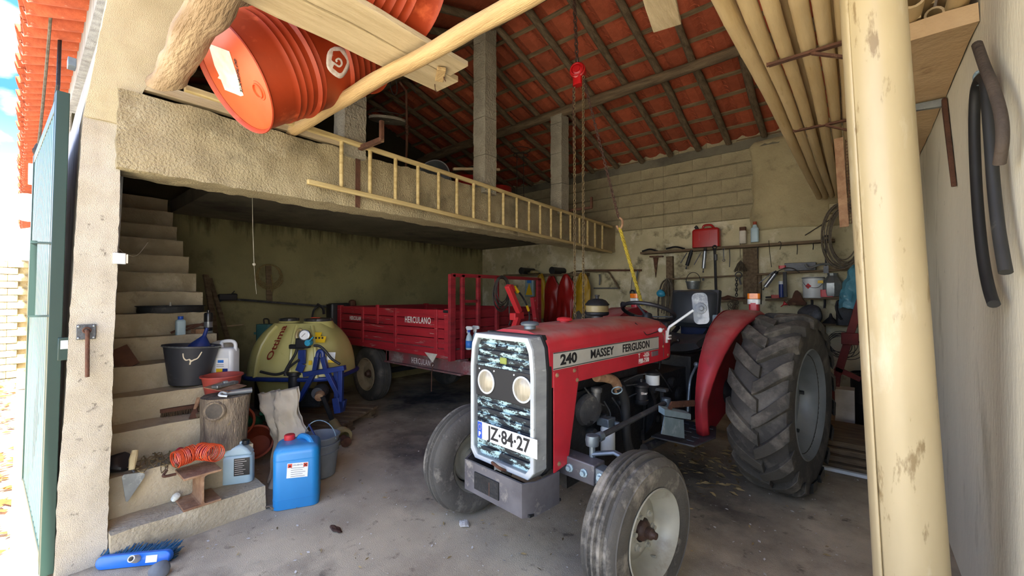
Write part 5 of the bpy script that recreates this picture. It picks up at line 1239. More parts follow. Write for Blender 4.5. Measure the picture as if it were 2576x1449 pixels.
# moulded ribs on the tank front
for x in (-.30, .08, .36):
    P = []
    for t in (0.02, .2, .4, .6, .8, .95):
        hd = .40 * (1 - .08 * t - .42 * t ** 3.2); k = (1 - .10 * t - .36 * t ** 3.2); P.append((x * k, -hd * .985, .60 + .56 * t))
    G().tube(P, .022, 8).build('moulded_rib', 'tank_yellow', tk)
def on_tank(px, py): 
    p = SLp(px, py, -.40); t = min(1, max(0, (p.z - .6) / .56)); hd = .40 * (1 - .08 * t - .42 * t ** 3.2); return SLp(px, py, -hd - .004)
p, q = on_tank(684, 892), on_tank(712, 832); d_ = (q - p).normalized(); nrm = V(-.35, -.9, .25); nrm = (nrm - d_ * nrm.dot(d_)).normalized()
pp_ = SLp(690, 872, -.42); text('Ottima', .13, 'red_ink', sp, frame(d_, nrm.cross(d_), nrm, pp_ + nrm * .0), bold=.002, sx=1.1) if 'red_ink' in MATS else None
mat('red_ink', '7a2a1c', None, rough=.5)
if not any(o.name.startswith('lettering') and o.parent == sp for o in bpy.data.objects): text('Ottima', .12, 'red_ink', sp, frame(d_, nrm.cross(d_), nrm, SLp(696, 862, -.425)), bold=.002, sx=1.1)
def plate(px0, py0, px1, py1, m, par, y=None, name='sticker', dz=.004):
    a, b = on_tank(px0, py0), on_tank(px1, py1); yy = min(a.y, b.y) - dz
    return G().prism([(a.x, a.y - dz, a.z), (b.x, a.y - dz, a.z), (b.x, b.y - dz, b.z), (a.x, b.y - dz, b.z)], (0, .004, 0)).build(name, m, par)
stk = plate(783, 846, 817, 862, 'yellow_sticker', sp, name='warning_sticker'); plate(789, 836, 807, 846, 'yellow_sticker', sp, name='warning_sticker')
for k in range(4):
    p = on_tank(788 + 8 * k, 850); G().lathe([(.011, 0), (.011, .003), (0, .003)], 14, axm((0, -1, 0), p + V(0, -.006, 0))).build('pictogram', 'ink_black', stk)
plate(824, 886, 842, 912, 'paper_white', sp, name='type_label'); plate(826, 905, 842, 912, 'yellow_sticker', sp, dz=.007, name='type_label_band'); plate(777, 907, 784, 918, 'yellow_sticker', sp, name='small_sticker')
# blue frame
fr_ = s_('frame_ring', G().tube([(.53 * sgn(math.cos(a)) * abs(math.cos(a)) ** .5, .41 * sgn(math.sin(a)) * abs(math.sin(a)) ** .5, .595) for a in [2 * math.pi * i / 40 for i in range(40)]], .024, 8, closed=True), 'frame_blue')
def fb(name, pts, w=.045, h=.045, y=-.44): 
    P = [SLp(px, py, y) for px, py in pts]
    for a, b in zip(P, P[1:]): G().bar(a, b, w, h, V(0, 1, 0)).build(name, 'frame_blue', sp, bevel=.004)
fb('front_beam', ((765, 942), (868, 925)), .05, .06)
fb('frame_post', ((858, 925), (857, 1010))); fb('frame_post', ((846, 928), (848, 1015)), y=-.36)
fb('a_frame_leg', ((798, 898), (792, 935), (752, 1008))); fb('a_frame_leg', ((812, 898), (822, 935), (855, 1000)))
P = [SLp(px, py, -.44) for px, py in ((798, 898), (801, 886), (807, 883), (812, 888), (812, 898))]; s_('frame_loop', G().tube(curve_pts(P, 4), .022, 8), 'frame_blue')
fb('frame_foot', ((846, 1000), (852, 1038)), .07, .06); fb('frame_foot', ((866, 1005), (860, 1035)), .04, .06, -.36)
fb('gauge_mast', ((760, 880), (760, 915), (752, 935)), .08, .02)
# controls
c = SLp(768, 843, -.47); gg = s_('pressure_gauge', G().lathe([(.055, .0), (.055, .03), (.048, .032), (.046, .026), (0, .026)], 24, axm((.1, -1, .1), c)), 'can_silver')
G().lathe([(.046, .027), (0, .0275)], 24, axm((.1, -1, .1), c)).build('gauge_dial', 'plate_white', gg); G().bar(c + V(-.02, -.034, -.015), c + V(.015, -.03, .02), .004, .003).build('gauge_needle', 'ink_black', gg)
s_('valve_body', G().box(SLp(763, 863, -.46), (.14, .07, .10)).jit(.012, 14), 'black_plastic', bevel=.012)
s_('valve_body', G().box(SLp(748, 872, -.46), (.16, .05, .045)), 'black_plastic', bevel=.01)
vk = s_('blue_valve', G().lathe([(.03, -.03), (.036, 0), (.03, .03), (0, .032)], 14, axm((0, -1, 0), SLp(777, 862, -.50))), 'teal_plastic_b') if 'teal_plastic_b' in MATS else None
mat('teal_plastic_b', '2f8fb0', None, rough=.4)
vk = s_('blue_valve', G().lathe([(.03, -.03), (.036, 0), (.03, .03), (0, .032)], 14, axm((0, -1, 0), SLp(777, 862, -.50))), 'teal_plastic_b'); G().bar(SLp(777, 860, -.53), SLp(788, 848, -.53), .02, .012).build('valve_lever', 'teal_plastic_b', vk)
def hose(px, r_, m='black_rubber_hose', y=-.47, n='hose'): s_(n, G().tube(curve_pts([SLp(a, b, y) for a, b in px], 6), r_, 8), m)
hose(((790, 869), (806, 872), (820, 885), (835, 903), (855, 916)), .014); hose(((748, 876), (742, 892), (728, 915), (718, 935), (720, 945)), .014); hose(((752, 905), (735, 918), (722, 930), (716, 945)), .012)
hose(((762, 838), (757, 830), (750, 832), (746, 845), (750, 858)), .018, 'yellow_oil'); hose(((655, 935), (690, 942), (712, 938), (725, 930)), .014)
s_('suction_filter', G().lathe([(.05, -.16), (.055, -.12), (.055, .06), (.07, .07), (.07, .10), (0, .1)], 18, Matrix.Translation(SLp(740, 960, -.40))), 'black_plastic')
s_('tank_handle', G().cyl(SLp(628, 912, -.2), SLp(650, 911, -.2), .022, n=10), 'black_plastic')
pm = s_('pump', G().box(SLp(790, 1000, -.15), (.26, .22, .16)).jit(.02, 9), 'iron_dark', bevel=.02); s_('pump_head', G().lathe([(.07, -.08), (.075, 0), (.06, .09), (0, .09)], 16, axm((.2, -1, 0), SLp(805, 985, -.3))), 'iron_mid', pm)
G().lathe([(.045, 0), (.05, .03), (.04, .08), (0, .08)], 12, axm((.3, -1, -.2), SLp(806, 992, -.38))).build('shaft_yoke', 'rust_light', pm)
# PTO shaft lying out to the front
pt = thing('drive_shaft', 'drive shaft with a yellowed cone guard lying across the pallet', 'shaft', PZ(870, 1110, .06))
A, B, C_ = SM @ SLp(812, 998, -.45), PD(838, 1062, 4.30), PZ(868, 1108, .06)
G().tube([A, B], .025, 10).build('inner_tube', 'iron_dark', pt, world=True); G().tube([B, B.lerp(C_, .6)], .045, 12).build('guard_tube', 'yellow_oil', pt, world=True)
d_ = (C_ - B).normalized(); G().lathe([(.05, -.06), (.075, -.03), (.08, -.02), (.076, -.01), (.086, .0), (.08, .01), (.092, .02), (.088, .05), (.06, .05)], 20, axm(d_, B.lerp(C_, .72))).build('guard_cone', 'yellow_oil', pt, world=True)
G().lathe([(.03, 0), (.03, .06), (.05, .07), (.05, .10), (0, .1)], 12, axm(d_, B.lerp(C_, .85))).build('yoke', 'rust', pt, world=True)
# pallet
pa_ = thing('pallet', 'worn wooden pallet under the sprayer', 'pallet', (-4.83, 2.08, 0), m=rz(R(30), (-4.72, 2.05, 0)))
for k in range(7): G().box((0, -.52 + .17 * k, .115), (1.15, .11, .022)).jit(.004, 5).build('deck_board', 'old_wood_x', pa_)
for x in (-.5, 0, .5): G().box((x, 0, .092), (.1, 1.15, .022)).build('stringer_board', 'old_wood', pa_)
for x in (-.5, 0, .5):
    for y in (-.52, 0, .5): G().box((x, y, .05), (.1, .1, .065)).build('pallet_block', 'old_wood', pa_)
for y in (-.52, 0, .5): G().box((0, y, .011), (1.15, .1, .02)).build('bottom_board', 'old_wood_x', pa_)
# ================================================================ THINGS ON AND AROUND THE STAIRS
def at_step(px, py, k): return PZ(px, py, SZ(k))
def at_floor(px, py): return PZ(px, py, .004)
# blue jerrycan
def plines(par, x, y, z, w, n, h=.004, m='ink_black'):   # rows of print too small to read
    random.seed(int(w * 1000) + n); g = G()
    for k in range(n): ww = w * random.uniform(.6, 1); g.box((x - (w - ww) / 2, y, z - k * .014), (ww, .0008, h * .5))
    g.build('print_lines', m, par)
def jerry(name, label, p, rot, w, d, h, m, cat='canister', top=.05, rad=.05):
    o = thing(name, label, cat, m=rz(rot, p)); body = G().rbox((0, 0, h / 2), (w, d, h), rad, seg=6, top=top).build('body', m, o, smooth=50); return o, body
p = at_floor(738, 1268); o, b = jerry('blue_canister', 'big blue plastic canister with a red cap beside the first step', p + V(-.05, .05, 0), R(62), .29, .27, .42, 'blue_plastic')
G().lathe([(.034, 0), (.036, .01), (.036, .035), (.03, .042), (0, .043)], 20, Matrix.Translation((-.06, .05, .415))).build('screw_cap', 'cap_red', o)
G().tube(curve_pts([(-.01, .07, .40), (.02, .05, .435), (.07, -.02, .435), (.10, -.07, .40)], 5), .02, 10).build('handle', 'blue_plastic', o)
for s in (0,): G().torus((0, 0, .06), (0, 0, 1), .001, .001, 4, 3) if False else None
G().rbox((0, 0, .33), (.294, .274, .008), .052).build('moulded_band', 'blue_plastic', b); G().rbox((0, 0, .06), (.294, .274, .008), .052).build('moulded_band', 'blue_plastic', b)
lb = G().box((0, 0, 0), (.13, .003, .10)).build('label', 'paper_white', o); lb.matrix_local = Matrix.Translation((.01, -.137, .26)) @ Matrix.Rotation(R(3), 4, 'Y')
for x in (-.048, .048):
    q = G().box((x, -.002, .033), (.026, .002, .026)).build('hazard_mark', 'red_sticker', lb)
    (G().prism([(x - .007, -.0035, .025), (x + .007, -.0035, .025), (x, -.0035, .042)], (0, .001, 0)) if x < 0 else G().bar((x - .008, -.0035, .025), (x + .008, -.0035, .041), .003, .004, V(0, 1, 0)).bar((x + .008, -.0035, .025), (x - .008, -.0035, .041), .003, .004, V(0, 1, 0))).build('hazard_sign', 'ink_black', lb)
text('DILUENTE', .013, 'ink_black', lb, frame(V(1, 0, 0), V(0, 0, 1), V(0, -1, 0), (0, -.0022, .036)), ext=.0003)
plines(lb, .005, -.0022, .016, .09, 5)
# grey buckets
p = at_floor(815, 1208); o = thing('grey_bucket', 'two nested grey buckets with a wire handle behind the blue canister', 'bucket', p + V(-.13, .03, 0))
bucket_mesh(.115, .145, .27, rings=(.20,)).build('outer_bucket', 'bucket_grey', o)
g = bucket_mesh(.105, .145, .25); g.v = [(x, y, z + .075) for x, y, z in g.v]; g.build('inner_bucket', 'bucket_grey', o)
G().tube([(.148 * math.cos(a) * .9, .148 * math.cos(a) * .43, .30 + .14 * math.sin(a)) for a in [math.pi * i / 16 for i in range(17)]], .0035, 6).build('wire_handle', 'zinc_plate', o)
G().tube([(.148 * math.cos(a) * .6 + .02, -.148 * abs(math.sin(a)) - .004, .2 - .06 * math.sin(a)) for a in [math.pi * i / 12 for i in range(13)]], .0035, 6).build('hanging_handle', 'wire_dark', o)
G().tube([(-.1, -.05, .40), (.0, -.02, .28), (.03, -.02, .22)], .007, 6).build('blue_stick', 'frame_blue', o)
# terracotta pots and dark bottles in the gap
for i, (px, py, lab) in enumerate(((655, 1160, 'terracotta plastic pot tipped behind the pale sack'),)):
    p = at_floor(px, 1170); m = axm((.75, -.4, .45), V(-4.14, 1.40, .12)); o = thing('terracotta_pot', lab, 'pot', m=m); bucket_mesh(.09, .13, .2, rim=.012).build('pot', 'terracotta', o)
m = axm((.7, -.5, .6), V(-4.16, 1.27, .30)); o = thing('terracotta_pot', 'upper terracotta pot leaning over the tipped one', 'pot', m=m); bucket_mesh(.09, .13, .16, rim=.012).build('pot', 'terracotta', o)
for x, y, lab in ((-4.25, 1.42, 'dark green bottle lying behind the log'), (-4.30, 1.60, 'second dark bottle behind the log')):
    o = thing('dark_bottle', lab, 'bottle', m=axm((.6, -.6, .35), (x, y, .30))); G().lathe([(0, 0), (.05, 0), (.055, .02), (.055, .18), (.02, .24), (.02, .3), (0, .3)], 18).build('bottle', 'green_glass' if 'green_glass' in MATS else 'green_box', o)
# paper sack slumped over
sk = thing('paper_sack', 'crumpled cream paper sack slumped behind the blue canister', 'sack', (-4.0, 1.5, 0))
T0, T1 = PD(648, 990, 3.75), PD(745, 975, 3.75); M0, M1_ = PD(668, 1050, 3.62), PD(752, 1040, 3.62); B0, B1 = PD(688, 1110, 3.55), PD(778, 1092, 3.55); F0, F1 = PZ(672, 1215, 0.01), PZ(760, 1200, .01)
def sackf(i, j, off):
    rows = [(T0, T1), (M0, M1_), (B0, B1), (F0, F1)]; s = j * 3; k = min(2, int(s)); f = s - k
    p = rows[k][0].lerp(rows[k + 1][0], f).lerp(rows[k][1].lerp(rows[k + 1][1], f), i)
    bulge = math.sin(math.pi * i) * (.03 + .10 * j) + .022 * math.sin(i * 12 + j * 4 + 2 * noise.noise(V(i * 3, j * 4, 7))) * (1 - .3 * j) + .03 * noise.noise(V(i * 5, j * 7, off)) + .012 * noise.noise(V(i * 13, j * 16, off))
    return p + (-FW) * (bulge + off * .0) + noise.noise_vector(V(i * 7, j * 7, 2)) * .012 + FW * (.07 * math.sin(math.pi * i) * off * (.2 + .8 * j))
G().grid(lambda i, j: sackf(i, j, 0), 28, 30).build('sack_front', 'sack_paper', sk, world=True, solid=.003, smooth=40)
G().grid(lambda i, j: sackf(i, j, 1) + FW * .03, 20, 20).build('sack_back', 'sack_paper', sk, world=True, solid=.003)
# log with burnt knot, tool plate and grease gun on it
p = at_step(585, 1117, 2); p = V(-3.475, .955, SZ(2)); lg_ = thing('log_stump', 'rough barked log stump standing on the second step', 'log', p)
def logf(i, j):
    a = 2 * math.pi * i; z = .36 * j; r_ = .135 * (1 + .10 * noise.noise(V(math.cos(a) * 2, math.sin(a) * 2, z * 3)) + .05 * noise.noise(V(math.cos(a) * 7, math.sin(a) * 7, z * 6))) * (1 + .08 * j)
    return (r_ * math.cos(a), r_ * math.sin(a), z)
g = G().grid(logf, 48, 20); g.add([logf(i / 48, 1) for i in range(48)], [tuple(range(48))]); g.build('trunk', 'bark', lg_, smooth=60)
q = MW[lg_.name].inverted() @ PX(556, 1030, -3.40); dv = V(.93, -.62, .12).normalized()
kn = G().lathe([(.062, -.03), (.068, .0), (.06, .012), (.045, .008), (.0, .004)], 20, axm(dv, dv * .135 + V(0, -.02, .27))); kn.build('knot_rim', 'bark', lg_)
G().lathe([(.05, .011), (.0, .012)], 20, axm(dv, dv * .135 + V(0, -.02, .27))).build('burnt_knot', 'log_end', lg_)
G().torus(dv * .16 + V(.0, .06, .18), dv, .02, .003, 16, 5).build('twine_ring', 'rope_tan', lg_)
zt = SZ(2) + .365
pl_ = thing('metal_tray', 'small rusty plate with a bent grey metal clip on the log', 'plate', (-3.50, .96, zt + .03))
G().box((0, 0, .02), (.20, .16, .004), Matrix.Rotation(R(8), 4, 'Y') @ Matrix.Rotation(R(30), 4, 'Z')).build('plate', 'rust_light', pl_)
G().box((.0, 0, .035), (.05, .18, .02), Matrix.Rotation(R(30), 4, 'Z')).box((0, 0, .05), (.03, .03, .02)).build('clip', 'galvanised', pl_, bevel=.003)
gn = thing('grease_gun', 'short silver grease gun lying on the log under the plate', 'grease gun', (-3.40, .99, zt + .02))
G().cyl((-.0, -.05, 0), (.02, .10, .0), .02, n=14).build('barrel', 'can_silver', gn); G().tube(curve_pts([(0, -.05, 0), (.0, -.08, .012), (.03, -.10, .0), (.05, -.06, -.01)]), .008, 6).build('handle', 'white_metal', gn)
# red bucket on a carton
p = at_step(552, 1030, 3); cx_ = thing('carton', 'flattened white carton under the red bucket', 'box', p + V(-.02, .02, 0)); G().box((0, 0, .03), (.16, .15, .06), rz(R(25))).build('carton', 'white_dirty', cx_, bevel=.003); G().box((0, 0, .0), (.161, .152, .02), rz(R(25), (0, 0, .028))).build('yellow_band', 'yellow_sticker', cx_)
o = thing('red_bucket', 'faded red plastic bucket on a carton behind the log', 'bucket', p + V(-.02, .02, .06)); bucket_mesh(.095, .13, .20, rim=.012).build('bucket', 'bucket_red', o)
# black bucket with funnel, white jug, plastic bag
p = at_step(468, 972, 4); o = thing('black_bucket', 'large dark grey bucket with a pale scrawl on the fourth step', 'bucket', m=Matrix.Translation(p + V(-.03, .02, .012)) @ Matrix.Rotation(R(-4), 4, 'X')); bucket_mesh(.12, .175, .30, rim=.01, n=40).build('bucket', 'bucket_black', o)
G().tube([(.182 * math.cos(a), .182 * math.sin(a), .292) for a in [math.pi * 2 * i / 36 for i in range(36)]], .005, 6, closed=True).build('wire_rim', 'galvanised', o)
dv = (CAMP - p); dv.z = 0; dv.normalize(); a0 = math.atan2(dv.y, dv.x)
def onb(w, z): r_ = .12 + .055 * z / .3 + .0015; a = a0 + w / r_; return V(r_ * math.cos(a), r_ * math.sin(a), z)
G().tube(curve_pts([onb(w, z) for w, z in ((-.05, .25), (-.045, .22), (-.03, .20), (-.01, .205), (0, .19), (.015, .20), (.04, .215), (.06, .26))], 4), .005, 5, flat=.3).build('paint_scrawl', 'sack_paper', o); G().tube([onb(.0, .20), onb(-.004, .165)], .005, 5, flat=.3).build('paint_drip', 'sack_paper', o)
o = thing('blue_funnel', 'dark blue funnel upside down in the black bucket', 'funnel', m=Matrix.Translation(p + V(-.05, .10, .29)) @ Matrix.Rotation(R(-16), 4, 'X')); G().lathe([(.085, -.06), (.08, 0), (.025, .07), (.014, .085), (.011, .15), (.008, .15)], 22).build('funnel', 'frame_blue', o, solid=.002)
p = at_step(552, 962, 4); o, b = jerry('white_jug', 'white plastic jug with purple cap and a coloured label', p + V(-.06, .05, 0), R(42), .19, .12, .27, 'jug_white', 'jug', top=.03, rad=.03)
G().tube(curve_pts([(-.02, 0, .26), (-.025, 0, .305), (.0, 0, .32), (.06, 0, .32), (.085, 0, .295), (.085, 0, .24)], 5), .014, 10).build('handle', 'jug_white', o)
G().lathe([(.02, 0), (.022, .006), (.022, .026), (0, .028)], 16, Matrix.Translation((-.065, 0, .262))).build('cap', 'frame_blue', o)
lb = G().box((.02, -.061, .12), (.10, .003, .14)).build('label', 'paper_white', o); G().box((.0, -.0635, .09), (.05, .002, .035)).build('label_photo', 'yellow_sticker', lb); G().box((.045, -.0635, .09), (.04, .002, .035)).build('label_photo', 'frame_blue', lb); G().box((.01, -.0635, .165), (.045, .002, .022)).build('label_logo', 'blue_label', lb)
plines(lb, .02, -.063, .138, .085, 2, .006)
plines(lb, .02, -.063, .068, .08, 3)
o = thing('plastic_bag', 'crumpled clear plastic bag behind the white jug', 'bag', p + V(-.15, .06, .18)); G().sph((0, 0, .06), (.12, .10, .07), 18, 10).jit(.03, 9).build('bag', 'bag_clear', o)
# step 6: bottle, pliers, spray can ; step 7 ring tray
p = at_step(456, 843, 6); o = thing('small_bottle', 'small grey bottle with a blue cap on the stairs', 'bottle', p + V(-.03, 0, 0)); G().rbox((0, 0, .065), (.065, .065, .13), .015, top=.02).build('bottle', 'liquid_light' if False else 'jug_clear', o); G().lathe([(.016, .125), (.019, .13), (.019, .155), (0, .156)], 14).build('cap', 'eu_blue', o)
p = at_step(530, 838, 6); o = thing('spray_can', 'black and silver aerosol can at the stair edge', 'can', p + V(-.03, -.01, 0)); G().lathe([(0, 0), (.031, 0), (.033, .006), (.033, .16)], 22).build('can', 'can_silver', o); G().lathe([(.0335, .10), (.0335, .165), (.028, .178), (.012, .18), (.012, .2), (0, .2)], 22).build('can_top', 'can_black', o); G().lathe([(.0338, .02), (.0338, .05)], 22).build('can_band', 'can_black', o, solid=.001)
p = at_step(490, 840, 6); o = thing('old_pliers', 'rusty pincers lying between bottle and aerosol can', 'tool', p + V(-.05, 0, .012)); G().tube(curve_pts([(-.06, -.14, 0), (-.02, -.04, .05), (.0, .06, .06), (.02, .12, .02)]), .01, 7).build('jaw', 'rust', o); G().tube(curve_pts([(-.02, -.1, 0), (.0, .0, .04), (.0, .08, .07), (.0, .13, .05)]), .01, 7).build('jaw', 'rust', o)
o = thing('tin_box', 'small rusty tin under the pincers', 'tin', p + V(-.03, .04, 0)); G().box((0, 0, .02), (.07, .10, .04), rz(.3)).build('tin', 'rust_light', o)
p = PZ(455, 780, SZ(7)); o = thing('ring_pan', 'wide flat dark iron pan on the stairs', 'pan', (-4.62, .86, SZ(7))); G().lathe([(0, 0), (.23, 0), (.235, .01), (.232, .05), (.245, .055), (.245, .06), (.225, .06), (.225, .012), (0, .012)], 36, Matrix.Diagonal((.55, 1., 1, 1))).build('pan', 'iron_dark', o); G().cyl((.05, -.02, .012), (.05, -.02, .09), .008, n=8).build('peg', 'white_dirty', o)
p = at_step(330, 925, 5); o = thing('wood_scrap', 'dark scrap board leaning in the stair corner', 'wood', p + V(-.1, .0, 0)); G().box((0, 0, .07), (.02, .12, .16), Matrix.Rotation(R(25), 4, 'X') @ Matrix.Rotation(R(-20), 4, 'Y')).build('board', 'rust', o)
# step 3: hand brush, trowel knife, wooden handle
p = at_step(455, 1045, 3); o = thing('hand_brush', 'worn brown hand brush on the third step', 'brush', p + V(-.04, 0, 0), m=rz(R(84), p + V(-.04, 0, 0)))
G().rbox((0, 0, .045), (.22, .05, .025), .02).build('brush_back', 'rust', o); g = G()
for i in range(20):
    for j in range(4): g.cyl((-.10 + .0105 * i, -.018 + .012 * j, .035), (-.10 + .0105 * i + random.uniform(-.006, .006), -.022 + .014 * j, .0), .004, n=4)
g.build('bristles', 'bristle_brown', o, kind='stuff')
p = at_step(490, 1050, 3); o = thing('putty_knife', 'scraper with wooden handle propped on the hand brush', 'scraper', p + V(.0, 0, .0)); G().prism([(.04, -.045, .005), (.04, .01, .003), (.0, .01, .06), (-.01, -.01, .06)], (.003, .002, .003)).build('blade', 'rust', o); G().tube([(-.005, .0, .055), (-.05, .035, .12)], .014, 8, rs=[.01, .017]).build('handle', 'rust_light', o)
p = at_step(520, 1048, 3); o = thing('tool_stick', 'short grey wooden tool stick beside the carton', 'handle', p); rough_pole([(0, -.06, .02), (-.02, .10, .03)], .018, 8, .002, 4).build('handle', 'old_wood', o)
# step 2: coiled hose, cloth, sisal, trowel handle ; step 1: I-beam, jug, spark plug
def coil(a, b, r_, n, rr): 
    a, b = V(a), V(b); d = (b - a); u = d.normalized(); s = u.cross(Z).normalized(); w = s.cross(u); return [a + d * (i / (n * 14)) + s * (r_ * math.cos(2 * math.pi * i / 14)) + w * (r_ * math.sin(2 * math.pi * i / 14)) + noise.noise_vector(V(i * .1, 0, 0)) * .006 for i in range(n * 14 + 1)]
z2 = SZ(2) + .062
A, B, C_ = PZ(438, 1158, z2), PZ(488, 1138, z2 + .01), PZ(540, 1135, z2 + .02)
o = thing('air_hose', 'orange spiral air hose on the second step', 'hose', A - V(0, 0, .06)); G().tube(coil(A, B, .050, 15, 0), .0034, 5).build('spiral', 'orange_coil', o, world=True); G().tube(coil(B + V(0, .03, 0), C_ + V(.04, .0, 0), .052, 10, 0), .0034, 5).build('spiral', 'orange_coil', o, world=True)
G().tube(curve_pts([A + V(.03, -.04, -.04), A + V(.06, -.06, -.06), A + V(.05, 0, -.07)]), .008, 6).build('hose_end', 'rust', o, world=True)
p = V(-3.40, .76, SZ(2) + .01); o = thing('red_cloth', 'dark red rag stuffed under the spiral hose', 'cloth', p); G().grid(lambda i, j: (-.06 + .09 * j, -.09 + .20 * i, .035 - .03 * j + .012 * math.sin(i * 9) + .015 * noise.noise(V(i * 5, j * 5, 0))), 20, 16).build('rag', 'red_cloth', o, solid=.006)
p = V(-3.235, .745, SZ(1)); IB = rz(R(0), p); o = thing('steel_beam_offcut', 'rusty I-beam offcut standing on the first step', 'beam', m=IB)
hb, wb_, L_ = .20, .195, .22
G().bb((-L_ / 2, -wb_ / 2, 0), (L_ / 2, wb_ / 2, .014)).build('flange', 'rust_light', o, bevel=.003); G().bb((-L_ / 2, -wb_ / 2, hb - .014), (L_ / 2, wb_ / 2, hb)).build('flange', 'rust_light', o, bevel=.003)
G().prism([(-L_ / 2, y, z) for y, z in ((-.022, .013), (-.009, .018), (-.005, .03), (-.005, hb - .03), (-.009, hb - .018), (-.022, hb - .013), (.022, hb - .013), (.009, hb - .018), (.005, hb - .03), (.005, .03), (.009, .018), (.022, .013))], (L_, 0, 0)).build('web', 'rust_light', o)
p = at_step(598, 1218, 1); o, b = jerry('clear_jug', 'translucent pale blue jug half full beside the I-beam', p + V(-.06, .02, 0), R(60), .19, .11, .19, 'jug_clear', 'jug', top=.02, rad=.035)
G().prism([(-.095, -.05, .188), (.095, -.05, .188), (.06, -.05, .235), (.02, -.05, .262), (-.05, -.05, .24)], (0, .1, 0)).build('shoulder', 'jug_clear', o, bevel=.015); G().tube(curve_pts([(-.06, 0, .22), (-.055, 0, .255), (-.02, 0, .275), (.02, 0, .262)], 5), .014, 8).build('handle', 'jug_clear', o); G().lathe([(.022, 0), (.024, .006), (.024, .03), (0, .032)], 16, Matrix.Translation((.045, 0, .25))).build('cap', 'can_black', o)
G().rbox((0, 0, .058), (.186, .106, .112), .034, seg=6).build('liquid', 'liquid_grey', o); lb = G().box((.035, -.057, .115), (.095, .002, .12)).build('label', 'can_black', o)
plines(lb, .03, -.0582, .165, .075, 8, .005, 'ink_white')
p = at_step(437, 1262, 1); o = thing('bulb_holder', 'white ribbed porcelain insulator on the first step', 'insulator', m=axm((.5, .2, .6), p + V(0, 0, .012))); G().lathe([(.0, 0), (.016, 0), (.02, .008), (.015, .014), (.021, .02), (.016, .027), (.022, .034), (.018, .045), (0, .05)], 18).build('insulator', 'glass_bulb', o)
# trowel leaning on the second riser
tw = thing('trowel', 'mason trowel with pale wooden handle leaning on the riser', 'trowel', at_step(310, 1265, 1)); zz = -3.30
P = [PX(px, py, zz) for px, py in ((306, 1200), (312, 1194), (356, 1188), (365, 1192), (364, 1200), (322, 1262), (316, 1262))]
G().prism(P, (-.004, 0, 0)).build('blade', 'galvanised', tw, world=True, bevel=.001); G().tube([PX(338, 1188, zz), PX(330, 1178, zz - .02), PX(334, 1160, zz - .05)], .006, 6).build('tang', 'iron_mid', tw, world=True); G().tube([PX(331, 1182, zz - .01), PX(335, 1155, zz - .03), PX(340, 1133, zz - .05)], .018, 10, rs=[.014, .02, .016]).build('handle', 'pale_wood_z', tw, world=True)
g = G(); random.seed(3); sis = thing('sisal_string', 'tangle of straw coloured twine on the second step', 'twine', PZ(370, 1165, SZ(2)))
for k in range(7):
    P = [PZ(300 + random.uniform(0, 30) + 20 * i, 1150 + random.uniform(-22, 30) + (i % 3) * 6, SZ(2) + .012 + random.uniform(0, .02)) for i in range(8)]
    g.tube(curve_pts(P, 4), .003, 4)
g.build('twine', 'rope_tan', sis, world=True, kind='stuff')
G().tube(curve_pts([PZ(282, 1232, SZ(1) + .01), PZ(300, 1262, SZ(1) + .01), PZ(340, 1270, SZ(1) + .008), PZ(425, 1255, SZ(1) + .008)], 6), .005, 5).build('twine_strand', 'rope_grey', label='single strand of string along the first step', cat='twine')
o = thing('dark_bag', 'dark crumpled plastic in the corner behind the trowel', 'bag', at_step(295, 1190, 2) + V(-.04, 0, .03)); G().sph((0, 0, .02), (.08, .07, .06), 14, 8).jit(.03, 10).build('bag', 'black_plastic', o)
# floor: broom head, cup, stone, pebble
p = at_floor(320, 1428); BM = Matrix.Translation(p + V(.0, .03, .03)) @ Matrix.Rotation(R(50), 4, 'Z') @ Matrix.Rotation(R(78), 4, 'X'); o = thing('broom_head', 'blue broom head lying on its side by the pier', 'broom', m=BM)
G().rbox((0, 0, 0), (.36, .065, .03), .03, top=.01).build('broom_block', 'broom_blue', o); G().lathe([(.016, .01), (.02, .02), (.017, .07), (.012, .07)], 14, Matrix.Translation((.02, 0, .0)) @ Matrix.Rotation(R(-20), 4, 'X')).build('handle_socket', 'white_dirty', o)
lb = G().box((.09, .0, .0165), (.055, .035, .002)).build('label', 'paper_white', o)

g = G(); random.seed(5)
for i in range(60):
    for j in range(7):
        x = -.175 + .35 * i / 59; y = -.028 + .0095 * j; g.cyl((x, y, -.012), (x * 1.08 + random.uniform(-.01, .01), y * 1.9 + random.uniform(-.012, .012), -.075), .0022, n=3, cap=False)
g.build('bristles', 'bristle_blue', o, kind='stuff')
p = at_floor(298, 1405); o = thing('plastic_cup', 'tipped grey-green plastic cup beside the broom head', 'cup', m=axm((.55, -.15, .12), p + V(-.03, .04, .045))); G().lathe([(0, -.05), (.03, -.05), (.044, .06), (.046, .062), (.042, .06), (.028, -.046), (0, -.046)], 24).build('cup', 'cloth_grey' if 'cloth_grey' in MATS else 'yellow_oil', o)
p = at_floor(400, 1447); o = thing('floor_stone', 'smooth grey stone at the lower left of the floor', 'stone', p); G().sph((0, 0, .028), (.05, .045, .04), 14, 8).jit(.012, 14).build('stone', 'stone_grey', o)
p = at_floor(1168, 1322); o = thing('white_pebble', 'pale broken stone chip on the open floor', 'stone', p); G().sph((0, 0, .012), (.04, .035, .018), 9, 5).jit(.012, 25).build('stone', 'stone_white', o, smooth=0)
p = at_floor(681, 1280); o = thing('wood_chip', 'small curled bark piece at the corner of the first step', 'wood chip', p); G().tube(curve_pts([(-.04, -.03, .012), (0, 0, .018), (.04, .0, .012)]), .012, 6, flat=.5).build('chip', 'bark', o)
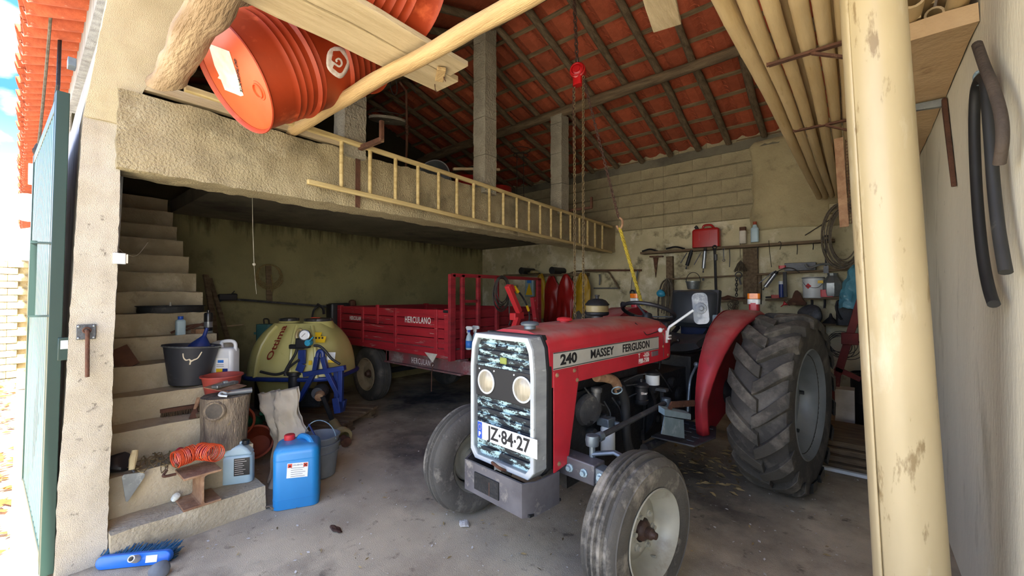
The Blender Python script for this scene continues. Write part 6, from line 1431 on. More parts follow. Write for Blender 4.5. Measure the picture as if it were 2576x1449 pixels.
p = at_floor(845, 1333); o = thing('dirt_clod', 'dark crumbly clod on the floor in front of the buckets', 'clod', p); G().sph((0, 0, .006), (.06, .025, .012), 14, 6).jit(.012, 30).build('clod', 'hub_rust', o)
# litter nobody could count
g = G(); random.seed(11)
for k in range(1800):
    x = random.uniform(-4.2, .2); y = random.uniform(.4, 4.6)
    if x < -3.1 and y < 1.2: continue
    s = random.choice((.0015, .002, .003, .005)) * random.uniform(.6, 1.5); a = random.uniform(0, 6.28); z = .006
    c, q = math.cos(a) * s, math.sin(a) * s
    g.add([(x + c * 2, y + q * 2, z), (x - q, y + c, z + s * .5), (x - c * 2, y - q * 2, z + s * .3), (x + q, y - c, z)], [(0, 1, 2, 3)])
g.build('floor_grit', 'stone_white', label='scattered grit and chips over the floor', cat='grit', kind='stuff')
g = G()
for k in range(260):
    x = random.uniform(-3., .2); y = random.uniform(.5, 4.6); s = random.uniform(.004, .012); a = random.uniform(0, 6.28); c, q = math.cos(a) * s, math.sin(a) * s
    g.add([(x + c * 2, y + q * 2, .008), (x - q * .5, y + c * .5, .008 + s * .5), (x - c * 2, y - q * 2, .01), (x + q * .5, y - c * .5, .008)], [(0, 1, 2, 3)])
for k in range(140):
    q = PZ(1750 + random.uniform(-60, 110), 1120 + random.uniform(-20, 130), .01); s = random.uniform(.01, .026); a = random.uniform(0, 6.28); c, r_ = math.cos(a) * s, math.sin(a) * s
    g.add([(q.x + c * 2, q.y + r_ * 2, .01), (q.x - r_ * .5, q.y + c * .5, .01 + s * .5), (q.x - c * 2, q.y - r_ * 2, .012), (q.x + r_ * .5, q.y - c * .5, .01)], [(0, 1, 2, 3)])
g.build('dry_leaves', 'leaf_dry', label='dry leaf fragments scattered under the tractor', cat='leaves', kind='stuff')
# back-left wall: rope coil on a batten, pole saw, leaning sticks, pull cord
xw = XL + .03
wr = thing('rope_coil', 'coil of thin rope on a wooden batten on the left wall', 'rope', PX(676, 700, xw)); 
G().bar(PX(675, 668, xw), PX(678, 762, xw), .07, .02, V(1, 0, 0)).build('batten', 'old_wood', wr, world=True); g = G(); P = []
for k in range(0): g.torus(PX(677, 690 + 2 * k, xw + .02), (1, .05 * k, 0), .13 + .012 * k, .006, 26, 5)
for i in range(4 * 24): c_ = PX(677, 690 + 2 * (i // 24), xw + .02); a = 2 * math.pi * i / 24; r_ = .13 + .012 * (i / 24); P.append(c_ + V(.004 * (i // 24), r_ * math.cos(a), r_ * math.sin(a)))
G().tube(P, .006, 5).build('rope_loops', 'rope_tan', wr, world=True); G().tube(curve_pts([PX(682, 690, xw + .03), PX(686, 720, xw + .03), PX(684, 733, xw + .03), PX(679, 720, xw + .03)]), .008, 5).build('rope_tail', 'rope_tan', wr, world=True)
ps = thing('pole_pruner', 'long pole pruner propped level along the left wall', 'tool', PX(700, 760, xw + .1))
G().cyl(PX(590, 753, xw + .1), PX(835, 772, xw + .1), .014, n=8).build('pole', 'iron_mid', ps, world=True); G().box(PX(574, 748, xw + .1), (.08, .2, .09)).jit(.03, 8).build('cutter_head', 'black_plastic', ps, world=True, bevel=.01)
g = G()
for px, py in ((556, 742), (590, 732), (550, 760), (588, 738)): g.cyl(PX(574, 748, xw + .1), PX(px, py, xw + .1), .006, n=5)
g.build('cutter_blades', 'black_plastic', ps, world=True); G().box(PX(855, 768, xw + .15), (.14, .3, .07)).jit(.03, 8).build('grip', 'black_plastic', ps, world=True, bevel=.01); G().tube(curve_pts([PX(785, 800, xw + .15), PX(790, 780, xw + .12), PX(803, 768, xw + .1)]), .016, 6).build('hanger', 'iron_mid', ps, world=True)
G().lathe([(.05, -.05), (.06, 0), (.05, .05), (.02, .07), (0, .07)], 16, Matrix.Translation(PX(886, 765, xw + .2))).build('engine', 'rust', ps, world=True)
G().tube(curve_pts([PX(798, 765, xw + .15), PX(812, 775, xw + .2), PX(815, 790, xw + .2)]), .02, 6).build('strap', 'black_plastic', ps, world=True)
mb = thing('dark_backpack', 'black backpack blower hanging between sprayer and trailer', 'backpack', PX(845, 805, -6.0)); G().rbox(PX(846, 800, -6.1), (.18, .26, .42), .05).build('pack', 'black_plastic', mb, world=True)
plank('leaning_stick', 'old plank leaning in the corner past the stairs', PX(517, 690, -5.9) , V(-5.5, 1.55, .02), .06, .03, 'old_wood_z' if 'old_wood_z' in MATS else 'old_wood', 'plank')
plank('leaning_stick', 'second thinner plank leaning past the stairs', PX(528, 700, -6.1), V(-5.45, 1.75, .02), .05, .03, 'old_wood', 'plank')
rough_pole([PX(557, 822, -6.0), PX(612, 816, -6.2)], .01, 6, .003, 4).build('thin_stick', 'pale_wood', label='thin pale stick poking from the planks by the left wall', cat='stick')
pc2 = thing('pull_cord', 'thin pull cord hanging from the mezzanine ceiling', 'cord', PX(635, 500, -4.2)); G().tube([V(-4.2, PX(634, 497, -4.2).y, 2.455), PX(636, 580, -4.2), PX(639, 662, -4.2)], .003, 5).build('cord', 'white_dirty', pc2, world=True); G().sph(PX(639, 665, -4.2), .014, 8, 6).build('cord_toggle', 'white_dirty', pc2, world=True); G().tube([PX(639, 668, -4.2), PX(645, 740, -4.2)], .0015, 4).build('thin_thread', 'white_dirty', pc2, world=True)
ts = thing('teal_sprayer', 'small teal knapsack tank behind the yellow tank', 'tank', (-5.55, 2.0, 0)); q = PD(668, 850, 5.4); G().rbox((0, 0, 0), (.20, .14, .36), .04, m=Matrix.Translation(q) @ Matrix.Rotation(R(37), 4, 'Z')).build('tank', 'teal_plastic', ts, world=True); G().tube(curve_pts([q + V(-.05, 0, .18), q + V(-.06, 0, .24), q + V(.0, .03, .24), q + V(.04, .03, .18)]), .01, 6).build('handle', 'wire_dark', ts, world=True); G().bar(q + V(-.12, -.09, .06), q + V(.06, .04, .06), .03, .03).build('clamp_bar', 'teal_plastic', ts, world=True); G().rbox(V(q.x, q.y, q.z / 2 - .09), (.2, .2, q.z - .18), .03).build('stand', 'iron_dark', ts, world=True)
# ================================================================ TOOL WALL
def WP(px, py, y=6.40): return PY(px, py, y)
def shelf(px0, py0, px1, py1, lab, d=.17, h=.03, yb=6.49):
    a, b = PY(px0, py0, yb - d), PY(px1, py1, yb - d)
    g = G().prism([(a.x, yb - d, a.z - h), (b.x, yb - d, b.z - h), (b.x, yb - d, b.z), (a.x, yb - d, a.z)], (0, d, 0)).jit(.004, 4)
    return g.build('shelf_board', 'old_wood_x', label=lab, cat='shelf', bevel=.003)
shelf(1610, 634, 2100, 600, 'top wall shelf carrying the red fuel can', .16, .035)
shelf(1690, 700, 1878, 690, 'thin second shelf left of the thick upright', .09, .022)
shelf(1897, 688, 2140, 674, 'second shelf right of the thick upright', .15, .024)
shelf(1800, 756, 1880, 752, 'short third shelf left of the thick upright', .12, .024)
shelf(1925, 752, 2132, 746, 'third shelf holding the paint bucket', .16, .026)
shelf(1812, 812, 1852, 812, 'lowest shelf stub behind the seat', .12, .024)
shelf(2040, 812, 2172, 816, 'lowest shelf holding the black funnel', .16, .026)
for px, y0_, y1_, w, lab in ((1685, 645, 745, .10, 'left wooden upright under the top shelf'), (1888, 625, 765, .18, 'thick wooden upright in the middle of the shelves'), (1910, 692, 756, .05, 'thin upright beside the thick one'), (2067, 818, 905, .08, 'dark upright under the lowest shelf')):
    a, b = WP(px, y0_, 6.46), WP(px, y1_, 6.46); G().bb((a.x - w / 2, 6.43, b.z), (a.x + w / 2, 6.495, a.z)).build('shelf_upright', 'old_wood', label=lab, cat='upright', bevel=.004)
sbk = thing('shelf_bracket', 'tapered rusty bracket below the left end of the top shelf', 'bracket', WP(1648, 650)); G().prism([WP(1643, 648, 6.46), WP(1655, 648, 6.46), WP(1649, 698, 6.46)], (0, .02, 0)).build('leg', 'rust', sbk, world=True); G().bar(WP(1635, 646, 6.35), WP(1668, 645, 6.35), .05, .02).build('arm', 'rust', sbk, world=True)
def it(name, lab, cat, px, py, y=6.38): return thing(name, lab, cat, PY(px, py, y))
def put(o, name, g, m, **k): return g.build(name, m, o, world=True, **k)
# fuel can
c = PY(1777, 622, 6.39); o = thing('fuel_can', 'red plastic fuel can on the top shelf', 'can', c)
G().rbox((0, 0, .135), (.37, .13, .27), .03, top=.04).build('body', 'fuel_red', o); G().tube(curve_pts([(-.05, 0, .26), (-.03, 0, .315), (.06, 0, .315), (.11, 0, .26)], 5), .016, 8).build('handle', 'fuel_red', o); G().tube([(-.12, 0, .26), (-.135, 0, .30), (-.15, 0, .315)], .024, 10).build('spout', 'black_plastic', o)
for x in (-.08, .05): G().box((x, -.066, .16), (.012, .006, .12)).build('moulded_groove', 'fuel_red', o)
for px, py, w, h, m, cm, lab in ((1869, 613, .085, .24, 'white_dirty', 'rust', 'dirty white ribbed oil bottle on the top shelf'), (1899, 609, .095, .26, 'jug_clear', 'cap_red', 'translucent bottle with pink cap on the top shelf')):
    c = PY(px, py, 6.40); o = thing('oil_bottle', lab, 'bottle', c); G().rbox((0, 0, h * .38), (w, .07, h * .76), .02, top=.02).build('body', m, o)
    if cm == 'rust': G().rbox((0, 0, h * .85), (w * .9, .06, h * .2), .01).build('cap', 'rust', o)
    else: G().lathe([(w * .38, h * .74), (.02, h * .92), (.02, h), (0, h)], 16).build('neck', m, o); G().lathe([(.02, h * .9), (.023, h * .92), (.023, h * 1.06), (0, h * 1.07)], 14).build('cap', 'sack_paper' if False else 'terracotta', o)
for px0, px1, py, lab in ((1616, 1654, 632, 'flat dark file lying on the left end of the top shelf'), (1676, 1722, 626, 'dark curved lever lying on the top shelf')):
    o = it('dark_tool', lab, 'tool', (px0 + px1) / 2, py); put(o, 'tool', G().tube(curve_pts([WP(px0, py, 6.38), WP((px0 + px1) / 2, py - 5, 6.38), WP(px1, py, 6.38)], 4), .022, 8, flat=.6), 'iron_dark')
def grease(a, b, la, lb_, m, lab, y=6.30, r_=.026):
    o = it('grease_gun', lab, 'grease gun', *a, y); A, B = WP(*a, y), WP(*b, y); d = (B - A)
    put(o, 'barrel', G().cyl(A + d * .12, A + d * .85, r_, n=16), m); put(o, 'head', G().cyl(A - d * .02, A + d * .13, r_ * .8, n=12), 'iron_dark'); put(o, 'rod', G().cyl(A + d * .85, B, .006, n=6), 'iron_mid'); put(o, 'pull_knob', G().sph(B, .012, 8, 6), 'iron_mid'); put(o, 'lever', G().bar(WP(*la, y), WP(*lb_, y), .016, .01), 'iron_mid')
grease((1740, 630), (1726, 675), (1728, 636), (1712, 662), 'iron_dark', 'dark grease gun hanging left under the fuel can')
grease((1774, 625), (1769, 684), (1764, 634), (1746, 666), 'can_silver', 'chrome grease gun hanging under the fuel can')
grease((1954, 683), (1920, 728), (1948, 682), (1909, 713), 'can_silver', 'chrome grease gun hanging slantwise from the second shelf')
def hang(name, lab, cat, pts, r_, m, y=6.33, part='shaft', flat=1.):
    o = it(name, lab, cat, *pts[0], y); put(o, part, G().tube(curve_pts([WP(a, b, y) for a, b in pts], 5) if len(pts) > 2 else [WP(a, b, y) for a, b in pts], r_, 8, flat=flat), m); return o
o = hang('long_wrench', 'long dark bar wrench hanging beside the seat back', 'wrench', ((1798, 628), (1800, 690), (1802, 752)), .018, 'iron_dark'); put(o, 'ring_head', G().torus(WP(1798, 622, 6.33), (0, 1, 0), .025, .01, 18, 6), 'iron_dark'); put(o, 'socket', G().cyl(WP(1800, 640, 6.33), WP(1800, 655, 6.33), .025, n=10), 'iron_mid')
o = hang('small_spanner', 'small spanner hanging from the top shelf', 'spanner', ((1820, 630), (1821, 652)), .007, 'can_silver'); put(o, 'jaw', G().torus(WP(1821, 655, 6.33), (0, 1, 0), .015, .005, 14, 5), 'can_silver'); put(o, 'ring', G().torus(WP(1820, 627, 6.33), (0, 1, 0), .013, .005, 14, 5), 'can_silver')
o = it('wire_brush', 'bushy dark bundle of bristle hanging on a wire', 'brush', 1863, 662, 6.35); c = WP(1863, 664, 6.35); g = G(); random.seed(21)
for k in range(70): a = random.uniform(-.9, .9); g.tube([c + V(0, 0, .05), c + V(.05 * math.sin(a), random.uniform(-.03, .03), .0), c + V(.11 * math.sin(a), random.uniform(-.05, .05), -.08 - .03 * random.random())], .003, 3, cap=False)
put(o, 'bristles', g, 'brush_wire', kind='stuff'); put(o, 'hanger', G().tube([WP(1862, 612, 6.35), WP(1862, 648, 6.35)], .003, 4), 'wire_dark')
o = it('chain_key', 'T-handled chain tool hanging by the thick upright', 'tool', 1858, 692, 6.34); put(o, 'handle_ring', G().torus(WP(1858, 692, 6.34), (0, 1, 0), .04, .008, 20, 6), 'iron_mid'); put(o, 'chain', chain_mesh(G(), [WP(1853, 700, 6.34), WP(1853, 745, 6.34)], .045, .006), 'iron_dark', kind='stuff'); put(o, 'pin', G().cyl(WP(1859, 698, 6.34), WP(1864, 716, 6.34), .012, n=8), 'iron_mid')
hang('black_strap', 'thin black strap hanging from the top shelf', 'strap', ((1934, 605), (1937, 640), (1941, 672)), .012, 'wire_dark', flat=.3)
hang('wire_ring', 'small wire ring hanging at the right of the top shelf', 'ring', ((1958, 610), (1962, 608), (1965, 614), (1962, 628)), .005, 'wire_dark')
o = hang('ring_spanner', 'large grey ring spanner hanging at the right end of the shelves', 'spanner', ((2078, 606), (2077, 640), (2078, 676)), .016, 'iron_mid', flat=.6); put(o, 'ring', G().torus(WP(2078, 599, 6.33), (0, 1, 0), .028, .012, 18, 6), 'iron_mid'); put(o, 'foot', G().box(WP(2078, 678, 6.33), (.05, .03, .09)), 'iron_mid')
hang('hitch_yoke', 'curved bare steel hitch yoke lying on the second shelf', 'hook', ((2026, 664), (2034, 674), (2050, 670), (2064, 665), (2090, 664), (2110, 668), (2122, 674), (2133, 668)), .014, 'galvanised', 6.31)
o = it('grey_tin', 'long grey tin box on the second shelf', 'box', 2013, 680, 6.42); put(o, 'tin', G().box(WP(2013, 671, 6.43), (.33, .08, .10)), 'iron_mid', bevel=.004)
o = it('red_clamp', 'small red clamp on the second shelf', 'clamp', 1968, 676, 6.40); put(o, 'clamp', G().rbox(WP(1968, 672, 6.40), (.08, .05, .04), .015), 'cap_red')
hang('bent_cable', 'dark bent cable arching over the second shelf', 'cable', ((1955, 684), (1975, 674), (1995, 676), (2012, 686)), .006, 'wire_dark')
o = it('blue_cartridge', 'blue grease cartridge standing on the third shelf', 'cartridge', 1966, 748, 6.36); c = WP(1966, 748, 6.36); put(o, 'cartridge', G().lathe([(0, 0), (.03, 0), (.03, .2), (0, .2)], 18, Matrix.Translation(c)), 'frame_blue'); put(o, 'cap', G().lathe([(.031, .17), (.031, .21), (0, .21)], 18, Matrix.Translation(c)), 'white_metal')
hang('hand_pump', 'dark hand pump standing beside the blue cartridge', 'pump', ((1974, 684), (1975, 715), (1976, 747)), .022, 'iron_mid')
o = it('red_pliers', 'red handled pliers on the third shelf', 'pliers', 1950, 748, 6.36); put(o, 'grip', G().rbox(WP(1951, 746, 6.36), (.10, .04, .045), .015), 'bucket_red'); put(o, 'jaws', G().cyl(WP(1926, 748, 6.36), WP(1940, 747, 6.36), .012, n=6), 'iron_dark')
o = it('brown_bracket', 'brown triangular cast bracket hung on the third shelf', 'bracket', 2003, 755, 6.30); put(o, 'casting', G().prism([WP(px, py, 6.31) for px, py in ((2000, 731), (2006, 730), (2014, 738), (2020, 752), (2029, 762), (2027, 768), (1982, 767), (1979, 760), (1992, 750), (1996, 738))], (0, .03, 0)), 'rust', bevel=.006)
c = PY(2046, 750, 6.38); o = thing('paint_bucket', 'white metal paint bucket with a red hazard diamond', 'bucket', c); bucket_mesh(.105, .112, .26, rim=.006).build('bucket', 'white_metal', o)
G().lathe([(.118, .245), (.12, .255), (.11, .262), (0, .262)], 28).build('lid', 'can_silver', o); q = V(-.045, -.105, .15); G().prism([q + V(0, 0, .035), q + V(.035, -.006, 0), q + V(0, 0, -.035), q + V(-.03, .012, 0)], (0, .006, 0)).build('hazard_diamond', 'cap_red', o); G().box((.07, -.092, .2), (.07, .01, .035), rz(R(25), (0, 0, 0)) if False else None).build('yellow_sticker', 'yellow_sticker', o)
G().tube(curve_pts([(-.11, -.02, .22), (-.06, -.11, .15), (.05, -.115, .13), (.11, -.03, .2)], 5), .003, 5).build('wire_handle', 'iron_mid', o)
c = PY(2095, 745, 6.38); o = thing('zinc_jug', 'faceted zinc pouring jug on the third shelf', 'jug', c); G().lathe([(0, 0), (.10, 0), (.11, .05), (.11, .16), (.05, .25), (.055, .28), (.045, .28)], 9).build('jug', 'galvanised', o, smooth=15)
c = PY(2080, 747, 6.33); o = thing('red_box', 'small red box between paint bucket and zinc jug', 'box', c); G().rbox((0, 0, .045), (.12, .07, .09), .01).build('box', 'cap_red', o)
o = it('blue_bag', 'blue plastic bag knotted at the right of the shelves', 'bag', 2145, 720, 6.2); 
def bag(i, j):
    a = 2 * math.pi * i; py = 668 + 107 * j; c = WP(2153 - 12 * j, py, 6.15); r_ = .03 + .10 * j ** .6 * (1 - .55 * max(0, j - .6)); return c + V(r_ * math.cos(a), r_ * .6 * math.sin(a), 0) + noise.noise_vector(V(math.cos(a) * 2, math.sin(a) * 2, j * 5)) * .04
put(o, 'bag', G().grid(bag, 24, 18), 'bag_blue', smooth=50)
c = PY(2129, 818, 6.34); o = thing('dark_canister', 'dark teal oil canister on the lowest shelf', 'canister', c); G().rbox((0, 0, .15), (.19, .10, .30), .03, top=.03).build('body', 'iron_dark', o); G().tube(curve_pts([(-.08, -.04, .28), (-.09, -.05, .2), (-.06, -.06, .1), (-.04, -.055, .07)], 5), .014, 8).build('handle', 'black_plastic', o)
c = PY(2090, 813, 6.36); o = thing('black_funnel', 'small black funnel upside down on the lowest shelf', 'funnel', c); G().lathe([(.085, 0), (.08, .01), (.02, .075), (.009, .12), (0, .12)], 22).build('funnel', 'black_plastic', o)
o = it('red_funnel', 'tiny red funnel hanging below the third shelf', 'funnel', 1970, 768, 6.40); a, b = WP(1964, 772, 6.40), WP(1976, 763, 6.40); put(o, 'funnel', G().lathe([(.004, 0), (.006, .04), (.035, .08)], 14, axm(b - a, a)), 'cap_red', solid=.002)
o = it('grey_rag', 'grey rag bundle hanging above the rear tyre', 'rag', 2035, 790, 6.3); put(o, 'rag', G().sph(WP(2037, 795, 6.32), (.13, .06, .13), 18, 12).jit(.05, 7), 'iron_mid')
o = it('wire_tangle', 'tangle of thin wire hanging under the short shelf', 'wire', 1846, 780, 6.35); g = G(); random.seed(9)
for k in range(26): c = WP(1846 + random.uniform(-7, 7), 765 + random.uniform(-10, 40), 6.36); g.torus(c, (random.uniform(-.4, .4), 1, random.uniform(-.4, .4)), random.uniform(.02, .05), .003, 12, 4)
put(o, 'wire', g, 'brush_wire', kind='stuff')
hang('cream_tool', 'cream handled tool hanging right of the seat back', 'handle tool', ((1801, 752), (1809, 764), (1815, 778), (1821, 792)), .013, 'white_dirty', 6.32)
o = it('cable_bundle', 'bundle of brown cables with a blue tie behind the seat', 'cables', 1676, 720, 6.3); g = G(); random.seed(4)
for k in range(16): x0 = random.uniform(-6, 6); sprd = random.uniform(-24, 24); y = 6.3 + random.uniform(-.05, .08); g.tube(curve_pts([WP(1680 + x0 * .4, 700, y), WP(1678 + sprd * .7, 715, y), WP(1676 + sprd, 745 + random.uniform(-5, 20), y), WP(1674 + sprd * .9, 790 + random.uniform(-10, 25), y)], 4), .009, 5)
put(o, 'cables', g, 'rope_grey', kind='stuff'); put(o, 'blue_tie', G().sph(WP(1663, 738, 6.22), (.06, .04, .05), 12, 8).jit(.02, 12), 'teal_plastic_b')
c = PY(1744, 728, 6.36); o = thing('hanging_pail', 'grey pail with a bail hanging behind the seat back', 'pail', c); bucket_mesh(.08, .10, .12).build('pail', 'galvanised', o); G().tube([(.10 * math.cos(a), 0, .12 + .13 * math.sin(a)) for a in [math.pi * i / 14 for i in range(15)]], .005, 6).build('bail', 'iron_dark', o)
# left part: rail with coats, pipes, saws
G().bar(WP(1270, 694, 6.42), WP(1480, 690, 6.42), .10, .05).build('coat_rail', 'old_wood_x', label='brown wooden coat rail on the back wall', cat='rail')
G().bar(WP(1468, 680, 6.44), WP(1614, 680, 6.44), .03, .03).build('iron_bar', 'rust', label='rusty iron bar fixed level on the back wall', cat='bar')
def coat(lab, px0, px1, py0, py1, m, y=6.25, hood=True, dx=0):
    o = it('raincoat', lab, 'coat', (px0 + px1) / 2, py0, y); cxp = (px0 + px1) / 2
    def f(i, j):
        a = 2 * math.pi * i; py = py0 + (py1 - py0) * j; w = (px1 - px0) / 2 * (.22 + .78 * min(1, j * 3.2) ** .7); c = WP(cxp + dx * (1 - j), py, y)
        wm = (WP(cxp + w, py, y) - WP(cxp, py, y)).length; fold = 1 + .12 * math.sin(a * 7 + j * 2) * j
        return c + V(wm * math.cos(a) * fold, .06 * (.4 + .6 * j) * math.sin(a) * fold, 0) + noise.noise_vector(V(math.cos(a) * 1.5, math.sin(a) * 1.5, j * 4 + px0)) * .03
    put(o, 'coat_body', G().grid(f, 40, 24), m, smooth=50); put(o, 'coat_neck', G().torus(WP(cxp + dx, py0 + 2, y), (0, 0, 1), .03, .012, 14, 6), m); return o
coat('muddy yellow striped raincoat, first on the rail', 1346, 1374, 690, 800, 'coat_yellow', 6.3)
coat('dark red raincoat hanging second on the rail', 1370, 1408, 695, 812, 'coat_red', 6.28)
coat('bright red raincoat hanging third on the rail', 1403, 1444, 690, 806, 'coat_red2' if 'coat_red2' in MATS else 'fuel_red', 6.24)
coat('yellow oilskin hanging at the right end of the rail', 1441, 1482, 688, 806, 'coat_yellow2' if 'coat_yellow2' in MATS else 'coat_yellow', 6.22, dx=6)
coat('lime green vest hanging between the raincoats', 1362, 1410, 702, 770, 'cloth_lime', 6.38)
o = it('feed_bag', 'pale blue bag with a yellow triangle on the coat rail', 'bag', 1331, 720, 6.2); put(o, 'bag', G().prism([WP(px, py, 6.2) for px, py in ((1321, 700), (1341, 700), (1341, 746), (1320, 746))], (0, .06, 0)), 'zinc_plate', bevel=.01); put(o, 'yellow_triangle', G().prism([WP(px, py, 6.195) for px, py in ((1322, 742), (1339, 742), (1331, 712))], (0, .004, 0)), 'yellow_sticker'); put(o, 'blue_panel', G().prism([WP(px, py, 6.19) for px, py in ((1326, 701), (1336, 701), (1336, 712), (1326, 712))], (0, .004, 0)), 'blue_label')
for px, py, lab in ((1311, 681, 'black pipe end above the coat rail, left one'), (1388, 680, 'black pipe end above the coat rail, right one')):
    c = WP(px, py, 6.1); o = thing('black_pipe', lab, 'pipe', c); G().lathe([(.062, 0), (.062, .38), (.05, .38), (.05, .01), (0, .01)], 20, axm((0, 1, 0))).build('pipe', 'black_plastic', o); G().lathe([(.048, .002), (.062, 0), (.066, .004), (.062, .02)], 20, axm((0, 1, 0))).build('pipe_mouth', 'black_plastic', o)
o = it('straw_hat', 'faded hat lying on the coat rail', 'hat', 1344, 684, 6.25); c = WP(1344, 688, 6.25); put(o, 'brim', G().lathe([(0, 0), (.12, 0), (.125, .008), (.12, .012), (.08, .016), (.08, .04), (.06, .055), (0, .058)], 24, Matrix.Translation(c)), 'yellow_oil')
o = it('bow_saw', 'old wooden-framed bow saw on the back wall', 'saw', 1500, 700, 6.42); put(o, 'frame', G().tube(curve_pts([WP(px, py, 6.42) for px, py in ((1426, 692), (1446, 683), (1470, 682), (1500, 683), (1525, 683), (1535, 690), (1557, 725))], 4), .022, 8, flat=.6), 'old_wood_x'); put(o, 'blade', G().bar(WP(1493, 725, 6.42), WP(1557, 725, 6.42), .004, .02), 'iron_mid'); put(o, 'front_leg', G().tube([WP(1446, 684, 6.42), WP(1440, 700, 6.42), WP(1432, 715, 6.42)], .014, 6), 'old_wood')
o = it('hacksaw', 'hacksaw hanging right of the bow saw', 'saw', 1593, 715, 6.42); put(o, 'frame', G().tube([WP(1604, 680, 6.42), WP(1598, 738, 6.42)], .012, 6), 'iron_mid'); put(o, 'blade', G().tube([WP(1592, 684, 6.42), WP(1587, 730, 6.42)], .005, 4), 'iron_mid'); put(o, 'handle', G().torus(WP(1591, 736, 6.42), (0, 1, 0), .035, .014, 14, 6), 'iron_dark')
hang('hanging_spring', 'short twisted iron tool hanging under the bow saw', 'tool', ((1508, 690), (1509, 703), (1508, 717)), .012, 'iron_mid', 6.42)
c = WP(1552, 792, 6.3); o = thing('green_cabinet', 'low green cabinet behind the bonnet', 'cabinet', (c.x, 6.3, 0)); G().bb((-.17, -.12, 0), (.17, .18, c.z + .05)).build('body', 'green_box', o, bevel=.006); G().bb((-.15, -.135, .1), (.15, -.12, c.z)).build('door', 'green_box', o, bevel=.004)
# red jack frame and wires at the right, boards on the floor
rj = thing('farm_implement', 'red steel implement frame leaning by the back right corner', 'implement', (-.12, 5.4, 0)); yq = 5.6
def rb_(n, a, b, w=.07): G().bar(PY(*a, yq), PY(*b, yq), w, .05, V(0, 1, 0)).build(n, 'rust_red', rj, world=True, bevel=.004)
mat('rust_red', '7d2a22', '5f221c', 6, .7, st=('8d5a4a', 8, .62, .72))
rb_('main_bar', (2168, 745), (2108, 940)); rb_('cross_bar', (2100, 925), (2165, 955), .05); rb_('lower_bar', (2108, 935), (2098, 1010), .06); rb_('upper_bar', (2160, 775), (2180, 778), .05)
G().box(PY(2138, 852, yq - .03), (.14, .09, .12)).build('clamp_block', 'rust_red', rj, world=True, bevel=.006)
o = it('loose_wire', 'loops of thin black wire beside the red frame', 'wire', 2105, 870, 5.7); g = G()
for k in range(6): g.torus(PY(2108 + 4 * k, 862 + 6 * (k % 3), 5.7), (.3, 1, .1 * k), .10 + .01 * k, .004, 22, 4)
put(o, 'wire', g, 'wire_dark', kind='stuff')
st_ = thing('board_stack', 'stack of dark boards on the floor behind the rear wheel', 'boards', (.1, 4.7, 0))
for k in range(4): G().bb((-.36 + .01 * k, 4.42 + .05 * k, .01 + .05 * k), (.36, 5.3, .055 + .05 * k)).jit(.004, 4).build('board', 'old_wood_x', st_, world=True, bevel=.003)
G().bb((-.40, 4.36, .004), (.36, 4.40, .03)).build('white_profile', 'white_metal', label='white metal strip on the floor behind the rear wheel', cat='strip', bevel=.002)
o = thing('pale_box', 'pale carton in the dark behind the rear wheel', 'box', (.02, 5.55, .0)); G().box((-.14, 0, .25), (.16, .2, .5)).build('carton', 'white_dirty', o, bevel=.004)
o = thing('dark_drum', 'dark drum in the corner behind the standing tube', 'drum', (.12, 5.95, 0)); G().lathe([(0, 0), (.2, 0), (.2, .3), (.207, .31), (.2, .32), (.2, .62), (.19, .62), (.19, .6), (0, .6)], 28).build('drum', 'iron_dark', o)

# more small things on the tool wall
for px, py0, py1, r_, m, lab in ((1835, 627, 672, .006, 'iron_mid', 'thin iron pin hanging right of the small spanner'), (1985, 752, 768, .012, 'iron_dark', 'dark peg under the third shelf left of the cast bracket'), (2042, 752, 772, .014, 'iron_dark', 'stout peg under the third shelf below the paint bucket'), (2074, 752, 775, .012, 'iron_dark', 'peg under the third shelf below the zinc jug'), (1768, 700, 706, .014, 'iron_mid', 'small iron ring lug on the thin second shelf'), (1905, 620, 650, .006, 'wire_dark', 'bent wire hanging by the thick upright'), (2005, 612, 640, .005, 'wire_dark', 'long thin wire hanging under the top shelf'), (2045, 610, 628, .005, 'iron_dark', 'short nail hook under the right half of the top shelf')):
    hang('hanging_tool', lab, 'tool', ((px, py0), (px + 1, (py0 + py1) / 2), (px, py1)), r_, m, 6.36)
o = it('red_rags', 'dark red rags lying along the short third shelf', 'rag', 1840, 752, 6.40); put(o, 'rag', G().sph(WP(1840, 750, 6.40), (.16, .05, .03), 18, 8).jit(.03, 12), 'rust')
o = it('wall_cable', 'thin cable strung across the block wall to the corner', 'cable', 2030, 590, 6.47); put(o, 'cable', G().tube(curve_pts([WP(2025, 592, 6.47), WP(2060, 570, 6.47), WP(2100, 545, 6.47)], 5), .006, 5), 'wire_dark')
G().tube([PY(1668, 395, 6.44), PY(1669, 480, 6.44), PY(1669, 600, 6.44)], .002, 4).build('wall_string', 'rope_grey', label='thin string hanging down the block wall from a rafter end', cat='string')
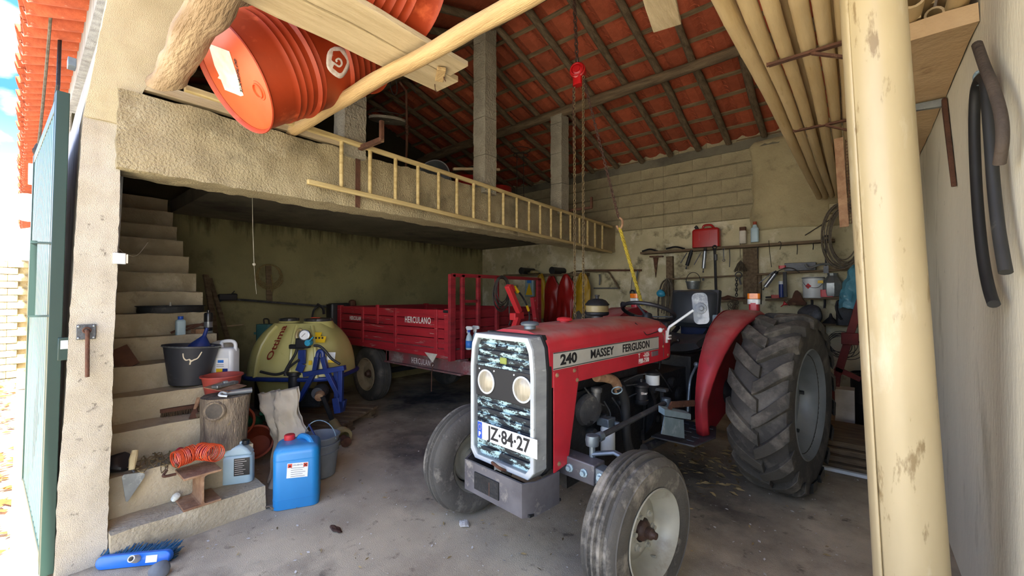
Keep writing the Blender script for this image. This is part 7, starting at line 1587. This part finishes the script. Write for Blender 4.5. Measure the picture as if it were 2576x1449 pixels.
# ================================================================ GREEN DOOR AND THE OUTSIDE
dr = thing('door_1', 'green metal door leaf folded back against the outer wall', 'door', (-3.25, .1, 0), kind='structure')
DQ = V(-1, -.036, 0).normalized(); DN = V(.036, -1, 0).normalized(); DO = V(-3.235, .098, 0)   # along the leaf, outward normal
DM = frame(DQ, -DN, V(0, 0, 1), DO)
def d_b(n, g, m='door_green', par=None, lean=.012, **k):
    g.v = [tuple(DM @ V(p[0], p[1] + lean * p[2], p[2])) for p in g.v]; return g.build(n, m, par or dr, world=True, **k)
d_b('edge_stile', G().bb((.0, -.016, .02), (.055, .034, 2.56)), bevel=.003)
d_b('stile_lip', G().bb((.045, -.018, .02), (.065, -.004, 2.56)), bevel=.002)
d_b('top_rail', G().bb((.05, -.01, 2.50), (1.7, .028, 2.56)), bevel=.003); d_b('bottom_rail', G().bb((.05, -.01, .02), (1.7, .028, .08)), bevel=.003); d_b('far_stile', G().bb((1.66, -.012, .02), (1.72, .03, 2.56)))
x = .065
while x < 1.62:
    w = .10
    d_b('rib_panel', G().prism([(x, .012, .03), (x + .014, -.006, .03), (x + w * .55, -.006, .03), (x + w * .55 + .014, .012, .03), (x + w, .012, .03), (x + w, .022, .03), (x, .022, .03)], (0, 0, 2.50)), 'door_panel_green'); x += w
hn = d_b('pull_handle', G().prism([(.06, -.085, 1.36), (.12, -.085, 1.36), (.12, -.078, 1.36), (.067, -.078, 1.36), (.067, -.06, 1.36), (.06, -.06, 1.36)], (0, 0, .40)), 'door_green')
for z in (1.36, 1.745): d_b('handle_bracket', G().prism([(.06, -.085, z), (.11, -.085, z), (.075, -.01, z), (.02, -.012, z)], (0, 0, .010)), 'door_green', hn)
lk = d_b('latch_box', G().bb((-.012, .018, 1.13), (.02, .062, 1.25)), 'door_green', bevel=.004); d_b('latch_sticker', G().bb((-.015, .028, 1.19), (-.012, .055, 1.235)), 'white_metal', lk)
# bolt plate on the jamb, junction box
bp = thing('bolt_plate', 'iron drop bolt on a dark plate fixed to the jamb', 'bolt', (-3.19, .23, 1.2)); q = PX(217, 835, -3.19)
G().bb((-3.197, q.y - .037, q.z - .04), (-3.185, q.y + .037, q.z + .04)).build('plate', 'iron_mid', bp, world=True, bevel=.002)
for s in (-1, 1):
    for t in (-1, 1): G().sph((-3.184, q.y + s * .029, q.z + t * .031), (.003, .006, .006), 8, 6).build('screw', 'galvanised', bp, world=True)
G().tube([(-3.16, q.y, q.z + .012), (-3.155, q.y + .002, q.z), (-3.158, q.y + .004, PX(221, 948, -3.16).z)], .009, 8).build('drop_rod', 'rust', bp, world=True); G().torus((-3.165, q.y, q.z + .01), (1, 0, 0), .014, .005, 14, 6).build('rod_eye', 'rust', bp, world=True)
jb = thing('junction_box', 'small white junction box on the inner edge of the jamb', 'box', (-3.24, .37, 1.68)); q = PX(299, 651, -3.22); G().rbox(q, (.07, .055, .06), .008).build('box', 'white_metal', jb, world=True); G().box(q + V(.0, .03, 0), (.06, .01, .05)).build('lid', 'white_dirty', jb, world=True)
G().tube(curve_pts([PX(298, 625, -3.3), PX(318, 640, -3.5), PX(345, 642, -3.7), PX(372, 610, -3.9)], 5), .002, 4).build('cobweb_strand', 'white_dirty', label='dusty cobweb strand by the junction box', cat='cobweb')
# gutter pipe and rope along the facade, lamp
G().tube([PY(162, -40, .19), PY(152, 60, .19), PY(146, 215, .17), PY(128, 330, .15)], .012, 8).build('facade_cable', 'iron_dark', label='dark cable running along the top of the outer wall', cat='cable')
G().bb((-3.6, .165, 2.82), (-3.52, .20, 2.87)).build('wall_clip', 'iron_blue_grey', label='small grey metal clip on the outer wall', cat='clip', bevel=.003)
G().tube(curve_pts([PX(133, -30, -4.4), PX(120, 130, -4.7), PX(104, 300, -5.0), PX(97, 365, -5.1)], 6), .009, 6).build('hanging_rope', 'rope_grey', label='old rope hanging from the outer eave', cat='rope')
o = thing('rope_knot', 'dark knotted end of the eave rope', 'rope', PX(97, 380, -5.1)); G().sph((0, 0, 0), (.03, .03, .06), 10, 8).jit(.015, 20).build('knot', 'wire_dark', o)
lp = thing('wall_lamp', 'round white enamel lamp reflector outside above the door', 'lamp', PX(74, 522, -7.6)); q = PX(74, 522, -7.6); nd = (CAMP - q + V(2, -4, -1.)).normalized()
G().lathe([(.03, -.04), (.06, -.02), (.11, .02), (.165, .035), (.168, .04), (.11, .03), (.05, .0), (0, -.005)], 28, axm(nd, q)).build('reflector', 'enamel', lp, world=True); G().sph(q + nd * .02, .04, 12, 8).build('bulb', 'glass_bulb', lp, world=True); G().tube(curve_pts([q - nd * .04, q - nd * .15 + V(0, .04, .1), q + V(0, .1, .25)], 5), .012, 6).build('lamp_arm', 'enamel', lp, world=True); G().rbox(PX(90, 440, -7.6), (.1, .12, .24), .02).build('lamp_box', 'enamel', lp, world=True)
# leaves outside on the ground
g = G(); random.seed(2)
for k in range(900):
    x = random.uniform(-11.3, -3.6); y = random.uniform(-1.4, .08); s = random.uniform(.015, .04); a = random.uniform(0, 6.28); c, q_ = math.cos(a) * s, math.sin(a) * s
    g.add([(x + c * 1.6, y + q_ * 1.6, .005), (x - q_, y + c, .005 + s * .5), (x - c * 1.6, y - q_ * 1.6, .01), (x + q_, y - c, .005)], [(0, 1, 2, 3)])
g.build('fallen_leaves', 'leaf_orange', label='orange fallen leaves on the sunlit ground outside', cat='leaves', kind='stuff')
# ---------------------------------------------------------------- groups of look-alikes
GR = dict(oil_drum='orange oil drums under the roof', raincoat='raincoats on the coat rail', grease_gun='grease guns in the barn', shelf_board='boards of the tool wall', shelf_upright='uprights of the tool wall', wooden_plank='boards under the roof', concrete_column='columns on the mezzanine beam',
    red_tub='red tubs in the attic', ladder_bracket='hooks holding the ladder', rack_arm='arms of the bamboo rack', terracotta_pot='terracotta pots by the stairs', dark_bottle='dark bottles behind the log', black_pipe='black pipes over the coat rail', slab_bracket='brackets under the slab', leaning_stick='planks leaning past the stairs', bent_nail='nails in the pale boards', oil_bottle='bottles on the top shelf', dark_tool='dark tools on the top shelf', hanging_tool='small tools hung on the tool wall')
for o in list(COL.objects):
    if o.parent is None and 'label' in o:
        b = o.name.split('.')[0]
        if b in GR and 'group' not in o: o['group'] = GR[b]
_seen = {}
for o in COL.objects:
    if o.parent is None and 'label' in o: _seen.setdefault(o['label'], []).append(o.name)
for k, v in _seen.items():
    if len(v) > 1: print('DUPLICATE LABEL', k, v)
for o in COL.objects:
    if o.parent is None and o.type in ('MESH', 'EMPTY') and 'label' not in o: print('NO LABEL', o.name)
